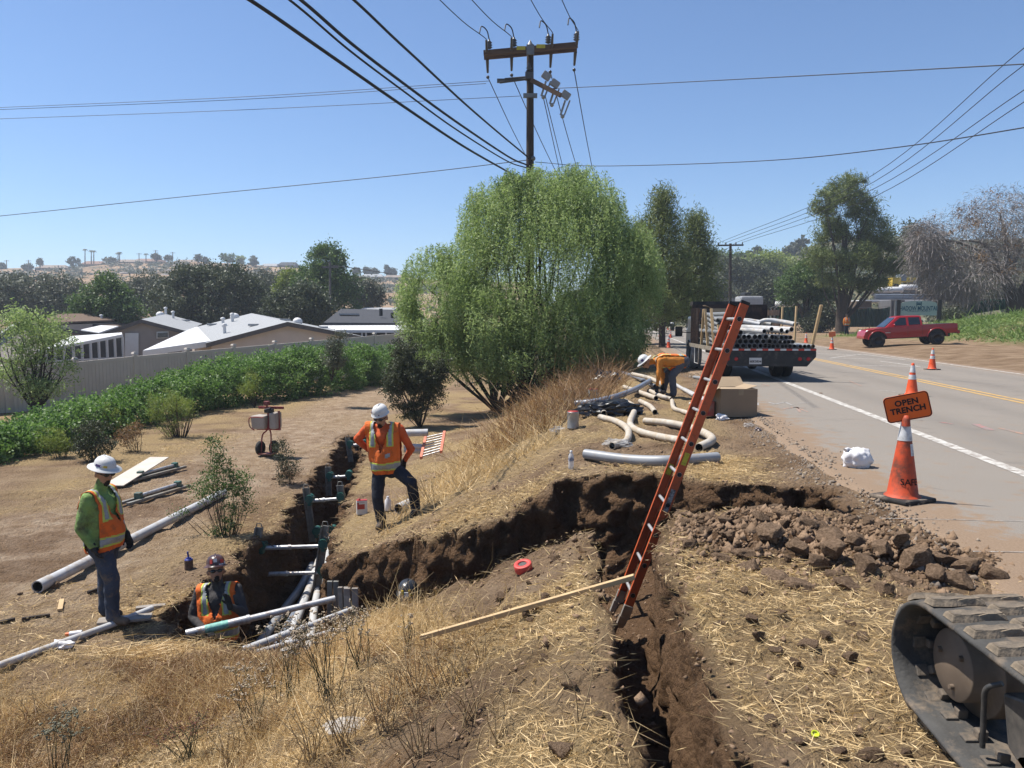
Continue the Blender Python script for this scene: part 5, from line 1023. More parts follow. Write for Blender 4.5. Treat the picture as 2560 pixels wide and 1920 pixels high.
# cargo
Rt = tk.rotation_euler.to_matrix()
def tw(x, y, z): return TO + Rt @ Vector((x, y, z))
def zt(x, y):                                                  # zoom reading of the load -> local x,z of the load face
    p = pY((1640 + x / 5.027) * .4, (720 + y / 5.027) * .4, 20.2); q = Rt.inverted() @ (p - TO); return q.x, q.z
gL = 'pipes loaded on the stake truck'; M_PV2 = mat('pvc_load', (.25, .26, .27), .45, var=.15, scale=2)
def loadpipe(x, z, y0, L, r, lab, m=None, dx=0, dz=0):
    a = tw(x, y0, z); b_ = tw(x + dx, y0 + L, z + dz); mb = MB(); mb.tube([Vector(), b_ - a], r, 14, 0, True, .86, 1)
    root = empty('load_pipe', a, label=lab, cat='pipe', group=gL); mb.build('pipe_wall', [m or M_PV2, M_PVCI], root)
z0 = .88
rows = [(720, [965, 1040, 1105, 1180, 1245, 1320, 1385, 1440, 1490, 1540, 1590, 1642, 1695, 1750, 1808, 1865, 1923, 1978]), (662, [930, 1000, 1075, 1137, 1215, 1280, 1352, 1440, 1505, 1560, 1617, 1673, 1730]), (603, [970, 1035, 1112, 1172, 1252, 1312, 1387, 1465, 1512, 1587, 1640, 1696]), (548, [880, 950, 1022, 1072])]
for k, (yy, xs) in enumerate(rows):
    for i, x in enumerate(xs):
        lx, lz = zt(x, yy); r = .066 if x < 1470 else .054; loadpipe(lx, z0 + r + k * .118, -.06 + random.uniform(-.05, .12), 4.4, r, 'grey pipe in the stacked rows on the truck bed')
for i in range(8):
    lx, lz = -1.1 + .07 * (i % 3), z0 + .07 + .12 * i; loadpipe(lx + .03, lz, .1, 4.2, .06, 'grey pipe in the stacked rows on the truck bed')
for x, y, dx, r, lab in [(1365, 545, -1.0, .064, 'long white pipe on top of the load, first from the ladder'), (1455, 518, -.9, .062, 'long white pipe on top of the load, second from the ladder'), (1577, 532, -1.3, .064, 'long white pipe on top of the load, third from the ladder'), (1645, 548, -1.1, .058, 'long white pipe on top of the load, second from the right'), (1702, 520, -1.2, .066, 'long white pipe on top of the load, farthest right')]:
    lx, lz = zt(x, y); loadpipe(lx, lz, -.08, 4.0, r, lab, M_PVCL, dx, .08)
for i in range(9):
    zz = .98 + .11 * (i % 6) + .02 * i; P = [tw(-1.14 + .05 * (i // 6), .7 + .1 * (i % 3), zz), tw(-1.12, 1.6, zz + .07), tw(-1.1, 2.5, zz + .16), tw(-1.05, 3.3, zz + .2)]
    pipe(P, .05, M_PV2, 'bent grey pipe along the stakes on the truck left side', gL, name='load_pipe')
for i, (x, y, L) in enumerate([(-.6, 2.6, .9), (-.2, 2.9, 1.0), (.3, 2.4, 1.1), (.55, 2.9, .8)]):
    P = [tw(x, y, 1.5), tw(x + .2, y - .2, 1.62), tw(x + .55, y - .35, 1.58), tw(x + .9, y - .6, 1.5)]; pipe(P, .06, M_PVCL, 'pale bend resting on the load behind the straight pipes', gL, name='load_pipe')
cb = MB(); cb.box((0, 0, .28), (.55, .5, .56)); cbo = cb.build('cardboard_carton', M_CARDL, None, tw(-.55, 3.5, 1.42), tk.rotation_euler, label='open cardboard carton standing on the truck bed', cat='box')
for sx in (-1, 1): f = MB(); f.box((sx * .36, 0, .6), (.26, .5, .006), Euler((0, R(-25 * sx), 0)).to_matrix()); f.build('flap', M_CARDL, cbo)
bd = MB(); bd.box((0, 0, .25), (.45, .35, .5)); bd.build('grey_crate', mat('crate_grey', (.12, .11, .12), .7), None, tw(-1.0, 3.6, 1.5), tk.rotation_euler, label='dark crate beside the carton on the truck bed', cat='crate')
# ---------------------------------------------------------------- red pickup
M_RED = mat('red_paint', (.42, .012, .016), .28, var=.05, scale=2, coat=.25, spec=.4)
M_REDI = mat('bed_liner', (.02, .02, .02), .8)
wf, wr = pY(873.8, 344.9, 43.2), pY(931.6, 343.3, 42.7); wf.z = gz(wf.x, wf.y); wr.z = gz(wr.x, wr.y)
hd = (wf - wr); hd.z = 0; hd.normalize(); pk = empty('pickup_truck', (wr.x, wr.y, wr.z), label='red double-cab pickup parked on the dirt across the road', cat='pickup truck')
Xv = hd; Yv = Vector((-hd.y, hd.x, 0)); sl_ = (wf.z - wr.z) / (wf - wr).length
pk.rotation_euler = (0, -math.atan(sl_), math.atan2(hd.y, hd.x))
def slab(b, outline, wf_, mi=0):
    """side outline (x,z) given a half width that depends on z"""
    n = len(outline); vs = [(x, -wf_(x, z), z) for x, z in outline] + [(x, wf_(x, z), z) for x, z in outline]; a = sum(outline[i][0] * outline[(i + 1) % n][1] - outline[(i + 1) % n][0] * outline[i][1] for i in range(n))
    fs = [tuple(range(n)), tuple(range(2 * n - 1, n - 1, -1))] + [(i, i + n, (i + 1) % n + n, (i + 1) % n) for i in range(n)]
    if a < 0: fs = [f[::-1] for f in fs]
    b.add(vs, fs, None, mi)
def arc(cx, cz, r, a0, a1, n=9): return [(cx + r * math.cos(R(t)), cz + r * math.sin(R(t))) for t in np.linspace(a0, a1, n)]
pk.scale = [(wf - wr).length / 3.3] * 3; wb_ = 3.3; rw = .40
body = [(-1.12, .72), (-1.14, .95), (-1.13, 1.22), (.78, 1.23), (2.75, 1.17), (3.35, 1.13), (3.86, 1.04), (4.0, .92), (4.06, .72), (3.98, .56), (3.8, .52)] + arc(wb_, .44, .53, 10, 170) + [(2.7, .52), (.6, .54)] + arc(0, .46, .53, 8, 172) + [(-.6, .66)]
mb = MB(); slab(mb, body, lambda x, z: (.90 + .02 * math.exp(-((z - .95) / .2) ** 2)) * (1 - .10 * max(0, (x - 3.4) / .66) ** 2)); bo = mb.build('body', M_RED, pk); bv = bo.modifiers.new('b', 'BEVEL'); bv.width = .035; bv.segments = 2; bv.limit_method = 'ANGLE'; bv.angle_limit = R(40)
cab = [(.76, 1.2), (.80, 1.72), (.90, 1.80), (1.95, 1.83), (2.18, 1.78), (2.92, 1.14)]; wc = lambda x, z: .885 - .22 * max(0, z - 1.2) / .63
mb = MB(); slab(mb, cab, wc); co_ = mb.build('cab', M_RED, pk); bv = co_.modifiers.new('b', 'BEVEL'); bv.width = .05; bv.segments = 2; bv.limit_method = 'ANGLE'; bv.angle_limit = R(30)
def glass(pts, sg): mb = MB(); mb.add([(x, sg * (wc(x, z) + .006), z) for x, z in pts], [tuple(range(len(pts)))]); mb.build('side_window', M_GLASS, pk)
for sg in (-1, 1): glass([(.90, 1.27), (.92, 1.70), (1.55, 1.72), (1.55, 1.27)], sg); glass([(1.68, 1.27), (1.68, 1.72), (2.02, 1.71), (2.42, 1.38), (2.44, 1.27)], sg)
mb = MB(); mb.add([(2.24, -.63, 1.74), (2.24, .63, 1.74), (2.88, .78, 1.20), (2.88, -.78, 1.20)], [(0, 1, 2, 3)]); mb.build('windscreen', M_GLASS, pk); bpy.data.objects['windscreen'].location = (.02, 0, .012)
mb = MB(); mb.box((-.18, 0, 1.225), (1.75, 1.6, .02)); mb.build('bed_cavity', M_REDI, pk)
for x, y in ((0, .83), (0, -.83), (wb_, .83), (wb_, -.83)):
    w = wheel(pk, (x, y, .40), .41, .28, M_TYRE if False else mat('rim_black', (.02, .02, .022), .35, .5), .56, spokes=6); w.rotation_euler.z = R(90) if y > 0 else R(-90)
mb = MB(); mb.ball((3.85, .74, .98), (.10, .12, .09)); mb.build('headlight', mat('lamp_clear', (.7, .7, .68), .15), pk); mb = MB(); mb.ball((3.85, -.74, .98), (.10, .12, .09)); mb.build('headlight', MATS['lamp_clear'], pk)
for sg in (-1, 1): mb = MB(); mb.box((-1.11, sg * .82, 1.05), (.07, .15, .28), bev=.02); mb.build('tail_lamp', M_TAILR, pk); mb = MB(); mb.ball((2.42, sg * 1.03, 1.30), (.06, .11, .09)); mb.build('door_mirror', M_RED, pk)
mb = MB(); mb.box((-1.2, 0, .72), (.16, 1.75, .2), bev=.04); mb.build('rear_bumper', M_RED, pk); mb = MB(); mb.box((4.0, 0, .66), (.16, 1.65, .24), bev=.06); mb.build('front_bumper', M_RED, pk)
for sg in (-1, 1):
    for x in (.82, 1.62, 2.62): mb = MB(); mb.box((x, sg * .917, .90), (.012, .012, .56)); mb.build('door_seam', M_BLACK, pk)
    for x in (1.0, 1.82): mb = MB(); mb.box((x, sg * .928, 1.10), (.17, .03, .035), bev=.008); mb.build('door_handle', M_RED, pk)
    mb = MB(); mb.box((2.75, sg * .925, .86), (.3, .006, .035)); mb.build('badge', M_CHROME, pk)
    for cx in (0, wb_): 
        mb = MB(); P = [(x, sg * .925, z) for x, z in arc(cx, .45, .55, 5, 175, 12)]; mb.tube(P, .035, 6); mb.build('wheel_flare', M_RED, pk)
mb = MB(); mb.box((1.4, 0, .62), (4.4, 1.3, .3)); [mb.box((x, 0, .78), (1.15, 1.62, .5)) for x in (0, wb_)]; mb.build('underbody', M_BLACK, pk)
# ---------------------------------------------------------------- distant cars on the road
def car(px, py, Y, m, lab, rz, k=1.0):
    p = pY(px, py, Y); root = empty('car', (p.x, p.y, p.z), (0, 0, rz), label=lab, cat='car')
    mb = MB(); slab(mb, [(-2.2, .4), (-2.2, .95), (-1.0, 1.02), (1.0, 1.0), (2.1, .9), (2.2, .45)], lambda x, z: .9); o = mb.build('body', m, root); bv = o.modifiers.new('b', 'BEVEL'); bv.width = .08; bv.segments = 2
    mb = MB(); slab(mb, [(-1.9, .95), (-1.6, 1.65), (.3, 1.68), (1.1, .98)], lambda x, z: .86 - .2 * (z - .95)); mb.build('cabin', m, root)
    mb = MB(); mb.add([(1.02, -.72, 1.06), (1.02, .72, 1.06), (.36, .60, 1.62), (.36, -.60, 1.62)], [(0, 1, 2, 3)]); mb.v = [(x + .03, y, z + .02) for x, y, z in mb.v]; mb.build('windscreen', M_GLASS, root)
    for sg in (-1, 1): mb = MB(); mb.ball((2.15, sg * .65, .72), (.08, .16, .1)); mb.build('headlight', MATS['lamp_clear'], root)
    for x in (-1.4, 1.4):
        for sg in (-1, 1): wheel(root, (x, sg * .8, .33), .33, .2, M_TYRE).rotation_euler.z = R(90)
    mb = MB(); mb.box((2.2, 0, .55), (.04, 1.2, .22)); mb.build('grille', M_BLACK, root)
    return root
car(664, 330.5, 76, mat('car_dark', (.05, .055, .07), .3), 'dark oncoming car with a lit headlight on the far road', R(-98))
car(654, 327.5, 90, mat('car_blue', (.10, .16, .30), .3), 'blue car waiting behind the dark oncoming car', R(-98))
# ---------------------------------------------------------------- excavator rubber track
M_RUB = mat('track_rubber', (.085, .082, .078), .8, spec=.15, var=.2, scale=7, dirt=(.26, .20, .145), dirt_amt=.42, dscale=6, bump=.25, bscale=50)
M_LUG = mat('track_lug', (.12, .105, .09), .85, spec=.15, var=.2, scale=8, dirt=(.33, .26, .185), dirt_amt=.85, dscale=4.5, bump=.4, bscale=50)
M_TFR = mat('track_frame_paint', (.045, .045, .045), .5, var=.25, scale=5, dirt=(.16, .14, .12), dirt_amt=.5, dscale=4)
M_IDL = mat('idler_brown', (.19, .14, .10), .65, var=.2, scale=8, dirt=(.3, .22, .15), dirt_amt=.3)
X0, X1 = 1.63, 2.06; yc, zc, rr_ = 2.93, .285, .245
et = empty('excavator_track', (X0, 2.2, 0), label='rubber crawler track of an excavator at the bottom right', cat='excavator track')
path = []                                                       # (y, z) loop, outer surface: top run back, then round the front, bottom run
ybk = .75
for t in np.linspace(90, -62, 26): path.append((yc + rr_ * math.cos(R(t)) * 1.05, zc + rr_ * math.sin(R(t))))
path += [(2.72, .028), (2.5, .012), (2.0, .01), (1.2, .01)]
for t in np.linspace(-90, -270, 22): path.append((ybk + .22 * math.cos(R(t)), .232 + .222 * math.sin(R(t))))
for y in np.linspace(ybk + .2, yc - .15, 8): path.append((y, .452 + (zc + rr_ - .452) * (y - ybk) / (yc - ybk)))
def resample(P, n):
    P = np.array(P + [P[0]]); d = np.r_[0, np.cumsum(np.hypot(*np.diff(P, axis=0).T))]; s = np.linspace(0, d[-1], n, endpoint=False); return np.stack([np.interp(s, d, P[:, 0]), np.interp(s, d, P[:, 1])], 1), d[-1]
PT, Lp = resample(path, 140); tg = np.roll(PT, -1, 0) - np.roll(PT, 1, 0); tg /= np.linalg.norm(tg, axis=1)[:, None]; no = np.stack([tg[:, 1], -tg[:, 0]], 1)
cen = PT.mean(0); no = no * np.sign(((PT - cen) * no).sum(1).mean())
def trk(x, off): return [(x - X0, p[0] + o[0] * off - 2.2, p[1] + o[1] * off) for p, o in zip(PT, no)]
prof = [(X0, -.022), (X0 - .004, -.012), (X0, -.002), (X0 + .03, .004), (X1 - .03, .004), (X1, -.002), (X1 + .004, -.012), (X1, -.022), (X1 - .03, -.026), (X0 + .05, -.026)]
mb = MB(); nP = len(PT); rings_ = [trk(x, o) for x, o in prof]; V = [v for rg in rings_ for v in rg]; k = len(prof)
mb.add(V, [(a * nP + i, a * nP + (i + 1) % nP, ((a + 1) % k) * nP + (i + 1) % nP, ((a + 1) % k) * nP + i) for a in range(k) for i in range(nP)], None, 0, True); mb.build('track_belt', M_RUB, et)
PL, _ = resample(path, 44); tl = np.roll(PL, -1, 0) - np.roll(PL, 1, 0); tl /= np.linalg.norm(tl, axis=1)[:, None]; nl_ = np.stack([tl[:, 1], -tl[:, 0]], 1); nl_ = nl_ * np.sign(((PL - cen) * nl_).sum(1).mean())
lb = bmesh.new(); bmesh.ops.create_cube(lb, size=1); bmesh.ops.subdivide_edges(lb, edges=[e for e in lb.edges if abs(e.verts[0].co.x - e.verts[1].co.x) > .5], cuts=5)
for v in lb.verts:
    tp_ = .72 if v.co.z > 0 else 1.0; v.co.y = v.co.y * tp_ * .066 + .012 * math.sin(v.co.x * 5.5); v.co.x = v.co.x * (.93 if v.co.z > 0 else 1) * .215; v.co.z = v.co.z * .026
bmesh.ops.bevel(lb, geom=[e for e in lb.edges if abs(e.verts[0].co.z - e.verts[1].co.z) < .01 and e.verts[0].co.z > 0 and len(e.link_faces) == 2 and e.calc_face_angle(0) > .5], offset=.006, segments=2, affect='EDGES')
lm = bpy.data.meshes.new('tread_lug'); lb.to_mesh(lm); lb.free(); lm.materials.append(M_LUG)
for i in range(44):
    for side in (0, 1):
        a = PL[i]; t_, n_ = tl[i], nl_[i]
        if side: t2 = (PL[i] + PL[(i + 1) % 44]) / 2; a = t2
        o = bpy.data.objects.new('tread_lug', lm); COL.objects.link(o); o.parent = et
        o.matrix_local = Matrix.Translation((.115 if side == 0 else .325, a[0] + n_[0] * .016 - 2.2, a[1] + n_[1] * .016)) @ Matrix(((1, 0, 0), (0, t_[0], n_[0]), (0, t_[1], n_[1]))).to_4x4()
for i in range(44):                                             # guide teeth on the inside
    a = PL[i]; t_, n_ = tl[i], nl_[i]; b = MB(); b.box((0, 0, -.045), (.04, .035, .04), bev=.006, taper=1); b.box((-.045, 0, -.03), (.05, .05, .012), bev=.004)
    if i == 0: gm_ = b.mesh('guide_tooth', M_RUB)
    o = bpy.data.objects.new('guide_tooth', gm_); COL.objects.link(o); o.parent = et; o.matrix_local = Matrix.Translation((.15, a[0] - 2.2, a[1])) @ Matrix(((1, 0, 0), (0, t_[0], n_[0]), (0, t_[1], n_[1]))).to_4x4()
T = Matrix.Translation((.0, yc - 2.2, zc)) @ Matrix.Rotation(R(90), 4, 'Y')
mb = MB(); mb.lathe([(.001, .115), (.135, .115), (.14, .12), (.14, .20), (.195, .20), (.20, .205), (.20, .29), (.001, .29)], 30, T); io = mb.build('idler_wheel', M_IDL, et)
for a in range(3): b = MB(); ang = R(90 + 120 * a + 20); b.lathe([(.012, .10), (.012, .116)], 6, T @ Matrix.Translation((.085 * math.cos(ang), .085 * math.sin(ang), 0))); b.lathe([(.008, .098), (.001, .1)], 8, T @ Matrix.Translation((.085 * math.cos(ang), .085 * math.sin(ang), 0))); b.build('bolt', M_IDL, io)
mb = MB(); mb.prism([(-.30 - .0, .10), (.22, .10), (.36, .16), (.40, .34), (.28, .37), (-1.3, .36), (-1.3, .1)], 0, .30, Matrix.Translation((.10, .0, 0)) @ Matrix(((0, 1, 0, 0), (1, 0, 0, 0), (0, 0, 1, 0), (0, 0, 0, 1)))); fo = mb.build('track_frame', M_TFR, et); bv = fo.modifiers.new('b', 'BEVEL'); bv.width = .012; bv.segments = 2
for y in (.25, -.1, -.45, -.8): mb = MB(); mb.lathe([(.06, 0), (.085, .02), (.085, .2), (.06, .22)], 18, Matrix.Translation((.1, y, .118)) @ Matrix.Rotation(R(90), 4, 'Y')); mb.build('roller', M_IDL, et)
mb = MB(); mb.tube(bez([(.08, .46, .10), (.075, .455, .25), (.07, .44, .33), (.10, .40, .37)], 5), .010, 8); mb.build('grease_pipe', M_TFR, et)
# ================================================================ vegetation
def quads(P, d, w, L, Wd):
    """leaf shaped quads: centre, long direction, side direction"""
    L = np.asarray(L)[..., None]; Wd = np.asarray(Wd)[..., None]
    V = np.stack([P - d * L / 2, P + w * Wd / 2 + d * L * .08, P + d * L / 2, P - w * Wd / 2 + d * L * .08], 1).reshape(-1, 3); F = np.arange(len(P) * 4).reshape(-1, 4); return V, F
def unit(a): return a / (np.linalg.norm(a, axis=-1, keepdims=True) + 1e-9)
def rnd_dirs(n, bias=(0, 0, 0)): return unit(rng.normal(size=(n, 3)) + np.array(bias))
def side(d): return unit(np.cross(d, rng.normal(size=d.shape)))
def cloud(blobs, nclump, per, rc, L, asp=.45, bias=(0, 0, -.2), shell=.55, flat=.8):
    """clumps spread through ellipsoids, leaves spread through clumps"""
    vol = np.array([b[1][0] * b[1][1] * b[1][2] for b in blobs]) ** .75; vol = vol / vol.sum(); Ps = []
    for (c, r), f in zip(blobs, vol):
        n = max(2, int(nclump * f)); d = rnd_dirs(n); rad = rng.uniform(shell, 1.0, n) ** .8; C = np.array(c) + d * rad[:, None] * np.array(r)
        k = rc * rng.uniform(.6, 1.35, n); m = per
        Q = C[:, None, :] + rng.normal(size=(n, m, 3)) * (k[:, None, None] * .55) * np.array([1, 1, flat]); Ps.append(Q.reshape(-1, 3))
    P = np.concatenate(Ps); d = rnd_dirs(len(P), bias); return quads(P, d, side(d), L * rng.uniform(.6, 1.3, len(P)), L * asp * rng.uniform(.7, 1.2, len(P)))
M_BARK = mat('bark_brown', (.085, .062, .045), .95, var=.3, scale=9, bump=.6, bscale=20)
M_BARKG = mat('bark_grey', (.20, .175, .155), .95, var=.25, scale=9)
M_STEM = mat('stem_dark', (.05, .042, .032), .95, var=.3)
def branches(root, base, tips, r0, m, name='trunk', bend=.25, n=6, sub=0, sublen=.3):
    mb = MB(); base = Vector(base)
    for t in tips:
        t = Vector(t); mid = base.lerp(t, .5) + Vector((random.uniform(-1, 1), random.uniform(-1, 1), random.uniform(0, .6))) * (t - base).length * bend * .4
        P = bez([base, mid, t], 5); k = len(P); r = r0 * random.uniform(.6, 1); mb.tube(P, [r * (1 - .85 * i / (k - 1)) for i in range(k)], n)
        for _ in range(sub):
            s = random.choice(P[3:]); e = s + Vector((random.gauss(0, 1), random.gauss(0, 1), random.gauss(.5, .7))).normalized() * (t - base).length * sublen * random.uniform(.6, 1.2); mb.tube([s, s.lerp(e, .5) + Vector((0, 0, .05)), e], [r * .4, r * .25, r * .08], 5)
    return mb.build(name, m, root, -root.location)
def plant(name, label, base, group=None, cat='tree'): return empty(name, base, label=label, cat=cat, group=group)
def crown(root, V, F, m, name='crown', stuff=False): o = npmesh(name, V - np.array(root.location), F, m, parent=root); return o
def px_blob(px, py, Y, rpx, rpy, depth=None):
    c = pY(px, py, Y); k = Y / FPX; return (tuple(c), (rpx * k, depth or rpx * k, rpy * k))
L_PEP = leafmat('pepper_leaf', k=1.35, alb=1.15, stops=[(0, (.065, .09, .03)), (.45, (.14, .19, .065)), (.8, (.23, .28, .12)), (1, (.33, .37, .20))], transl=.4)
L_OAK = leafmat('oak_leaf', [(0, (.025, .032, .016)), (.6, (.055, .068, .032)), (1, (.105, .115, .06))], .2)
L_GRN = leafmat('green_leaf', [(0, (.03, .055, .015)), (.6, (.07, .115, .032)), (1, (.14, .19, .06))], .3)
L_YGR = leafmat('yellow_green_leaf', [(0, (.08, .11, .02)), (.6, (.16, .20, .045)), (1, (.26, .29, .08))], .35)
L_HED = leafmat('bramble_leaf', [(0, (.03, .06, .014)), (.5, (.07, .125, .03)), (.85, (.14, .205, .065)), (1, (.25, .31, .14))], .35, alb=1.05)
L_PIN = leafmat('pine_needle', [(0, (.03, .042, .012)), (.5, (.085, .11, .03)), (1, (.18, .20, .07))], .2, k=1.6)
L_GRY = leafmat('greygreen_leaf', [(0, (.045, .05, .032)), (.6, (.09, .10, .065)), (1, (.15, .16, .11))], .2)
L_BRN = leafmat('brown_leaf', [(0, (.09, .05, .025)), (.6, (.18, .11, .05)), (1, (.28, .19, .10))], .3)
L_OLV = leafmat('olive_shrub_leaf', [(0, (.018, .022, .010)), (.6, (.042, .05, .022)), (1, (.085, .095, .045))], .2)
L_DRY = leafmat('dry_grass_blade', [(0, (.22, .14, .065)), (.3, (.42, .295, .14)), (.7, (.62, .46, .24)), (1, (.74, .60, .37))], .25, k=1.08, alb=1.0)
L_DRYB = leafmat('dry_weed_brown', [(0, (.10, .055, .03)), (.5, (.24, .14, .065)), (1, (.40, .25, .12))], .2, k=1.1, alb=.9)
# ---- pepper tree
pb = pz(532, 392, -1.2); pb = Vector((pb.x * 27.5 / pb.y, 27.5, -1.25))
pep = plant('pepper_tree', 'large weeping pepper tree beside the utility pole', pb)
ENV = [px_blob(545, 272, 27.5, 98, 96, 3.6), px_blob(440, 303, 26.5, 44, 60, 2.0), px_blob(500, 222, 27.5, 42, 45, 1.8), px_blob(577, 212, 27.5, 48, 46, 2.0), px_blob(625, 285, 27, 38, 68, 2.0), px_blob(480, 330, 26, 50, 48, 2.0), px_blob(590, 330, 26, 55, 50, 2.0), px_blob(405, 325, 26.5, 17, 38, 1.0), px_blob(532, 185, 27.5, 34, 24, 1.2), px_blob(438, 350, 26, 42, 26, 1.5), px_blob(515, 352, 25.5, 55, 26, 1.5), px_blob(600, 350, 25.5, 42, 26, 1.5)]
Ps, Ds = [], []
wts = np.array([b[1][0] * b[1][2] for b in ENV]); wts = wts / wts.sum()
for (c, r), f in zip(ENV, wts):
    n = int(25000 * f); d = rnd_dirs(n, (0, 0, .25)); rad = rng.uniform(.45, 1.0, n) ** .7
    # bunch the starts into tufts so dark gaps stay between
    tuft = rnd_dirs(max(6, n // 45), (0, 0, .3)); pick = tuft[rng.integers(0, len(tuft), n)]; d = unit(pick + rng.normal(size=(n, 3)) * .19)
    S = np.array(c) + d * rad[:, None] * np.array(r); ln = rng.uniform(.22, .85, n); kk = 11
    t = np.linspace(0, 1, kk)[None, :, None]; out = d * np.array([1, 1, 0])
    Q = S[:, None, :] + out[:, None, :] * (.28 * ln[:, None, None]) * t * (1 - .35 * t) + np.array([0, 0, -1]) * ln[:, None, None] * (t ** 1.5) + np.array([0, 0, .10]) * t * (1 - t)
    Q = Q + rng.normal(size=Q.shape) * .035; Ps.append(Q.reshape(-1, 3)); dd = np.concatenate([np.diff(Q, axis=1), np.diff(Q, axis=1)[:, -1:]], 1); Ds.append(dd.reshape(-1, 3))
P = np.concatenate(Ps); d = unit(unit(np.concatenate(Ds)) + rng.normal(size=P.shape) * .6); ok = P[:, 2] > -1.2 + rng.uniform(0, 1, len(P)) ** 2 * 1.3; P, d = P[ok], d[ok]
V, F = quads(P, d, side(d), rng.uniform(.09, .18, len(P)), rng.uniform(.018, .036, len(P))); crown(pep, V, F, L_PEP)
tips = [Vector(b[0]) + Vector((random.uniform(-.5, .5) * b[1][0], random.uniform(-.5, .5), random.uniform(-.2, .35) * b[1][2])) for b in ENV for _ in range(7)]

for q_ in range(7): branches(pep, pb + Vector((random.uniform(-1.6, 1.6), random.uniform(-1, 1), -.4)), tips[q_::7], .07, M_STEM, sub=4, sublen=.1)
# ---- generic trees: (name, label, trunk base px/py, Y, blobs, material, nclump, per, rc, leaf, cat)
def gtree(name, label, bx, by, Y, blobs, lm, nc, per, rc, L, bark=M_BARK, r0=.2, group=None, cat='tree', ntip=10, asp=.5, shell=.5):
    base = pY(bx, by, Y); root = plant(name, label, base, group, cat); B = [px_blob(*b[:2], Y + (b[4] if len(b) > 4 else 0), *b[2:4]) for b in blobs]
    V, F = cloud(B, nc, per, rc, L, asp, shell=shell); crown(root, V, F, lm)
    tips = [Vector(b[0]) + Vector((random.uniform(-.6, .6) * b[1][0], random.uniform(-.4, .4) * b[1][1], random.uniform(-.3, .6) * b[1][2])) for b in B for _ in range(max(1, ntip // len(B)))]
    branches(root, base, tips, r0, bark, n=6); return root
gO = 'trees behind the mobile homes'
gtree('oak_tree', 'broad dark oak tree behind the tan gabled home', 205, 330, 78, [(215, 300, 44, 36), (175, 305, 30, 26), (245, 305, 26, 28), (200, 282, 30, 20), (228, 285, 26, 20)], L_OAK, 420, 95, .75, .30, r0=.5, group=gO)
gtree('leafy_tree', 'bright green bushy tree behind the sunroom roof', 105, 328, 66, [(105, 302, 24, 24), (88, 310, 18, 16), (122, 312, 18, 16), (108, 284, 9, 12)], L_GRN, 240, 85, .55, .26, r0=.3, group=gO)
gtree('grey_oak_tree', 'hazy grey-green oak at the far left', 30, 325, 88, [(25, 298, 34, 24), (60, 296, 24, 20), (-5, 296, 25, 22)], L_GRY, 300, 80, .85, .34, r0=.4, group=gO)
gtree('grey_oak_tree', 'grey-green tree between the two darker trees', 142, 322, 96, [(148, 292, 20, 18), (132, 300, 18, 14)], L_GRY, 150, 70, .85, .34, r0=.3, group=gO)
gtree('tall_tree', 'tall ragged tree rising above the dark home roof', 325, 330, 80, [(325, 262, 20, 16), (318, 280, 26, 18), (335, 285, 24, 22), (328, 252, 13, 9), (345, 305, 16, 18), (300, 300, 14, 18)], L_GRN, 300, 80, .62, .28, r0=.45, group=gO)
gtree('yellow_green_tree', 'small yellow-green tree left of the tall ragged tree', 290, 325, 84, [(290, 283, 11, 13), (284, 292, 9, 9), (298, 278, 7, 7)], L_YGR, 90, 70, .5, .26, r0=.2, group=gO)
gtree('round_oak_tree', 'round dark olive tree in front of the tall ragged tree', 305, 332, 68, [(305, 306, 24, 22), (282, 310, 18, 16), (318, 312, 15, 15)], L_OAK, 260, 85, .6, .27, r0=.3, group=gO)
gtree('grey_oak_tree', 'low grey-green tree right of the tall ragged tree', 362, 318, 92, [(362, 293, 18, 15), (350, 288, 12, 12), (374, 297, 10, 10)], L_GRY, 160, 70, .7, .3, r0=.3, group=gO)
gtree('grey_oak_tree', 'grey tree on the slope behind the broad dark oak', 262, 318, 110, [(262, 292, 20, 20), (272, 285, 12, 12)], L_GRY, 130, 70, .95, .4, r0=.3, group=gO)
# ---- thin willow-like tree at the left
def stems_tree(name, label, px, py, Y, blobs, lm, nstem, spread, nc, per, rc, L, m=M_STEM, r0=.03, asp=.35, cat='tree'):
    base = G(px, py) if Y is None else pY(px, py, Y); root = plant(name, label, base, None, cat); B = [px_blob(*b, base.y) if False else px_blob(b[0], b[1], base.y + (b[4] if len(b) > 4 else 0), b[2], b[3]) for b in blobs]
    low = px_blob(px, py - 9, base.y, max(b[2] for b in blobs) * .7, 9) if cat != 'tree' else px_blob(px, py - 14, base.y, max(b[2] for b in blobs) * .7, 14)
    V, F = cloud(B + [low], nc, per, rc, L, asp, shell=.2); V[:, 2] = np.maximum(V[:, 2], base.z - .02); crown(root, V, F, lm)
    tips = [Vector(b[0]) + Vector((random.uniform(-.8, .8) * b[1][0], random.uniform(-.6, .6) * b[1][1], random.uniform(-.2, .9) * b[1][2])) for b in B for _ in range(nstem)]
    branches(root, base + Vector((random.uniform(-spread, spread), 0, -.35)), tips, r0 * .8, m, 'stem', bend=.3, n=5, sub=2, sublen=.2); return root
stems_tree('willow_sapling', 'airy pale green multi-stemmed tree in front of the beige fence', 38, 404, 25, [(35, 330, 34, 24), (12, 325, 18, 22), (55, 345, 22, 20), (25, 355, 26, 18), (68, 370, 12, 16), (10, 375, 20, 16), (45, 385, 24, 12)], L_PEP, 6, .2, 380, 26, .22, .11, r0=.05)
stems_tree('leafy_sapling', 'small leafy green sapling on the bank left of the trench', 226, 536, None, [(222, 478, 24, 24), (205, 490, 15, 18), (240, 485, 16, 20), (218, 450, 14, 16), (232, 512, 12, 12), (180, 512, 10, 5), (247, 505, 8, 14)], L_GRN, 4, .05, 210, 26, .085, .035, r0=.012, asp=.6, cat='sapling')
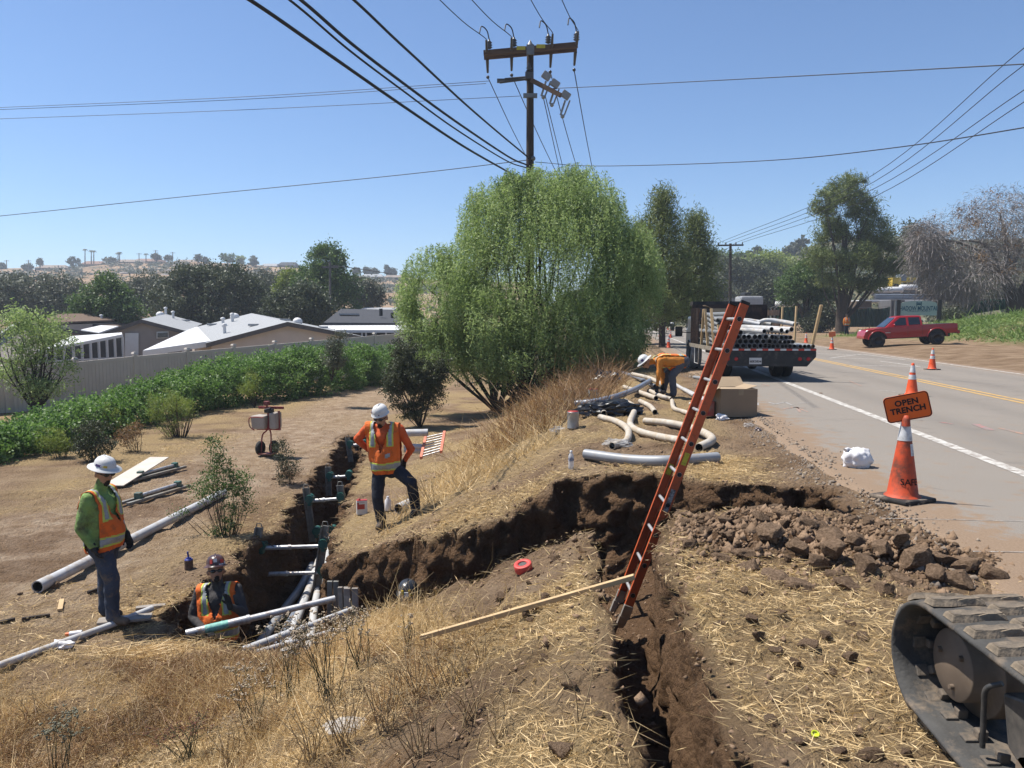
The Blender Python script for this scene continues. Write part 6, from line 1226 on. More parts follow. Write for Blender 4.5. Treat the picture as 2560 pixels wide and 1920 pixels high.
stems_tree('dry_bush', 'brownish small bush beside the red spray cart', 284, 484, None, [(284, 455, 12, 14), (290, 468, 13, 12), (278, 446, 8, 9)], L_OLV, 4, .05, 90, 22, .085, .04, r0=.01, asp=.5, cat='bush')
stems_tree('dry_bush', 'tawny twigs at the foot of the small bush by the cart', 289, 484, None, [(289, 472, 14, 10)], L_DRYB, 10, .05, 50, 20, .08, .05, r0=.008, asp=.15, cat='bush') 
stems_tree('dark_shrub', 'tall dark olive shrub at the end of the dirt path', 411, 419, 23.5, [(412, 378, 26, 30), (395, 385, 16, 24), (428, 388, 18, 24), (405, 352, 16, 16), (438, 370, 12, 20)], L_OLV, 6, .3, 560, 40, .15, .075, r0=.02, asp=.45, cat='shrub')
stems_tree('broom_bush', 'yellow-green feathery bush standing out of the thicket', 171, 437, None, [(170, 402, 22, 13), (158, 412, 14, 12), (184, 412, 14, 12)], L_YGR, 14, .25, 150, 30, .12, .10, r0=.018, asp=.1, cat='bush', m=M_BARK)
stems_tree('broom_bush', 'small yellow-green bush below the feathery one', 110, 437, None, [(108, 415, 11, 12), (116, 425, 8, 8)], L_YGR, 8, .2, 70, 26, .11, .10, r0=.012, asp=.12, cat='bush')
stems_tree('broom_bush', 'low yellow-green bush near the left edge of the thicket', 55, 458, None, [(52, 438, 14, 13), (64, 445, 10, 9)], L_YGR, 8, .2, 80, 26, .11, .10, r0=.012, asp=.12, cat='bush')
stems_tree('brown_bush', 'reddish brown half-dry bush in front of the thicket', 92, 462, None, [(92, 430, 20, 16), (85, 445, 16, 13), (104, 447, 14, 11)], L_OLV, 8, .25, 150, 30, .10, .05, r0=.014, asp=.5, cat='bush')
stems_tree('brown_bush', 'dead tan bush right of the reddish brown one', 130, 452, None, [(128, 435, 14, 12), (138, 428, 10, 9)], L_BRN, 8, .2, 70, 22, .10, .05, r0=.012, asp=.4, cat='bush')
stems_tree('upright_shrub', 'upright olive shrub poking over the beige fence', 336, 372, 29, [(336, 345, 10, 12), (333, 358, 13, 12), (341, 336, 6, 6)], L_YGR if False else L_GRY, 5, .2, 110, 32, .16, .09, r0=.02, cat='shrub')
stems_tree('upright_shrub', 'spiky shrub in the thicket left of the dark shrub', 250, 398, 26, [(252, 383, 8, 14), (246, 392, 9, 8)], L_YGR, 5, .2, 60, 26, .14, .09, r0=.015, cat='shrub', asp=.2)
# ---- thicket between fence and path
HB = []
for px, pt, pb_ in [(-15, 428, 472), (15, 420, 465), (45, 412, 458), (75, 402, 452), (105, 395, 442), (135, 385, 432), (165, 376, 424), (195, 366, 418), (225, 360, 412), (255, 356, 408), (285, 352, 404), (315, 350, 400), (345, 350, 394), (375, 350, 390), (398, 352, 386)]:
    g = G(px, pb_ - 3); Yn = g.y; k = Yn / FPX
    pt -= 5
    HB.append((tuple(pY(px, (pt + pb_) / 2 + 4, Yn + .8)), (26 * k, 1.2, (pb_ - pt) / 2 * k * .92))); HB.append((tuple(pY(px + 12, pt + 12, Yn + 2.6)), (24 * k * 1.1, 1.3, 14 * k)))
th = empty('bramble_thicket', (0, 0, 0)); bpy.data.objects.remove(th)
V, F = cloud(HB, 2600, 55, .22, .10, .6, bias=(0, 0, .1), shell=.35); npmesh('bramble_thicket', V, F, L_HED, label='dense green bramble thicket along the foot of the beige fence', cat='thicket', kind='stuff')
# ---- pines behind the pepper tree
def conifer(name, label, px, ptop, pbase, Y, rpx, lm, nc=260, per=60, rc=.5, L=.32, r0=.22, lean=0, group=None, shape=1.0):
    base = pY(px, pbase, Y); top = pY(px + lean, ptop, Y); root = plant(name, label, base, group); H = top.z - base.z; k = Y / FPX; Ps = []; mb = MB(); mb.tube([Vector(), (top - base) * .5, (top - base)], [r0, r0 * .6, .03], 7)
    n = 46
    for i in range(n):
        h = .18 + .82 * i / n; rad = rpx * k * (1 - h) ** .75 * shape * random.uniform(.75, 1.2) + .15; a = i * 2.4 + random.uniform(-.4, .4); s = (top - base) * h; e = s + Vector((math.cos(a) * rad, math.sin(a) * rad, rad * random.uniform(.25, .7))); mb.tube([s, e], [.05, .012], 5)
        m = int(4 + 7 * (1 - h)); t = rng.uniform(.35, 1.05, m)[:, None]; C = np.array(s) + (np.array(e) - np.array(s)) * t + rng.normal(size=(m, 3)) * .12
        Q = C[:, None] + rng.normal(size=(m, per, 3)) * rc * .42; Ps.append(Q.reshape(-1, 3))
    P = np.concatenate(Ps) + np.array(base); d = rnd_dirs(len(P), (0, 0, .5)); V, F = quads(P, d, side(d), L * rng.uniform(.6, 1.2, len(P)), np.full(len(P), L * .14)); crown(root, V, F, lm); mb.build('trunk', M_BARK, root); return root
conifer('pine_tree', 'slim pine just right of the pepper tree', 662, 192, 352, 46, 44, L_PIN, rc=.75, per=70)
conifer('pine_tree', 'second slim pine right of the pepper tree', 694, 215, 350, 50, 34, L_PIN, rc=.75, per=70)
conifer('pine_tree', 'pine hidden low behind the pepper tree', 640, 225, 352, 52, 34, L_PIN, rc=.8)
# ---- big pine across the road
bp_ = pY(841, 325, 74); pine = plant('pine_tree', 'big spreading pine behind the red pickup', bp_)
PB = [px_blob(*b[:2], 74 + b[4], *b[2:4]) for b in [(846, 192, 20, 17, 0), (826, 205, 13, 14, -1), (863, 212, 16, 15, 0), (830, 232, 20, 14, 1), (874, 234, 19, 16, 0), (894, 246, 9, 8, 0), (822, 257, 17, 11, 0), (856, 256, 22, 13, -1), (884, 266, 18, 11, 1), (838, 280, 20, 9, 0), (870, 284, 18, 8, 0)]]
V, F = cloud(PB, 400, 110, .62, .42, .15, bias=(0, 0, .6), shell=.4); crown(pine, V, F, L_PIN)
branches(pine, bp_, [Vector(b[0]) for b in PB] + [Vector(b[0]) + Vector((random.uniform(-2, 2), 0, random.uniform(0, 1.5))) for b in PB], .14, M_BARK, n=6, sub=0); mb = MB(); mb.tube([Vector((0, 0, -1)), pY(843, 290, 74) - bp_, pY(845, 230, 74) - bp_], [.55, .45, .2], 10); mb.build('trunk', M_BARK, pine)
gtree('bushy_tree', 'bright green bushy tree left of the big pine', 806, 322, 80, [(806, 282, 20, 18), (790, 292, 14, 14), (822, 296, 14, 12), (812, 268, 12, 10)], L_YGR if False else L_GRN, 220, 80, .6, .26, r0=.25)
# ---- bare grey tree
bd_ = pY(1016, 318, 68); dead = plant('bare_tree', 'bare grey drooping tree at the right edge', bd_)
mb = MB(); mb.tube([Vector((0, 0, -.5)), pY(1013, 296, 68) - bd_, pY(1004, 275, 68) - bd_], [.75, .6, .35], 10); mb.tube([Vector((0, 0, -.5)), pY(1024, 290, 68) - bd_, pY(1040, 265, 68) - bd_], [.6, .5, .3], 10); mb.build('trunk', M_BARK, dead)
DB = [px_blob(*b[:2], 68 + random.uniform(-2, 2), *b[2:4]) for b in [(960, 240, 40, 34), (935, 262, 26, 30), (1000, 215, 40, 28), (1040, 230, 45, 40), (975, 275, 34, 24), (1010, 260, 40, 26), (950, 290, 24, 12), (925, 240, 16, 20)]]
Vs, Fs = [], []; o_ = 0
hub = [Vector(b[0]) for b in DB]; mbr = MB()
for b in DB:
    c = Vector(b[0]); s = pY(1008, 278, 68); mid = s.lerp(c, .5) + Vector((0, 0, 1.2)); mbr.tube([q - bd_ for q in bez([s, mid, c], 5)], [.22 * (1 - .7 * i / 10) for i in range(11)], 6)
mbr.build('limb', M_BARKG, dead)
P, D = [], []
for c, r in DB:
    n = 1500; d = rnd_dirs(n, (0, 0, .15)); S = np.array(c) + d * (rng.uniform(.15, 1.0, n) ** .6)[:, None] * np.array(r); kk = 5; ln = rng.uniform(.5, 1.6, n); out = unit(d + rng.normal(size=(n, 3)) * .8)
    t = np.linspace(0, 1, kk)[None, :, None]; Q = S[:, None] + out[:, None] * ln[:, None, None] * t + np.array([0, 0, -.55]) * ln[:, None, None] * t ** 2 + rng.normal(size=(n, kk, 3)) * .04
    a, b2 = Q[:, :-1].reshape(-1, 3), Q[:, 1:].reshape(-1, 3); P.append((a + b2) / 2); D.append(b2 - a)
P = np.concatenate(P); D = np.concatenate(D); L_ = np.linalg.norm(D, axis=1); d = unit(D); V, F = quads(P, d, side(d), L_ * 1.35, rng.uniform(.018, .05, len(P)))
L_TWIG = leafmat('grey_twig', [(0, (.075, .062, .055)), (.5, (.15, .13, .12)), (1, (.24, .215, .20))], .05)
crown(dead, V, F, L_TWIG, 'twigs'); V, F = cloud(DB, 160, 26, .4, .17, .7, shell=.5); crown(dead, V, F, L_BRN, 'dry_leaves')
# ---- middle-distance trees along the road and yard
gM = 'trees along the far road'
for nm, lab, bx, by, Y, bl, lm, nc in [('roadside_tree', 'grey-green tree left of the thin far pole', 712, 318, 120, [(712, 290, 18, 20), (700, 298, 14, 14), (724, 296, 12, 14)], L_GRY, 170), ('roadside_tree', 'tree behind the thin far pole', 742, 315, 140, [(742, 276, 22, 16), (725, 270, 18, 14), (760, 280, 16, 14)], L_OAK, 190), ('roadside_tree', 'yellowish tree crown right of the thin far pole', 765, 310, 165, [(762, 265, 20, 12), (780, 268, 16, 12)], L_YGR, 150), ('roadside_tree', 'dark tree beside the white tank truck', 762, 318, 105, [(766, 296, 14, 18), (775, 305, 10, 12)], L_OLV, 120), ('roadside_tree', 'pale green tree tops just right of the pines', 716, 290, 180, [(708, 262, 10, 14), (722, 264, 10, 12), (735, 262, 9, 9)], L_GRN, 120), ('roadside_tree', 'dark bush at the left end of the green screen fence', 822, 330, 78, [(822, 318, 12, 12), (812, 325, 9, 8)], L_OLV, 110), ('roadside_tree', 'bush beside the white sign board', 954, 332, 62, [(954, 322, 11, 11), (946, 326, 8, 7)], L_OLV, 110), ('roadside_tree', 'far tree behind the bare grey tree', 930, 300, 110, [(905, 245, 22, 22), (915, 270, 24, 22), (885, 290, 14, 12)], L_OAK, 170), ('roadside_tree', 'low olive hedge in the yard under the bare tree', 975, 305, 90, [(985, 296, 26, 10), (1010, 296, 18, 10)], L_OLV, 120), ('roadside_tree', 'dark trees at the road end below the pines', 672, 322, 110, [(690, 305, 16, 18), (672, 302, 12, 14)], L_OLV, 130)]:
    gtree(nm, lab, bx, by, Y, bl, lm, nc, 60, Y * .0085, Y * .0036, r0=Y * .003, group=gM)
# ---------------------------------------------------------------- dry grass and straw
def tri_blades(P, d, L, w):
    """tapering blades from root P along d, slightly bent"""
    s = side(d); L = L[:, None]; mid = P + d * L * .55; tip = P + d * L + np.stack([rng.normal(0, .12, len(P)), rng.normal(0, .12, len(P)), -np.abs(rng.normal(0, .12, len(P)))], 1) * L
    V = np.stack([P - s * w[:, None] / 2, P + s * w[:, None] / 2, mid + s * w[:, None] * .4, mid - s * w[:, None] * .4, mid - s * w[:, None] * .4, mid + s * w[:, None] * .4, tip + s * w[:, None] * .12, tip - s * w[:, None] * .12], 1).reshape(-1, 3)
    return V, np.arange(len(V)).reshape(-1, 4)
def gzv(x, y):
    i = np.clip(np.searchsorted(gx, x) - 1, 0, NX - 2); j = np.clip(np.searchsorted(gy, y) - 1, 0, NY - 2); u = (x - gx[i]) / (gx[i + 1] - gx[i]); v = (y - gy[j]) / (gy[j + 1] - gy[j])
    f = lambda A: (A[j, i] * (1 - u) + A[j, i + 1] * u) * (1 - v) + (A[j + 1, i] * (1 - u) + A[j + 1, i + 1] * u) * v
    return f(VZ), f(GD), f(cov)
def scatter(n, x0, x1, y0, y1, dens, edge=.02, pw=1.0):
    x = rng.uniform(x0, x1, n); y = y0 + (y1 - y0) * rng.uniform(0, 1, n) ** pw; z, dd, cv = gzv(x, y); k = (rng.uniform(0, 1, n) < dens(x, y, cv)) & (dd < -edge); return np.stack([x, y, z], 1)[k]
# straw lying flat
lipP = np.concatenate(LIP); lipP = lipP[(lipP[:, 1] < 14) & (lipP[:, 1] > 2.2)]; lipP = lipP[rng.integers(0, len(lipP), 6000)] + rng.normal(size=(6000, 3)) * np.array([.05, .05, .006]); lipP = lipP[lipP[:, 0] < 2.0]
P = np.concatenate([lipP, scatter(260000, -6, 3.2, 2.6, 9.5, lambda x, y, c: np.clip(c * 1.0, .06, 1) * (mound(x, y) < .06), pw=1.2), scatter(60000, -9, 2.2, 8.5, 22, lambda x, y, c: np.clip(c, .02, 1) * .8)])
n = len(P); d = unit(np.concatenate([rng.normal(size=(n, 2)), np.abs(rng.normal(0, .22, (n, 1)))], 1)); Ls = rng.gamma(1.5, .034, n) * np.where(rng.uniform(size=n) < .05, 3.2, 1) + .012
P[:, 2] += .004 + rng.uniform(0, .025, n); V, F = quads(P, d, side(d), Ls, rng.gamma(3, .00088, n).clip(.001, .007) * (1 + P[:, 1] * .06)); npmesh('loose_straw', V, F, L_DRY, label='dry straw litter strewn over the dug ground', cat='straw', kind='stuff')
# standing dry grass
def front(x, y, c): 
    s = .99 * x - .142 * y; return np.clip(sstep(-.55, -1.7, s), 0, 1) * (.10 + .9 * sstep(.38, .56, fbm(x * 1.3, y * 1.3, 0, 3, 201)) * sstep(.34, .5, fbm(x * 4, y * 4, 0, 2, 203))) * c * sstep(7.8, 6.4, y)
def slope(x, y, c):
    s = .99 * x - .142 * y; return sstep(-3.6, -2.8, s) * sstep(-.7, -1.4, s) * sstep(9.2, 11.5, y) * (.15 + .85 * sstep(.35, .6, fbm(x * .7, y * .7, 0, 3, 211)))
def bank(x, y, c): return .16 * c * sstep(.5, .62, fbm(x * .8, y * .8, 0, 3, 221))
gs = [(scatter(120000, -5.5, 1.0, 2.7, 8.0, front, .06), .17, .0034), (scatter(50000, -4.5, 3, 9.2, 27, slope, .08), .30, .008), (scatter(16000, -10, 2.5, 3, 20, bank, .06), .12, .004), (scatter(6000, 0.9, 2.6, 2.8, 5.2, lambda x, y, c: .10 * c, .06), .08, .003)]
Vs, Fs, o_ = [], [], 0
for P, L0, w0 in gs:
    n = len(P); d = unit(np.concatenate([rng.normal(0, .62, (n, 2)), np.abs(rng.normal(.75, .25, (n, 1)))], 1)); V, F = tri_blades(P - np.array([0, 0, .01]), d, L0 * rng.gamma(3, .33, n), w0 * rng.uniform(.6, 1.3, n)); Vs.append(V); Fs.append(F + o_); o_ += len(V)
npmesh('dry_grass', np.concatenate(Vs), np.concatenate(Fs), L_DRY, label='standing dry yellow grass on the slopes', cat='grass', kind='stuff')
# brown weeds thick on the bench edge and under the pepper tree
P = scatter(30000, -3.5, 5, 13.5, 27, lambda x, y, c: sstep(-3.2, -2.2, .99 * x - .142 * y) * sstep(.1, -.8, .99 * x - .142 * y + .5 * (fbm(x, y, 0, 2, 4) - .5) - .3 * sstep(16, 24, y)) * .9, .1)
n = len(P); d = unit(np.concatenate([rng.normal(0, .6, (n, 2)), np.abs(rng.normal(.8, .25, (n, 1)))], 1)); V, F = tri_blades(P, d, .45 * rng.gamma(3, .33, n), .011 * rng.uniform(.6, 1.3, n)); npmesh('brown_weeds', V, F, L_DRYB, label='tangle of brown weeds under the pepper tree', cat='weeds', kind='stuff')
# brown weed patches in the foreground
P = np.concatenate([scatter(60000, -4.5, .4, 2.8, 7.2, lambda x, y, c: sstep(-.8, -1.6, .99 * x - .142 * y) * sstep(.5, .62, fbm(x * 1.7 + 9, y * 1.7, 0, 3, 231)), .1)])
n = len(P); d = unit(np.concatenate([rng.normal(0, .8, (n, 2)), np.abs(rng.normal(.7, .3, (n, 1)))], 1)); V, F = tri_blades(P, d, .15 * rng.gamma(3, .33, n), .0042 * rng.uniform(.6, 1.3, n)); npmesh('brown_weeds', V, F, L_DRYB, label='matted brown weeds in the foreground straw', cat='weeds', kind='stuff')
# seed-head weeds in the foreground
M_SEED = mat('seed_head', (.49, .39, .27), 1.0, spec=0.0, var=.3, scale=60, col2=(.60, .49, .36)); M_SEEDR = mat('seed_head_rust', (.24, .11, .07), .95, var=.3, scale=30); M_WST = mat('weed_stem', (.10, .10, .05), .9, var=.3, scale=20); M_SEEDG = mat('seed_head_grey', (.22, .22, .15), spec=0.0) if False else mat('seed_head_grey', (.24, .23, .16), .95, var=.2, scale=30)
M_WTAN = mat('weed_stem_tan', (.42, .30, .16), .9, var=.25, scale=20)
sm_ = None
def weed(px, py, h, n, lab, headm, spread=.25, stem=M_WST, nh=5, hr=.018, lean=(0, 0)):
    base = G(px, py); root = plant('seed_weed', lab, base, 'seed-head weeds in the foreground', 'weed'); mb = MB(); hb = MB()
    for _ in range(n):
        t = Vector((random.gauss(0, spread) + lean[0], random.gauss(0, spread * .7) + lean[1], h * random.uniform(.65, 1.05))); b0 = Vector((random.gauss(0, .04), random.gauss(0, .04), -.02)); m = b0.lerp(t, .5) + Vector((random.gauss(0, .02), 0, .03)); mb.tube(bez([b0, m, t], 4), [.0038 - .0026 * i / 8 for i in range(9)], 5)
        for _k in range(nh):
            q = t + Vector((random.gauss(0, .035), random.gauss(0, .035), random.gauss(0, .02))); r = hr * random.uniform(.5, .9)
            if _k: mb.tube([t.lerp(m, .12), q], .0015, 4)
            for _c in range(4): hb.ball(q + Vector((random.gauss(0, .6), random.gauss(0, .6), random.gauss(0, .4))) * r, (r * random.uniform(.45, .8), r * .6, r * .5), 5, 4)
    mb.build('stem', stem, root); hb.build('seed_heads', headm, root)['kind'] = 'stuff'
for a in [(292, 700, .62, 16, 'tall weed with pale seed heads in front of the trench pipes', M_SEED, .10), (330, 705, .66, 18, 'bushy weed with pale seed heads before the grey uprights', M_SEED, .13), (362, 668, .42, 9, 'short weed with pale seed heads by the uprights', M_SEED, .08), (405, 655, .34, 10, 'green stemmed weed below the black hard hat', M_SEED, .05), (255, 735, .5, 12, 'leaning weed with sparse heads left of the tall one', M_SEED, .12), (190, 760, .28, 16, 'rust-red weed near the bottom left', M_SEEDR, .10), (60, 790, .62, 12, 'grey-headed green weed at the bottom left corner', M_SEEDG, .06)]:
    weed(*a, nh=7 if 'rust' not in a[4] and 'green stem' not in a[4] else (10 if 'rust' in a[4] else 1), hr=.014 if 'rust' not in a[4] else .009, lean=(.05, 0) if 'grey-headed' in a[4] else (0, 0))
for a in [(415, 700, .38, 12), (470, 720, .30, 10), (345, 750, .40, 16), (420, 758, .34, 14), (270, 690, .36, 12), (385, 735, .42, 14), (310, 765, .36, 14), (455, 690, .28, 9), (130, 735, .24, 10), (230, 765, .3, 14), (500, 745, .22, 7), (590, 720, .30, 2), (480, 660, .2, 5), (30, 720, .25, 8)]:
    weed(*a, 'dry tan weed tuft among the foreground straw', M_SEED if random.random() < .3 else mat('seed_tan', (.40, .27, .13), .95, var=.3, scale=30), .13, M_WTAN, 6, .006)
# straw heap by the standing worker's board
P = [];
c = G(160, 655); n = 700; Q = np.array(c) + np.stack([rng.normal(0, .38, n), rng.normal(0, .14, n), np.abs(rng.normal(.03, .03, n))], 1); d = unit(np.stack([rng.normal(.9, .5, n), rng.normal(.2, .5, n), rng.normal(.05, .2, n)], 1)); V, F = quads(Q, d, side(d), rng.uniform(.12, .42, n), rng.uniform(.004, .009, n)); npmesh('straw_heap', V, F, L_DRY, label='loose heap of long cut straw at the pit lip', cat='straw', kind='stuff')
# ================================================================ hills
def hill_mat(name, stops, scrub, samt):
    m, t, b, N, L = _nodes(name); tc = N('ShaderNodeTexCoord')
    n = N('ShaderNodeTexNoise'); n.inputs['Scale'].default_value = .035; n.inputs['Detail'].default_value = 10; n.inputs['Roughness'].default_value = .65; L(tc.outputs['Object'], n.inputs['Vector']); r = ramp(t, stops); L(n.outputs[0], r.inputs[0])
    n2 = N('ShaderNodeTexNoise'); n2.inputs['Scale'].default_value = .11; n2.inputs['Detail'].default_value = 8; n2.inputs['Roughness'].default_value = .7; L(tc.outputs['Object'], n2.inputs['Vector']); r2 = ramp(t, [(samt, (0, 0, 0)), (samt + .07, (1, 1, 1))]); L(n2.outputs[0], r2.inputs[0])
    mx = N('ShaderNodeMix'); mx.data_type = 'RGBA'; L(r2.outputs[0], mx.inputs['Factor']); L(r.outputs[0], mx.inputs['A']); mx.inputs['B'].default_value = (*scrub, 1); L(mx.outputs['Result'], b.inputs['Base Color']); b.inputs['Roughness'].default_value = 1; b.inputs['Specular IOR Level'].default_value = .05; return m
def zat(px, py, Y): return pY(px, py, Y).z
def make_hill(name, sky_px, Yr, Y0, xs, m, rough=1.2):
    """ridge at Yr whose crest follows sky_px, foot at Y0"""
    cx = [pY(p, q, Yr).x for p, q in sky_px]; cz = [pY(p, q, Yr).z for p, q in sky_px]
    ys = np.concatenate([np.linspace(Y0, Yr, 60), np.linspace(Yr + 8, Yr + 260, 14)]); X, Y = np.meshgrid(xs, ys)
    zc_ = np.interp(X, cx, cz); t = np.clip((Y - Y0) / (Yr - Y0), 0, 1); f = t ** .85 * (1 - .12 * np.sin(t * 3.14)); back = sstep(0, 1, (Y - Yr) / 260)
    Z = zc_ * f * (1 - .6 * back) + rough * (fbm(X * .03, Y * .03, 0, 4, 91) - .5) * 2 * np.minimum(1, t * 3) * (1 - sstep(.7, .97, t)) * 2.2 - 1.8 * (1 - sstep(0, .5, t))
    Z = np.where(Y <= Y0 + 1, -3, Z); i = np.arange(X.size).reshape(X.shape); F = np.stack([i[:-1, :-1], i[:-1, 1:], i[1:, 1:], i[1:, :-1]], -1).reshape(-1, 4)
    o = npmesh(name, np.stack([X, Y, Z], -1).reshape(-1, 3), F, m, smooth=True, kind='structure')
    def h(x, y):
        a = np.clip(np.searchsorted(xs, x) - 1, 0, len(xs) - 2); b = np.clip(np.searchsorted(ys, y) - 1, 0, len(ys) - 2); return Z[b, a]
    return o, h
MH1 = hill_mat('dry_hillside', [(.3, (.17, .115, .075)), (.5, (.27, .185, .115)), (.68, (.36, .26, .17))], (.085, .082, .055), .53)
MH2 = hill_mat('scrub_hillside', [(.3, (.09, .085, .05)), (.6, (.15, .13, .075)), (.75, (.26, .2, .12))], (.055, .062, .034), .45)
_, h1 = make_hill('hill', [(-200, 272), (0, 268.5), (25, 268), (35, 270), (65, 269.5), (80, 267.5), (95, 266), (115, 263), (165, 263), (195, 261.5), (240, 264), (300, 268), (340, 275), (400, 277), (470, 282)], 430, 150, np.linspace(-620, 10, 150), MH1)
_, h2 = make_hill('hill', [(560, 292), (640, 282), (690, 270), (730, 263), (760, 257), (790, 251), (820, 244), (845, 238), (900, 236), (960, 240), (1024, 238), (1200, 230)], 270, 125, np.linspace(20, 420, 110), MH2, .8)
def scrub(name, hf, n, x0, x1, y0, y1, L, m, lab, thr, rc):
    x = rng.uniform(x0, x1, n); y = rng.uniform(y0, y1, n); k = fbm(x * .05, y * .05, 0, 3, 301) > thr; x, y = x[k], y[k]; z = hf(x, y); C = np.stack([x, y, z + rc * .3], 1); Q = (C[:, None] + rng.normal(size=(len(C), 26, 3)) * rc * np.array([.6, .6, .4]) * rng.uniform(.5, 1.4, (len(C), 1, 1))).reshape(-1, 3); d = rnd_dirs(len(Q)); V, F = quads(Q, d, side(d), np.full(len(Q), L), np.full(len(Q), L * .7)); npmesh(name, V, F, m, label=lab, cat='scrub', kind='stuff')
scrub('hillside_scrub', h1, 2600, -330, -20, 200, 425, 1.1, L_GRY, 'dark scrub dotted over the dry hillside', .47, 1.7)
scrub('hillside_scrub', h2, 1500, 50, 290, 130, 268, .9, L_OAK, 'olive scrub and trees covering the right hillside', .42, 1.8)
# rocks on the dry hillside
M_ROCK = mat('pale_rock', (.40, .34, .29), .95, var=.2, scale=1)
rv = MB()
for _ in range(60):
    x = random.choice([random.uniform(-285, -255), random.uniform(-200, -150)]); y = random.uniform(330, 400); z = float(h1(np.array([x]), np.array([y]))[0]); r = random.uniform(.6, 1.8); rv.ball((x, y, z), (r * 1.3, r, r * .6), 6, 4)
rv.build('hillside_rocks', M_ROCK, None, label='pale boulders scattered on the dry hillside', cat='rocks', kind='stuff')
# ================================================================ mobile homes
def roofmat(name, col, sc=9, var=.12): return mat(name, col, .85, var=var, scale=sc, stretch=(1, 1, 6), spec=.06, col2=[min(1, c * 1.1) for c in col])
M_RGREY = roofmat('shingle_pale_grey', (.40, .41, .42)); M_RDARK = roofmat('shingle_dark', (.085, .088, .098)); M_RBRN = roofmat('shingle_brown', (.20, .145, .11)); M_RTAN = roofmat('roof_tan', (.34, .28, .23))
M_TAN = mat('siding_tan', (.58, .475, .40), .85, var=.05, scale=2); M_TAUPE = mat('siding_taupe', (.40, .345, .31), .85, var=.05, scale=2); M_TRIM = mat('trim_brown', (.13, .115, .11), .8); M_WHT = mat('white_metal', (.70, .69, .68), .5, var=.04); M_PANE = mat('window_pane', (.05, .06, .07), .15, spec=.6)
def poly(nm, pts, m, par, th=.0):
    mb = MB(); P = [Vector(p) - par.location for p in pts]; n = len(P)
    if th:
        nn = (P[1] - P[0]).cross(P[2] - P[0]).normalized() * th; Q = [p - nn for p in P]; mb.add(P + Q, [tuple(range(n)), tuple(range(2 * n - 1, n - 1, -1))] + [(i, i + n, (i + 1) % n + n, (i + 1) % n) for i in range(n)])
    else: mb.add(P, [tuple(range(n))])
    return mb.build(nm, m, par)
def gable(name, label, E1, E2, A1, rv_, roofm, wallm, vents=(), zb=-1.7, over=.35):
    """front gable E1-A1-E2, ridge running along rv_"""
    root = empty(name, (E1.x, E1.y, zb), label=label, cat='mobile home', group='mobile homes beyond the beige fence'); up = Vector((0, 0, .12)); f = rv_.normalized()
    o = -f * over; e1 = (E1 - A1).normalized() * .3; e2 = (E2 - A1).normalized() * .3
    r1 = poly('roof', [E1 + o + e1, A1 + o, A1 + rv_, E1 + rv_ + e1], roofm, root, .12); poly('roof', [A1 + o, E2 + o + e2, E2 + rv_ + e2, A1 + rv_], roofm, root, .12)
    poly('fascia', [E1 + o * 1.02 + e1, A1 + o * 1.02, A1 + o * 1.02 - up * 2, E1 + o * 1.02 + e1 - up * 2], M_TRIM, root, .03); poly('fascia', [A1 + o * 1.02, E2 + o * 1.02 + e2, E2 + o * 1.02 + e2 - up * 2, A1 + o * 1.02 - up * 2], M_TRIM, root, .03)
    d = Vector((0, 0, .14)); B1 = Vector((E1.x, E1.y, zb)); B2 = Vector((E2.x, E2.y, zb))
    poly('gable_wall', [B1, B2, E2 - d, A1 - d, E1 - d], wallm, root); poly('side_wall', [B1 + rv_, B1, E1 - d, E1 - d + rv_], wallm, root); poly('side_wall', [B2, B2 + rv_, E2 - d + rv_, E2 - d], wallm, root)
    for (u, v, kind) in vents:                                   # u along the ridge, v from ridge (0) to left eave (1)
        p = A1 + rv_ * u + (E1 - A1) * v if v >= 0 else A1 + rv_ * u + (E2 - A1) * -v; mb = MB(); q = p - root.location
        if kind == 'pipe': mb.tube([q, q + Vector((0, 0, .45))], .09, 10); mb.lathe([(.14, .42), (.14, .52), (.02, .56)], 10, Matrix.Translation(q))
        elif kind == 'dome': mb.ball(q + Vector((0, 0, .08)), (.3, .3, .26), 12, 6)
        else: mb.box(q + Vector((0, 0, .06)), (.5, .4, .12), bev=.02)
        mb.build('roof_vent' if kind != 'dome' else 'skylight', M_WHT if kind != 'box' else MATS['trim_brown'] if False else M_RGREY, root)
    return root
tilt = lambda p: p
A_E1, A_E2, A_A1, A_A2 = pY(211, 341, 40), pY(361, 336, 44), pY(286, 321.5, 42), pY(251.6, 313.2, 51.5)
hA = gable('mobile_home', 'tan gabled home with pale grey shingles and white awning', A_E1, A_E2, A_A1, A_A2 - A_A1, M_RGREY, M_TAN, [(.75, .42, 'pipe'), (.6, .62, 'pipe'), (.2, .75, 'pipe'), (.95, .3, 'dome'), (.2, .35, 'box'), (.85, .7, 'box'), (.35, -.35, 'dome'), (.25, -.65, 'box'), (.3, -.15, 'box'), (.1, -.8, 'box')])
def ribbed(nm, IF, OF, OB, IB, par, n=14):
    """awning pans side by side from inner edge to outer edge"""
    for i in range(n):
        a, b = i / n, (i + .93) / n; P = [IF.lerp(IB, a), OF.lerp(OB, a), OF.lerp(OB, b), IF.lerp(IB, b)]; poly(nm, P, M_WHT, par, .05)
aw = [pY(211, 341.8, 39.9), pY(143, 351.5, 38.4), pY(184, 332.5, 47.5), pY(197.5, 327.2, 47.5)]
ribbed('awning_pan', *aw, hA, 12); poly('awning_fascia', [aw[0] + Vector((0, -.03, 0)), aw[1] + Vector((0, -.03, 0)), aw[1] + Vector((0, -.03, -.24)), aw[0] + Vector((0, -.03, -.24))], M_WHT, hA, .05); poly('awning_fascia', [aw[1], aw[2], aw[2] - Vector((0, 0, .2)), aw[1] - Vector((0, 0, .2))], M_WHT, hA, .05)
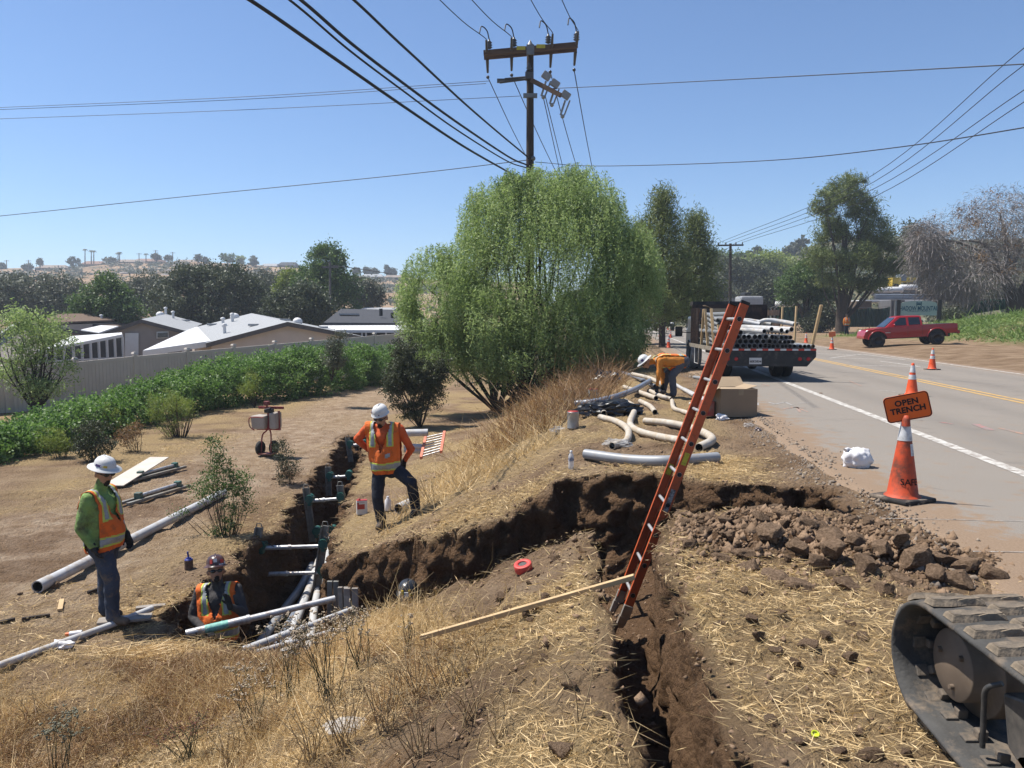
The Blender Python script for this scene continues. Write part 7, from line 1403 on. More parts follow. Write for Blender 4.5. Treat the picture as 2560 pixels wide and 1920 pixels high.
for t in (0.03, .5, .97): p = aw[1].lerp(aw[2], t) - hA.location; mb = MB(); mb.bar(p - Vector((0, 0, .2)), Vector((p.x, p.y, 0)), .12, .12); mb.build('awning_post', M_WHT, hA)
B_E1, B_E2, B_A1, B_A2 = pY(106, 331.7, 47), pY(182.4, 329.6, 49), pY(142, 319, 48), pY(166.4, 314, 60)
hB = gable('mobile_home', 'taupe gabled home with a white door behind the sunroom', B_E1, B_E2, B_A1, B_A2 - B_A1, M_RGREY, M_TAUPE, [(.75, -.35, 'pipe'), (.8, -.7, 'box'), (.9, .15, 'dome'), (.97, 0, 'pipe')])
def onwall(nm, pts, m, par, Y0=None, off=.04, frame=None):
    Vn = (B_E2 - B_E1).cross(Vector((0, 0, 1))).normalized(); Vn = Vn if Vn.y < 0 else -Vn; P = []
    for x, y in pts:
        d = ray(x, y); o = Vector((0, 0, CAMZ)); t = (B_E1 + Vn * off - o).dot(Vn) / d.dot(Vn); P.append(o + d * t)
    return poly(nm, P, m, par, .03)
dr = onwall('door', [(125, 333), (138.5, 333), (138.5, 356.5), (125, 357)], M_WHT, hB); wn = onwall('window', [(156.5, 331.8), (168.7, 331.2), (168.7, 338), (156.5, 338.5)], M_WHT, hB); onwall('pane', [(157.6, 333), (167.8, 332.6), (167.8, 337.2), (157.6, 337.6)], M_PANE, wn if False else hB, off=.09)
# sunroom in front
sr = empty('sunroom', pY(85, 362, 41), label='white framed sunroom with ribbed white roof behind the thin tree', cat='sunroom')
F1, F2, K1, K2 = pY(122.3, 334.2, 44.5), pY(36, 350.5, 39.5), pY(122, 332.4, 45), pY(72, 336, 44)
ribbed('roof_pan', K2, F2, F1, K1, sr, 16); poly('roof_fascia', [F2, F1, F1 - Vector((0, 0, .16)), F2 - Vector((0, 0, .16))], M_WHT, sr, .05)
for i in range(11):
    t = i / 10; p = F1.lerp(F2, t) - Vector((0, 0, .16)) - sr.location; zb_ = -1.0 + .0 * t - sr.location.z; mb = MB(); mb.bar(Vector((p.x, p.y, zb_)), p, .12, .1); mb.build('window_post', M_WHT, sr)
    if i < 10:
        q = F1.lerp(F2, t + .1) - Vector((0, 0, .16)) - sr.location; a = Vector((0, .06, 0)); mb = MB(); mb.add([Vector((p.x, p.y, zb_)) + a, Vector((q.x, q.y, zb_)) + a, q + a, p + a], [(0, 1, 2, 3)]); mb.build('window_pane', M_PANE, sr); mb = MB(); mb.bar(Vector((p.x, p.y, zb_ + .45)), Vector((q.x, q.y, zb_ + .45)), .05, .08); mb.build('window_rail', M_WHT, sr)
        if i < 3: mb = MB(); mb.box(((p.x + q.x) / 2, (p.y + q.y) / 2, zb_ + .2), (abs(q.x - p.x) * .9, .06, .5)); mb.build('lower_panel', M_WHT, sr)
D_ = [pY(341, 308.8, 62), pY(420, 310, 62), pY(425, 323.3, 55), pY(323.5, 322.5, 55)]
hD = empty('mobile_home', (D_[3].x, D_[3].y, -1.7), label='long home with a dark roof and white ribbed porch cover', cat='mobile home', group='mobile homes beyond the beige fence')
poly('roof', [D_[3], D_[2], D_[1], D_[0]], M_RDARK, hD, .15); bk = [p + Vector((0, 7, -1.0)) for p in D_[:2]]; poly('roof', [D_[0], D_[1], bk[1], bk[0]], M_RDARK, hD, .15); poly('gable_wall', [Vector((D_[3].x, D_[3].y, -1.7)), D_[3], D_[0], bk[0], Vector((bk[0].x, bk[0].y, -1.7))], M_TAN, hD)
P4 = [pY(319, 325.4, 54.8), pY(425, 325.0, 54.8), pY(430, 330, 51.5), pY(336, 330, 51.5)]; ribbed('porch_pan', P4[0], P4[3], P4[2], P4[1], hD, 26); poly('porch_fascia', [P4[3], P4[2], P4[2] - Vector((0, 0, .18)), P4[3] - Vector((0, 0, .18))], M_WHT, hD, .05)
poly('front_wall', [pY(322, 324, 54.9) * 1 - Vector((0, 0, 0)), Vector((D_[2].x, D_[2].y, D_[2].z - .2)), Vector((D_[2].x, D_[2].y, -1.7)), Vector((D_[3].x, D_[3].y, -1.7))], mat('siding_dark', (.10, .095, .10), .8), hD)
for px in (352, 362, 366, 386, 395): a = pY(px, 331, 51.6) - hD.location; mb = MB(); mb.bar(Vector((a.x, a.y, 0)), a, .14, .1); mb.build('porch_post', M_WHT, hD)
for (px, py, w) in ((349, 315.5, .9), (343, 322 - 2, .9)): q = pY(px, py, 58.5) - hD.location; mb = MB(); mb.box(q + Vector((0, 0, .1)), (w * 1.6, .5, .1)); mb.build('skylight', M_RGREY, hD)
for (px, py) in ((381, 316), (392.5, 320), (401, 314)): q = pY(px, py, 57.5) - hD.location; mb = MB(); mb.tube([q, q + Vector((0, 0, .55))], .13, 10); mb.build('roof_vent', M_BLACK, hD)
def flatroof(name, label, pts, m, zb=-1.7, wall=M_TAN):
    root = empty(name, (pts[0].x, pts[0].y, zb), label=label, cat='mobile home', group='mobile homes beyond the beige fence'); poly('roof', pts, m, root, .14)
    for i in range(len(pts)): a, b = pts[i], pts[(i + 1) % len(pts)]; poly('wall', [Vector((a.x, a.y, zb)), Vector((b.x, b.y, zb)), b - Vector((0, 0, .15)), a - Vector((0, 0, .15))], wall, root)
    return root
hE = gable('mobile_home', 'home with a low brown shingle roof behind the thin tree', pY(36, 324, 56), pY(104, 326, 62), pY(62, 315.3, 62), Vector((1.5, 8, .2)), M_RBRN, M_TAN, [(.1, -.3, 'box'), (.2, -.6, 'pipe')])
flatroof('mobile_home', 'low flat white roof beside the brown shingle roof', [pY(81, 329.5, 52), pY(99, 332.6, 50), pY(118.5, 326, 56), pY(101, 325.2, 58)], M_WHT)
hG = gable('mobile_home', 'grey roofed home at the far left behind the thin tree', pY(-30, 352, 40), pY(98, 333, 50), pY(20, 322, 48), Vector((-6, 9, 0)), M_RGREY, M_TAUPE)
for px, Y in ((258, 72), (268, 74), (352, 75), (372, 78)): p = pY(px, 322 if px < 300 else 312, Y); hh = flatroof('mobile_home', {258: 'sliver of white roof left of the round olive tree', 268: 'second sliver of white roof by the round olive tree', 352: 'grey roof just above the dark roofed home', 372: 'pale roof right above the dark roofed home'}[px], [p, p + Vector((3.5, 0, 0)), p + Vector((4, 4, .5)), p + Vector((.5, 4, .5))], M_WHT if px < 300 else M_RGREY)
# ================================================================ beige fence
M_VIN = mat('vinyl_beige', (.60, .54, .46), .55, var=.05, scale=2)
def vinyl():
    m = M_VIN.copy(); t = m.node_tree; tc = t.nodes.new('ShaderNodeTexCoord'); w = t.nodes.new('ShaderNodeTexWave'); w.inputs['Scale'].default_value = 1.6; w.bands_direction = 'X'; w.inputs['Distortion'].default_value = 0; t.links.new(tc.outputs['Object'], w.inputs['Vector']); r = ramp(t, [(0, (0, 0, 0)), (.12, (1, 1, 1))]); t.links.new(w.outputs[0], r.inputs[0]); bp = t.nodes.new('ShaderNodeBump'); bp.inputs['Strength'].default_value = .8; bp.inputs['Distance'].default_value = .03; t.links.new(r.outputs[0], bp.inputs['Height']); t.links.new(bp.outputs[0], t.nodes['Principled BSDF'].inputs['Normal']); return m
M_VINP = vinyl()
def fpt(i): return Vector((-15.3 + 1.246 * i, 31 + 2.1 * i, .15 + .095 * i + (.02 * i if i < 0 else 0)))
fe = empty('vinyl_fence', (fpt(-4).x, fpt(-4).y, -1.8), label='beige vinyl privacy fence with capped posts below the homes', cat='fence'); fl = fe.location
for i in range(-4, 12):
    p = fpt(i) - fl; q = fpt(i + 1) - fl; d = (q - p); dh = Vector((d.x, d.y, 0)).normalized()
    mb = MB(); mb.box((p.x, p.y, (p.z + .08) / 2 - .1), (.14, .14, p.z + .28), Matrix.Rotation(math.atan2(dh.y, dh.x), 3, 'Z')); po = mb.build('post', M_VIN, fe); c = MB(); c.box((p.x, p.y, p.z + .15), (.2, .2, .07), Matrix.Rotation(math.atan2(dh.y, dh.x), 3, 'Z'), taper=.7); c.build('post_cap', M_VIN, fe)
    if i < 11:
        a = p + dh * .07; b = q - dh * .07; mb = MB(); mb.bar(a + Vector((0, 0, -.06)), b + Vector((0, 0, -.06)), .07, .14); mb.build('top_rail', M_VIN, fe)
        for k in range(16):
            t0, t1 = k / 16, (k + .94) / 16; u, v = a.lerp(b, t0), a.lerp(b, t1); mb = MB(); s_ = Vector((-dh.y, dh.x, 0)) * .02; zb_ = Vector((0, 0, -2.0)); mb.add([u - s_ + zb_, v - s_ + zb_, v - s_ + Vector((0, 0, -.12)), u - s_ + Vector((0, 0, -.12)), u + s_ + zb_, v + s_ + zb_, v + s_ + Vector((0, 0, -.12)), u + s_ + Vector((0, 0, -.12))], [(0, 1, 2, 3), (5, 4, 7, 6), (0, 3, 7, 4), (1, 5, 6, 2)]); mb.build('fence_board', M_VIN, fe)
        mb = MB(); mb.bar(a + Vector((0, 0, -1.0)), b + Vector((0, 0, -1.0)), .012, 1.9); mb.build('backing', M_VIN, fe)
# ================================================================ hill houses, palms, far trees
def hillhouse(px0, px1, ptop, pbot, Y, rm, wm, lab):
    a, b = pY(px0, pbot, Y), pY(px1, pbot, Y); zt_ = zat(px0, ptop, Y); w = b.x - a.x; root = empty('hill_house', (a.x, Y, a.z - 2), label=lab, cat='house', group='houses along the hill crest'); H = zt_ - a.z + 2
    mb = MB(); mb.box((w / 2, 5, H * .3), (w * .92, 9, H * .75)); mb.build('wall', wm, root); mb = MB(); mb.add([(0, 0, H * .62), (w, 0, H * .62), (w, 10, H * .62), (0, 10, H * .62), (w * .14, 5, H), (w * .86, 5, H)], [(0, 1, 5, 4), (1, 2, 5), (2, 3, 4, 5), (3, 0, 4)]); mb.build('roof', rm, root)
    for k in range(max(2, int(w / 5))): x = w * (k + .7) / (max(2, int(w / 5)) + .4); mb = MB(); mb.box((x, .44, H * .42), (1.8, .1, 1.4)); mb.build('window', M_PANE, root)
M_CREAM = mat('stucco_cream', (.42, .36, .30), .9); M_RTER = mat('roof_terracotta', (.32, .19, .14), .9, var=.15); M_STBRN = mat('stucco_brown', (.16, .13, .11), .9)  # brown stucco: an even wall colour, darker than the cream
for a in [(33, 65, 264.5, 270, 425, M_RTAN, M_STBRN, 'low tan roofed house at the left end of the crest'), (79, 101, 260.5, 266.5, 428, M_RTER, M_CREAM, 'terracotta roofed house under the tall palms'), (112, 141, 258.8, 263.5, 428, M_RTAN, M_CREAM, 'long cream house at the crest top'), (130, 161, 258, 263, 436, M_RTER, M_CREAM, 'second long house beside the single palm'), (172, 194, 259, 263.5, 428, M_RTAN, M_STBRN, 'brown house right of the round crest trees'), (259, 277, 263, 268, 425, M_RGREY, M_CREAM, 'grey roofed house left of the tall ragged tree'), (276, 296, 261.5, 268, 428, M_RDARK, M_STBRN, 'dark roofed house just left of the tall ragged tree'), (359, 383, 273.6, 278, 400, M_RGREY, M_CREAM, 'pale house right of the tall ragged tree'), (383, 402, 274.6, 278, 404, M_RTAN, M_CREAM, 'tan house beside the pepper tree edge')]: hillhouse(*a)
def palm(px, pt, pb_, Y, lab):
    b, t = pY(px, pb_ + 2, Y), pY(px, pt, Y); root = plant('palm_tree', lab, b, 'palms on the hill crest'); mb = MB(); mb.tube([Vector(), t - b], [.3, .2], 6); mb.build('trunk', M_BARK, root); fr = MB()
    for k in range(14): a = k * 2.4; r = random.uniform(1.3, 2.1); d = Vector((math.cos(a), math.sin(a), 0)); p = t - b; fr.add([p, p + d * r * .5 + Vector((0, 0, .5)) + d.cross(Vector((0, 0, .3))), p + d * r + Vector((0, 0, -.6)), p + d * r * .5 + Vector((0, 0, .5)) - d.cross(Vector((0, 0, .3)))], [(0, 1, 2, 3)])
    fr.build('fronds', L_OAK, root)
for px, pt, pb_, lab in [(85, 250, 262, 'tallest palm, alone at left'), (91.3, 251.3, 262, 'left palm of the close pair'), (93.8, 251.5, 262, 'right palm of the close pair'), (118, 253.8, 261, 'short palm above the long house'), (146, 254.5, 264, 'stout palm in front of the long houses'), (119.5, 253, 261, 'twin of the short palm above the long house')]: palm(px, pt, pb_, 424, lab)
gR = 'trees on the hill crest'
for px, py, rx, ry, lm, lab in [(74, 263, 6, 6, L_OAK, 'crest tree left of the terracotta house'), (28, 267, 5, 4, L_OAK, 'crest tree left of the tan house'), (1, 266, 4, 4, L_OAK, 'crest tree at the left edge'), (110, 260, 6, 3, L_GRY, 'low crest tree left of the long house'), (156.5, 257, 4.5, 2.5, L_OAK, 'round crest tree over the second long house'), (168, 258, 3.5, 2, L_GRY, 'small round crest tree'), (198, 258, 1.8, 3, L_OAK, 'cypress-like tree on the crest'), (205, 260, 1.5, 2, L_OAK, 'small cypress beside the larger one'), (228, 258, 9, 5, L_GRN, 'wide green crest tree above the oak'), (240, 260, 4, 4, L_YGR, 'paler crest tree above the oak'), (253, 262, 4, 6, L_GRY, 'ragged crest tree left of the grey house'), (356, 271, 5, 3, L_OAK, 'crest tree at the right of the tall tree'), (367, 271, 4, 3.5, L_OAK, 'dark round crest tree above the pale house'), (374, 272, 4, 3, L_OAK, 'dark round crest tree right of its twin'), (387, 270, 2.5, 5, L_OAK, 'pointed crest tree beside the tan house'), (393, 272, 3, 3, L_OAK, 'crest tree by the pepper tree edge'), (62, 275, 2.5, 2, L_OAK, 'bush on the slope below the tan house'), (40, 262, 1, 3, L_GRY, 'thin tree on the crest behind the tan house')]:
    Y = 422; root = plant('crest_tree', lab, pY(px, py + ry + 1, Y), gR); V, F = cloud([px_blob(px, py, Y, rx, ry)], 26, 40, .9, 1.0, .7, shell=.3); crown(root, V, F, lm); mb = MB(); mb.tube([Vector((0, 0, -1)), Vector((0, 0, ry * Y / FPX))], .3, 5); mb.build('trunk', M_BARK, root)
for px, py, rx, ry, lm, lab in [(800, 243, 8, 8, L_GRY, 'grey eucalyptus on the right hill skyline'), (792, 249, 4, 4, L_GRY, 'smaller eucalyptus beside the skyline one'), (757.5, 250, 3, 2.2, L_OAK, 'flat-topped tree on the right skyline'), (750, 255, 4, 3.5, L_OAK, 'dark tree on the right skyline'), (742, 257, 3, 3, L_OAK, 'leftmost tree on the right skyline'), (787, 251, 2, 2.5, L_OAK, 'small skyline tree by the far pole line')]:
    Y = 262; root = plant('crest_tree', lab, pY(px, py + ry + 3, Y), 'trees on the right skyline'); V, F = cloud([px_blob(px, py, Y, rx, ry)], 30, 40, .7, .7, .7, shell=.3); crown(root, V, F, lm); mb = MB(); mb.tube([Vector((0, 0, -2)), Vector((0, 0, (ry + 3) * Y / FPX))], .22, 5); mb.build('trunk', M_BARK, root)
# ================================================================ poles and wires
M_POLE = mat('creosote_pole', (.045, .028, .020), .9, var=.3, scale=6, stretch=(1, 1, .1), bump=.3); M_ARM = mat('crossarm_wood', (.13, .075, .045), .85, var=.25, scale=4, stretch=(.2, 1, 1)); M_INS = mat('insulator_brown', (.07, .062, .058), .35, var=.1); M_WIRE = mat('wire_black', (.012, .013, .016), .6); M_HW = mat('hardware_grey', (.22, .22, .22), .5, .4); M_SW = mat('switch_pale', (.33, .325, .32), .5)
PP = pY(530, 165, 31); pbase = Vector((PP.x, 31, -2.2)); pt_ = pY(530, 47, 31)
up_ = empty('utility_pole', pbase, label='tall dark utility pole with crossarm rising behind the pepper tree', cat='utility pole'); H = pt_.z - pbase.z
def ppart(nm, m, f): mb = MB(); f(mb); return mb.build(nm, m, up_)
ppart('pole_shaft', M_POLE, lambda b: b.tube([(0, 0, 0), (0, 0, H * .5), (0, 0, H)], [.20, .17, .135], 14)); ppart('pole_cap', M_HW, lambda b: b.lathe([(.17, H), (.16, H + .02), (.001, H + .28)], 12))
a0, a1 = pY(482.5, 54.5, 31.0), pY(576.5, 50, 31.0); ad = (a1 - a0); adr = Vector((.99, -.142, 0)); cc_ = Vector((0, -.2, (a0.z + a1.z) / 2 - pbase.z)); hl_ = ad.length / 2
ppart('crossarm', M_ARM, lambda b: [b.box(cc_ + Vector((0, k, .05)), (hl_ * 2, .11, .21), Matrix.Rotation(R(-8), 3, 'Z') @ Matrix.Rotation(R(-2.2), 3, 'Y')) for k in (0, .42)])
def armp(t, dz=0, dy=0): return cc_ + Vector((t * hl_ * math.cos(R(8)), dy - t * hl_ * math.sin(R(8)), dz + t * hl_ * math.sin(R(2.2)) + .05))
AT = [-.93, -.40, .45, .97]
for t in (-.88, -.35, .38, .97): ppart('insulator', M_INS, lambda b: b.lathe([(.05, .15), (.13, .20), (.06, .24), (.13, .29), (.06, .33), (.12, .38), (.05, .45), (.03, .52)], 12, Matrix.Translation(armp(t))))
for t in AT:
    ppart('dead_end_clamp', M_INS, lambda b: [b.tube([armp(t, 0, -.1), armp(t, .22, -.75)], [.06, .04], 8)]); ppart('dead_end_clamp', M_INS, lambda b: [b.tube([armp(t, -.1, .45), armp(t, -.45, .95)], [.07, .045], 8), b.ball(armp(t, -.6, 1.05), .07, 8, 6)])
for t, s in ((-.88, -1), (-.35, -1), (.38, 1), (.97, 1)): ppart('jumper_loop', M_WIRE, lambda b: b.tube(bez([armp(t, .5), armp(t - .05, .85), armp(t - .16, .95, -.2), armp(t - .2, .6, -.5)], 6), .025, 6))
for t in (-.2, .22): ppart('yellow_tag', M_YEL, lambda b: b.box(armp(t, .05, -.075), (.34, .01, .14)))
z5 = lambda py: pY(530, py, 31).z - pbase.z
ppart('side_arm', M_ARM, lambda b: b.bar((.05, -.22, z5(82)), (1.15, -.9, z5(102)), .14, .18))
for x, y, z in ((.62, -.5, z5(80)), (.95, -.55, z5(88)), (1.35, -.8, z5(101))): ppart('fuse_cutout', M_SW, lambda b: [b.box((x, y, z), (.34, .18, .27), Euler((0, R(35), 0)).to_matrix(), bev=.03), b.tube([(x - .02, y, z - .2), (x - .2, y, z - .75)], .04, 8), b.tube([(x + .16, y, z - .2), (x - .05, y, z - .75)], .03, 8), b.ball((x - .12, y, z - .8), .08, 8, 6)])
ppart('strain_insulator', M_INS, lambda b: [b.tube([(-.1, -.1, z5(78)), (-1.0, -.1, z5(80))], .05, 8), b.tube([(-.1, -.15, z5(80)), (-1.2, -.2, z5(84))], .05, 8), b.box((-1.15, -.15, z5(82)), (.3, .12, .14)), b.box((-.05, -.1, z5(77)), (.3, .3, .3), bev=.04), b.lathe([(.12, 0), (.06, .06), (.12, .1), (.06, .15), (.04, .3)], 10, Matrix.Translation((-.05, -.15, z5(72))))])
ppart('bracket', M_HW, lambda b: [b.box((0, -.18, z5(97)), (.55, .12, .16)), b.box((.0, -.15, z5(52)), (.5, .5, .5), bev=.05) if False else b.box((0, -.24, z5(52)), (.3, .1, .38)), b.ball((.12, -.1, z5(159)), .1, 8, 6)])
def wire(pts, r, lab, m=None, smooth=True, grp='overhead wires', cat='wire', name='overhead_wire'):
    P = bez(pts, 10) if smooth and len(pts) > 2 else [Vector(p) for p in pts]; mb = MB(); mb.tube([p - P[0] for p in P], r, 6); return mb.build(name, m or M_WIRE, None, P[0], label=lab, cat=cat, group=grp)
def ext(a, b, k): return b + (b - a) * k
nw = [(-.93, 440, 'first'), (-.40, 472, 'second'), (.45, 531, 'third'), (.97, 562, 'fourth')]
for t, px, w in nw:
    A = pbase + armp(t, .25, -.8); B = pY(px, 0, (A.z - .25 - CAMZ) / .40); E = ext(A, B, 3.0); E.z = B.z + .3; wire([A, B, E], .016, w + ' power line from the left running overhead towards the viewer')
for t, (px, py), w in zip(AT, [(527, 158), (559, 178), (577, 168), (593, 172)], ('first', 'second', 'third', 'fourth')):
    A = pbase + armp(t, -.6, 1.05); B = pY(px, py, 48); wire([A, A.lerp(B, .5) - Vector((0, 0, .1)), B], .02, w + ' power line from the left dropping behind the pepper tree')
for a, b, w in (((543, 96), (560, 172), 'left'), ((545, 95), (564, 172), 'right')): wire([pY(*a, 31), pY(*b, 44)], .018, w + ' of two close lines dropping behind the pepper tree')
def cable(pix, r, lab): wire([pY(x, y, Y) for x, y, Y in pix], r, lab, grp='thick telephone cables')
cable([(150, -60, 10.8), (250, 0, 13.1), (324, 51, 15), (403, 106, 18.6), (463, 146, 23.8), (503, 169, 30.6), (512, 174, 33)], .034, 'lowest thick black telephone cable sweeping to the upper left')
cable([(220, -62, 11.2), (301, 0, 13.6), (352, 44, 15.4), (403, 83, 17.9), (458, 123, 22), (509, 157, 28.5), (527, 165, 31)], .032, 'upper one of the two close telephone cables')
cable([(210, -60, 11.2), (296, 5, 13.6), (349, 50, 15.4), (402, 90, 17.9), (457, 130, 22), (507, 161, 28.5), (527, 168, 31)], .022, 'lower one of the two close telephone cables')
cable([(290, -55, 13), (354, 0, 15.5), (393, 37, 17.3), (419, 61, 18.9), (463, 102, 22.6), (500, 134, 27), (529, 158, 31)], .03, 'top thick telephone cable attached highest on the pole')
for pts, lab, r in [([(-60, 110, 40), (240, 97, 34), (489, 81, 31)], 'upper thin line leaving the pole to the left', .011), ([(-60, 112, 40), (240, 99.5, 34), (486, 83.5, 31)], 'second thin line leaving the pole to the left', .011), ([(-60, 121, 40), (240, 110, 34), (520, 96, 31)], 'third thin line leaving the pole to the left', .011), ([(552, 88.5, 30.5), (618, 85.5, 28), (820, 75, 21), (1100, 60, 15)], 'thin line leaving the pole to the right', .013), ([(-60, 221, 40), (0, 216, 38.5), (200, 195, 35), (400, 175, 32.5), (528, 160, 31)], 'lower thin line sagging to the left edge', .016), ([(535, 162, 31), (600, 166, 29), (760, 161, 24), (900, 147, 19), (1100, 115, 14)], 'lower thin line sagging to the right edge', .013)]: wire([pY(*p) for p in pts], r, lab)
fp = pY(730, 318, 89); ft = pY(730.5, 243.5, 89); fpo = empty('utility_pole', fp, label='distant utility pole with a short crossarm right of the pines', cat='utility pole'); mb = MB(); mb.tube([Vector((0, 0, -1)), ft - fp], [.2, .15], 8); mb.build('pole_shaft', M_POLE, fpo); mb = MB(); q = ft - fp; mb.box(q + Vector((0, 0, -.2)), (2.9, .14, .18), Matrix.Rotation(R(-10), 3, 'Z')); mb.build('crossarm', M_POLE, fpo)
for x in (-1.3, -.5, .6, 1.3): mb = MB(); mb.lathe([(.06, 0), (.08, .1), (.03, .25)], 8, Matrix.Translation(q + Vector((x, -x * .17, -.1)))); mb.build('insulator', M_INS, fpo)
for x, ym, ye, w in [(-1.3, 172, 48, 'highest'), (-.5, 178, 65, 'second'), (.6, 183, 90, 'third'), (1.3, 190, 102, 'lowest')]: wire([fp + q + Vector((x, -x * .17, .1)), pY(860 + x * 2, ym + 12, 55), pY(1024, ye, 34), pY(1150, ye - 85, 26)], .02, w + ' of four lines from the distant pole to the upper right')
for x, w in ((-1.3, 'left'), (.6, 'right')): wire([fp + q + Vector((x, 0, .1)), pY(715 - 8 + x * 3, 262, 140)], .02, w + ' line running from the distant pole behind the pines')
for px, pt2, pb2, Y, lab in [(330, 262, 318, 76, 'thin pole in front of the tall ragged tree'), (155.6, 250, 259, 420, 'crest pole beside the round tree'), (172.7, 252, 260, 420, 'crest pole left of the brown house'), (139, 253, 259, 420, 'crest pole over the long houses'), (28.5, 260, 268, 420, 'crest pole at the left end'), (6.5, 260, 268, 420, 'crest pole near the left edge'), (779, 249, 257, 262, 'thin pole on the right skyline'), (687, 306, 322, 120, 'dark wooden post on the roadside beyond the truck')]:
    b, t = pY(px, pb2, Y), pY(px, pt2, Y); root = empty('utility_pole', b, label=lab, cat='utility pole', group='distant poles'); mb = MB(); r = .12 if Y < 100 else .2; mb.tube([Vector((0, 0, -1)), t - b], r, 6); mb.build('pole_shaft', mat('far_pole', (.16, .14, .13), .9), root)
    if Y > 300 or px == 330: mb = MB(); mb.box(t - b - Vector((0, 0, .5)), (3 if Y > 300 else 1.6, .2, .2)); mb.build('crossarm', MATS['far_pole'], root)
wire([pY(330, 265, 76), pY(360, 269, 80), pY(392, 274, 90)], .035, 'pale line from the thin pole towards the pepper tree', MATS['far_pole'])
# ================================================================ yard across the road
M_TARP = mat('green_tarp', (.022, .10, .065), .7, var=.3, scale=.8, bump=.5, bscale=2); M_TARPD = mat('dark_tarp', (.012, .045, .035), .8, var=.3, scale=.8)
def screen(px, Y, m, lab, n=8):
    """px: list of (x, top, bottom) along the run"""
    P = [(pY(x, t, Y), pY(x, b, Y)) for x, t, b in px]; root = empty('screen_fence', P[0][1], label=lab, cat='fence', group='screened fences round the yard'); o = root.location
    for (a, b), (c, d) in zip(P[:-1], P[1:]):
        V = []; F = []; k = 12
        for i in range(k + 1):
            for jz in range(5):
                t, s = i / k, jz / 4; q = b.lerp(d, t).lerp(a.lerp(c, t), s); q = q + Vector((0, .10 * math.sin(i * 2.1 + jz) + random.uniform(-.05, .05), (-.12 * math.sin(t * math.pi) if jz == 4 else 0))); V.append(q - o)
        for i in range(k):
            for jz in range(4): a_ = i * 5 + jz; F.append((a_, a_ + 5, a_ + 6, a_ + 1))
        mb = MB(); mb.add(V, F); mb.build('tarp_panel', m, root)
    for a, b in P: mb = MB(); mb.tube([b - o + Vector((0, .15, -.3)), a - o + Vector((0, .15, .08))], .05, 6); mb.build('fence_post', M_HW, root)
    mb = MB(); mb.tube([a - o + Vector((0, .15, .05)) for a, _ in P], .03, 6); mb.build('top_rail', M_HW, root)
screen([(777, 306, 320), (795, 306, 321.5), (815, 305.5, 323)], 82, M_TARP, 'bright green screened fence beyond the truck stakes')
screen([(833, 308, 327), (850, 308, 327), (870, 308, 327), (890, 307, 327)], 84, M_TARPD, 'dark green screened fence behind the walking worker')
screen([(956, 307, 319), (975, 301, 314), (992, 298.5, 311), (1006, 299, 309), (1016, 303, 307)], 72, M_TARP, 'green tarp fence climbing the bank at right')
screen([(770, 309, 322), (777, 306, 320)], 82, mat('chain_link', (.30, .30, .29), .6, alpha=.45), 'short bare mesh bay at the end of the bright green fence')
# sign board
sp = pY(918, 328, 57); sgn = empty('sign_board', sp, (0, 0, R(-14)), label='pale arched sign board on dark posts behind the red pickup', cat='sign'); k = 57 / FPX
M_SB = mat('sign_sage', (.44, .50, .44), .7, var=.04); M_TEAL = mat('sign_teal', (.02, .12, .18), .7); sw, z0_, z1_ = 33 * k, 12.5 * k, 24 * k
arch = [(-sw / 2, z0_), (sw / 2, z0_), (sw / 2, z1_)] + [(sw / 2 * math.cos(R(t)), z1_ + 3 * k * math.sin(R(t))) for t in range(15, 180, 15)] + [(-sw / 2, z1_)]
mb = MB(); mb.prism(arch, 0, .15); mb.build('sign_face', M_SB, sgn)
for sx in (-1, 1): mb = MB(); mb.box((sx * (sw / 2 + .16), .07, 13.5 * k), (.26, .26, 29 * k)); mb.build('sign_post', mat('sign_post_dark', (.06, .05, .045), .8), sgn)
mb = MB(); mb.box((-sw / 2 - .35, .0, 13 * k), (.12, .1, 28 * k)); mb.build('sign_stay', M_SW, sgn)
text_mesh('SHADOW MOUNTAIN', .345, M_TEAL, sgn, Matrix.Translation((0, -.012, z0_ + 6.8 * k)) @ Matrix.Diagonal((.82, 1, 1.35, 1)) @ STAND, bold=.006)
text_mesh('COMMUNITY CHURCH', .15, M_TEAL, sgn, Matrix.Translation((0, -.012, z0_ + 4.0 * k)) @ STAND)
for (x, z, w_, h_) in ((0, 12.4, .34, .05), (-.15, 11.5, .05, .3), (.15, 11.5, .05, .3), (0, 10.7, .34, .05), (0, 11.4, .2, .05)): mb = MB(); mb.box((x, -.012, z0_ + z * k), (w_, .012, h_)); mb.build('emblem', M_TEAL, sgn)
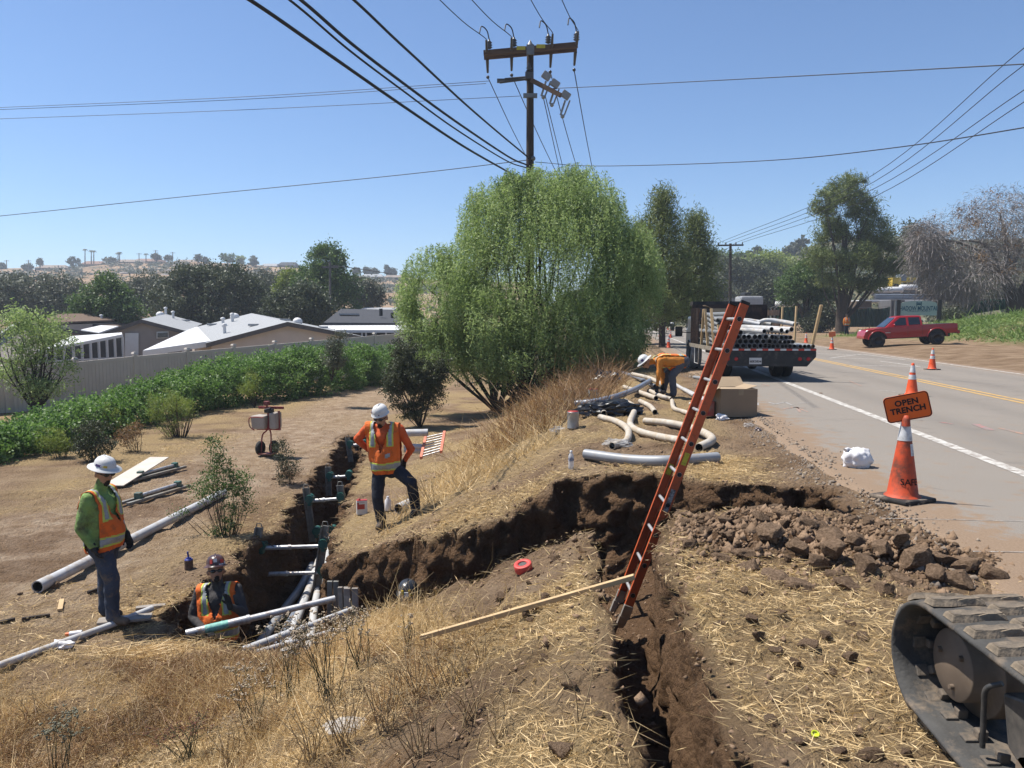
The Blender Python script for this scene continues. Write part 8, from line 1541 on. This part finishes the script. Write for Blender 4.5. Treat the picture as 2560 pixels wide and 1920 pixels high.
# yard stock
M_STEEL = mat('galvanised', (.34, .37, .42), .5, .3, var=.15, scale=1)
def bundle(px0, px1, py0, py1, Y, n, lab):
    a, b = pY(px0, py1, Y), pY(px1, py1, Y); h = zat(px0, py0, Y) - a.z; root = empty('steel_bundle', a, label=lab, cat='steel pipes', group='stacked steel in the yard'); r = h / n / 2
    for i in range(n):
        for jd in range(3): mb = MB(); mb.tube([Vector((0, jd * r * 2, r + i * 2 * r)), Vector((b.x - a.x, jd * r * 2, r + i * 2 * r))], r * .96, 8, 0, True, .8, 1); mb.build('steel_pipe', [M_STEEL, M_PVCI], root)
bundle(875, 948, 294, 300, 95, 4, 'long stack of grey steel pipes behind the sign board'); bundle(944, 977, 292, 301.5, 92, 6, 'shorter stack of grey steel pipes right of the sign board')
def yardbox(nm, px0, px1, py0, py1, Y, m, lab, cat, depth=3, bev=.05, ribs=0):
    a = pY(px0, py1, Y); b = pY(px1, py0, Y); w, h = b.x - a.x, b.z - a.z; root = empty(nm, a, label=lab, cat=cat); mb = MB(); mb.box((w / 2, depth / 2, h / 2), (w, depth, h), bev=bev); mb.build('shell', m, root)
    for i in range(ribs): x = w * (i + .5) / ribs; mb = MB(); mb.box((x, -.03, h / 2), (w / ribs * .55, .06, h * .96)); mb.build('wall_rib', m, root)
    return root, w, h
yardbox('storage_container', 890, 905, 300, 320, 88, mat('container_grey', (.16, .16, .165), .7, var=.2, scale=1), 'grey slatted container left of the sign board', 'container', ribs=8)
yardbox('wooden_shed', 856, 872, 301, 309, 90, mat('shed_wood', (.16, .12, .085), .9, var=.2, scale=1), 'brown wooden shed behind the dark screened fence', 'shed', ribs=9)
yardbox('trailer_bed', 862, 945, 300, 302, 91, M_WHT, 'pale flat trailer bed under the steel pipes', 'trailer')
tr, w, h = yardbox('tank_truck', 741, 764, 296, 308, 100, mat('truck_pale', (.42, .42, .42), .5), 'white van-bodied truck behind the ladder top', 'truck', 3, .3)
mb = MB(); mb.box((w * .35, 1.5, h + .25), (w * .3, 2, .5), bev=.15); mb.build('roof_unit', M_TKB, tr)
for x in (.15, .85):
    wheel(tr, (w * x, .2, -.1), .5, .3, M_CHROME).rotation_euler.z = R(90)
for (px, py, Y, rx, lab) in [(881, 291, 100, 1.6, 'white tank in the yard, left of two'), (893, 290.5, 100, 1.2, 'white tank in the yard, right of two'), (908, 288, 104, 1.2, 'dull white tank under the yellow loader')]:
    p = pY(px, py + 3, Y); root = empty('storage_tank', p, label=lab, cat='tank', group='white tanks in the yard'); mb = MB(); mb.lathe([(.001, -rx), (.3, -rx), (.42, -rx * .85), (.42, rx * .85), (.3, rx), (.001, rx)], 16, Matrix.Translation((0, 0, .45)) @ Matrix.Rotation(R(90), 4, 'Y')); mb.build('tank_shell', M_WHT, root); mb = MB(); mb.box((0, 0, 0), (rx * 1.4, .6, .4)); mb.build('cradle', M_HW, root)
yl = pY(897, 289, 105); lo = empty('loader', yl, label='yellow loader parked above the tanks in the yard', cat='loader'); M_YELL = mat('machine_yellow', (.60, .42, .05), .5)
for nm, c_, d_, m in [('engine_bay', (-.4, 0, .9), (1.2, 1.4, 1.2), M_YELL), ('boom', (1.3, 0, 1.2), (2.2, .8, .6), M_YELL), ('cab', (.5, 0, 1.5), (.9, 1.2, .9), mat('cab_glass', (.2, .25, .3), .2)), ('counterweight', (2.3, 0, .8), (.7, 1.2, .6), M_HW)]: mb = MB(); mb.box(c_, d_, bev=.08); mb.build(nm, m, lo)
for x in (-.5, 1.4): wheel(lo, (x, -.6, .2), .5, .4, M_TYRE).rotation_euler.z = R(90)
yardbox('far_house', 886, 897, 277, 286, 125, M_RTER, 'brown roofed house beyond the yellow loader', 'house')
yardbox('parked_white_car', 779, 798, 300, 307, 95, M_WHT, 'white vehicle roof half hidden behind the fence', 'car', 2, .5)
yardbox('parked_white_car', 850, 860, 305, 310, 92, mat('car_grey', (.4, .4, .4), .4), 'pale vehicle behind the big pine trunk', 'car', 2, .4)
# plank fence and pale hut at the road end
hf = pY(698, 316, 105); pf = empty('plank_fence', hf, label='pale vertical plank fence at the road end', cat='fence')
for i in range(14): mb = MB(); mb.box((i * .42, 0, 1.2), (.36, .06, 2.4 + .1 * math.sin(i * 3))); mb.build('plank', mat('plank_pale', (.36, .34, .31), .85, var=.15, scale=1), pf)
yardbox('pale_hut', 656, 668, 305, 317, 130, mat('hut_pale', (.40, .39, .38), .85), 'pale grey hut beside the far road', 'hut', 3)
# plants on the verge
V, F = cloud([px_blob(990, 322, 45, 30, 6), px_blob(1015, 330, 42, 20, 6), px_blob(965, 330, 44, 16, 4)], 10, 4, .2, .1); 
P = scatter(26000, 24.5, 36, 30, 62, lambda x, y, c: sstep(25, 27.5, x) * sstep(.38, .5, fbm(x * .3, y * .3, 0, 3, 8) + .06)); n = len(P); d = unit(np.concatenate([rng.normal(0, .7, (n, 2)), np.abs(rng.normal(.6, .25, (n, 1)))], 1)); V, F = tri_blades(P, d, .28 * rng.gamma(3, .33, n), .05 * rng.uniform(.6, 1.3, n)); npmesh('bank_grass', V, F, leafmat('bank_green', [(0, (.07, .12, .03)), (.6, (.13, .19, .05)), (1, (.24, .25, .10))], .3), label='green ground cover on the bank right of the pickup', cat='ground cover', kind='stuff')

# ================================================================ air
def haze():
    m = bpy.data.materials.new('haze_air'); m.use_nodes = True; t = m.node_tree; t.nodes.remove(t.nodes['Principled BSDF']); v = t.nodes.new('ShaderNodeVolumePrincipled'); v.inputs['Color'].default_value = (.80, .88, 1, 1); v.inputs['Density'].default_value = .0006; v.inputs['Anisotropy'].default_value = .2; t.links.new(v.outputs[0], t.nodes['Material Output'].inputs['Volume'])
    mb = MB(); mb.box((0, 800, 27), (1900, 1760, 66)); o = mb.build('haze', m, None, label='thin bluish summer haze over the far hills', cat='haze', kind='stuff'); return o
haze()
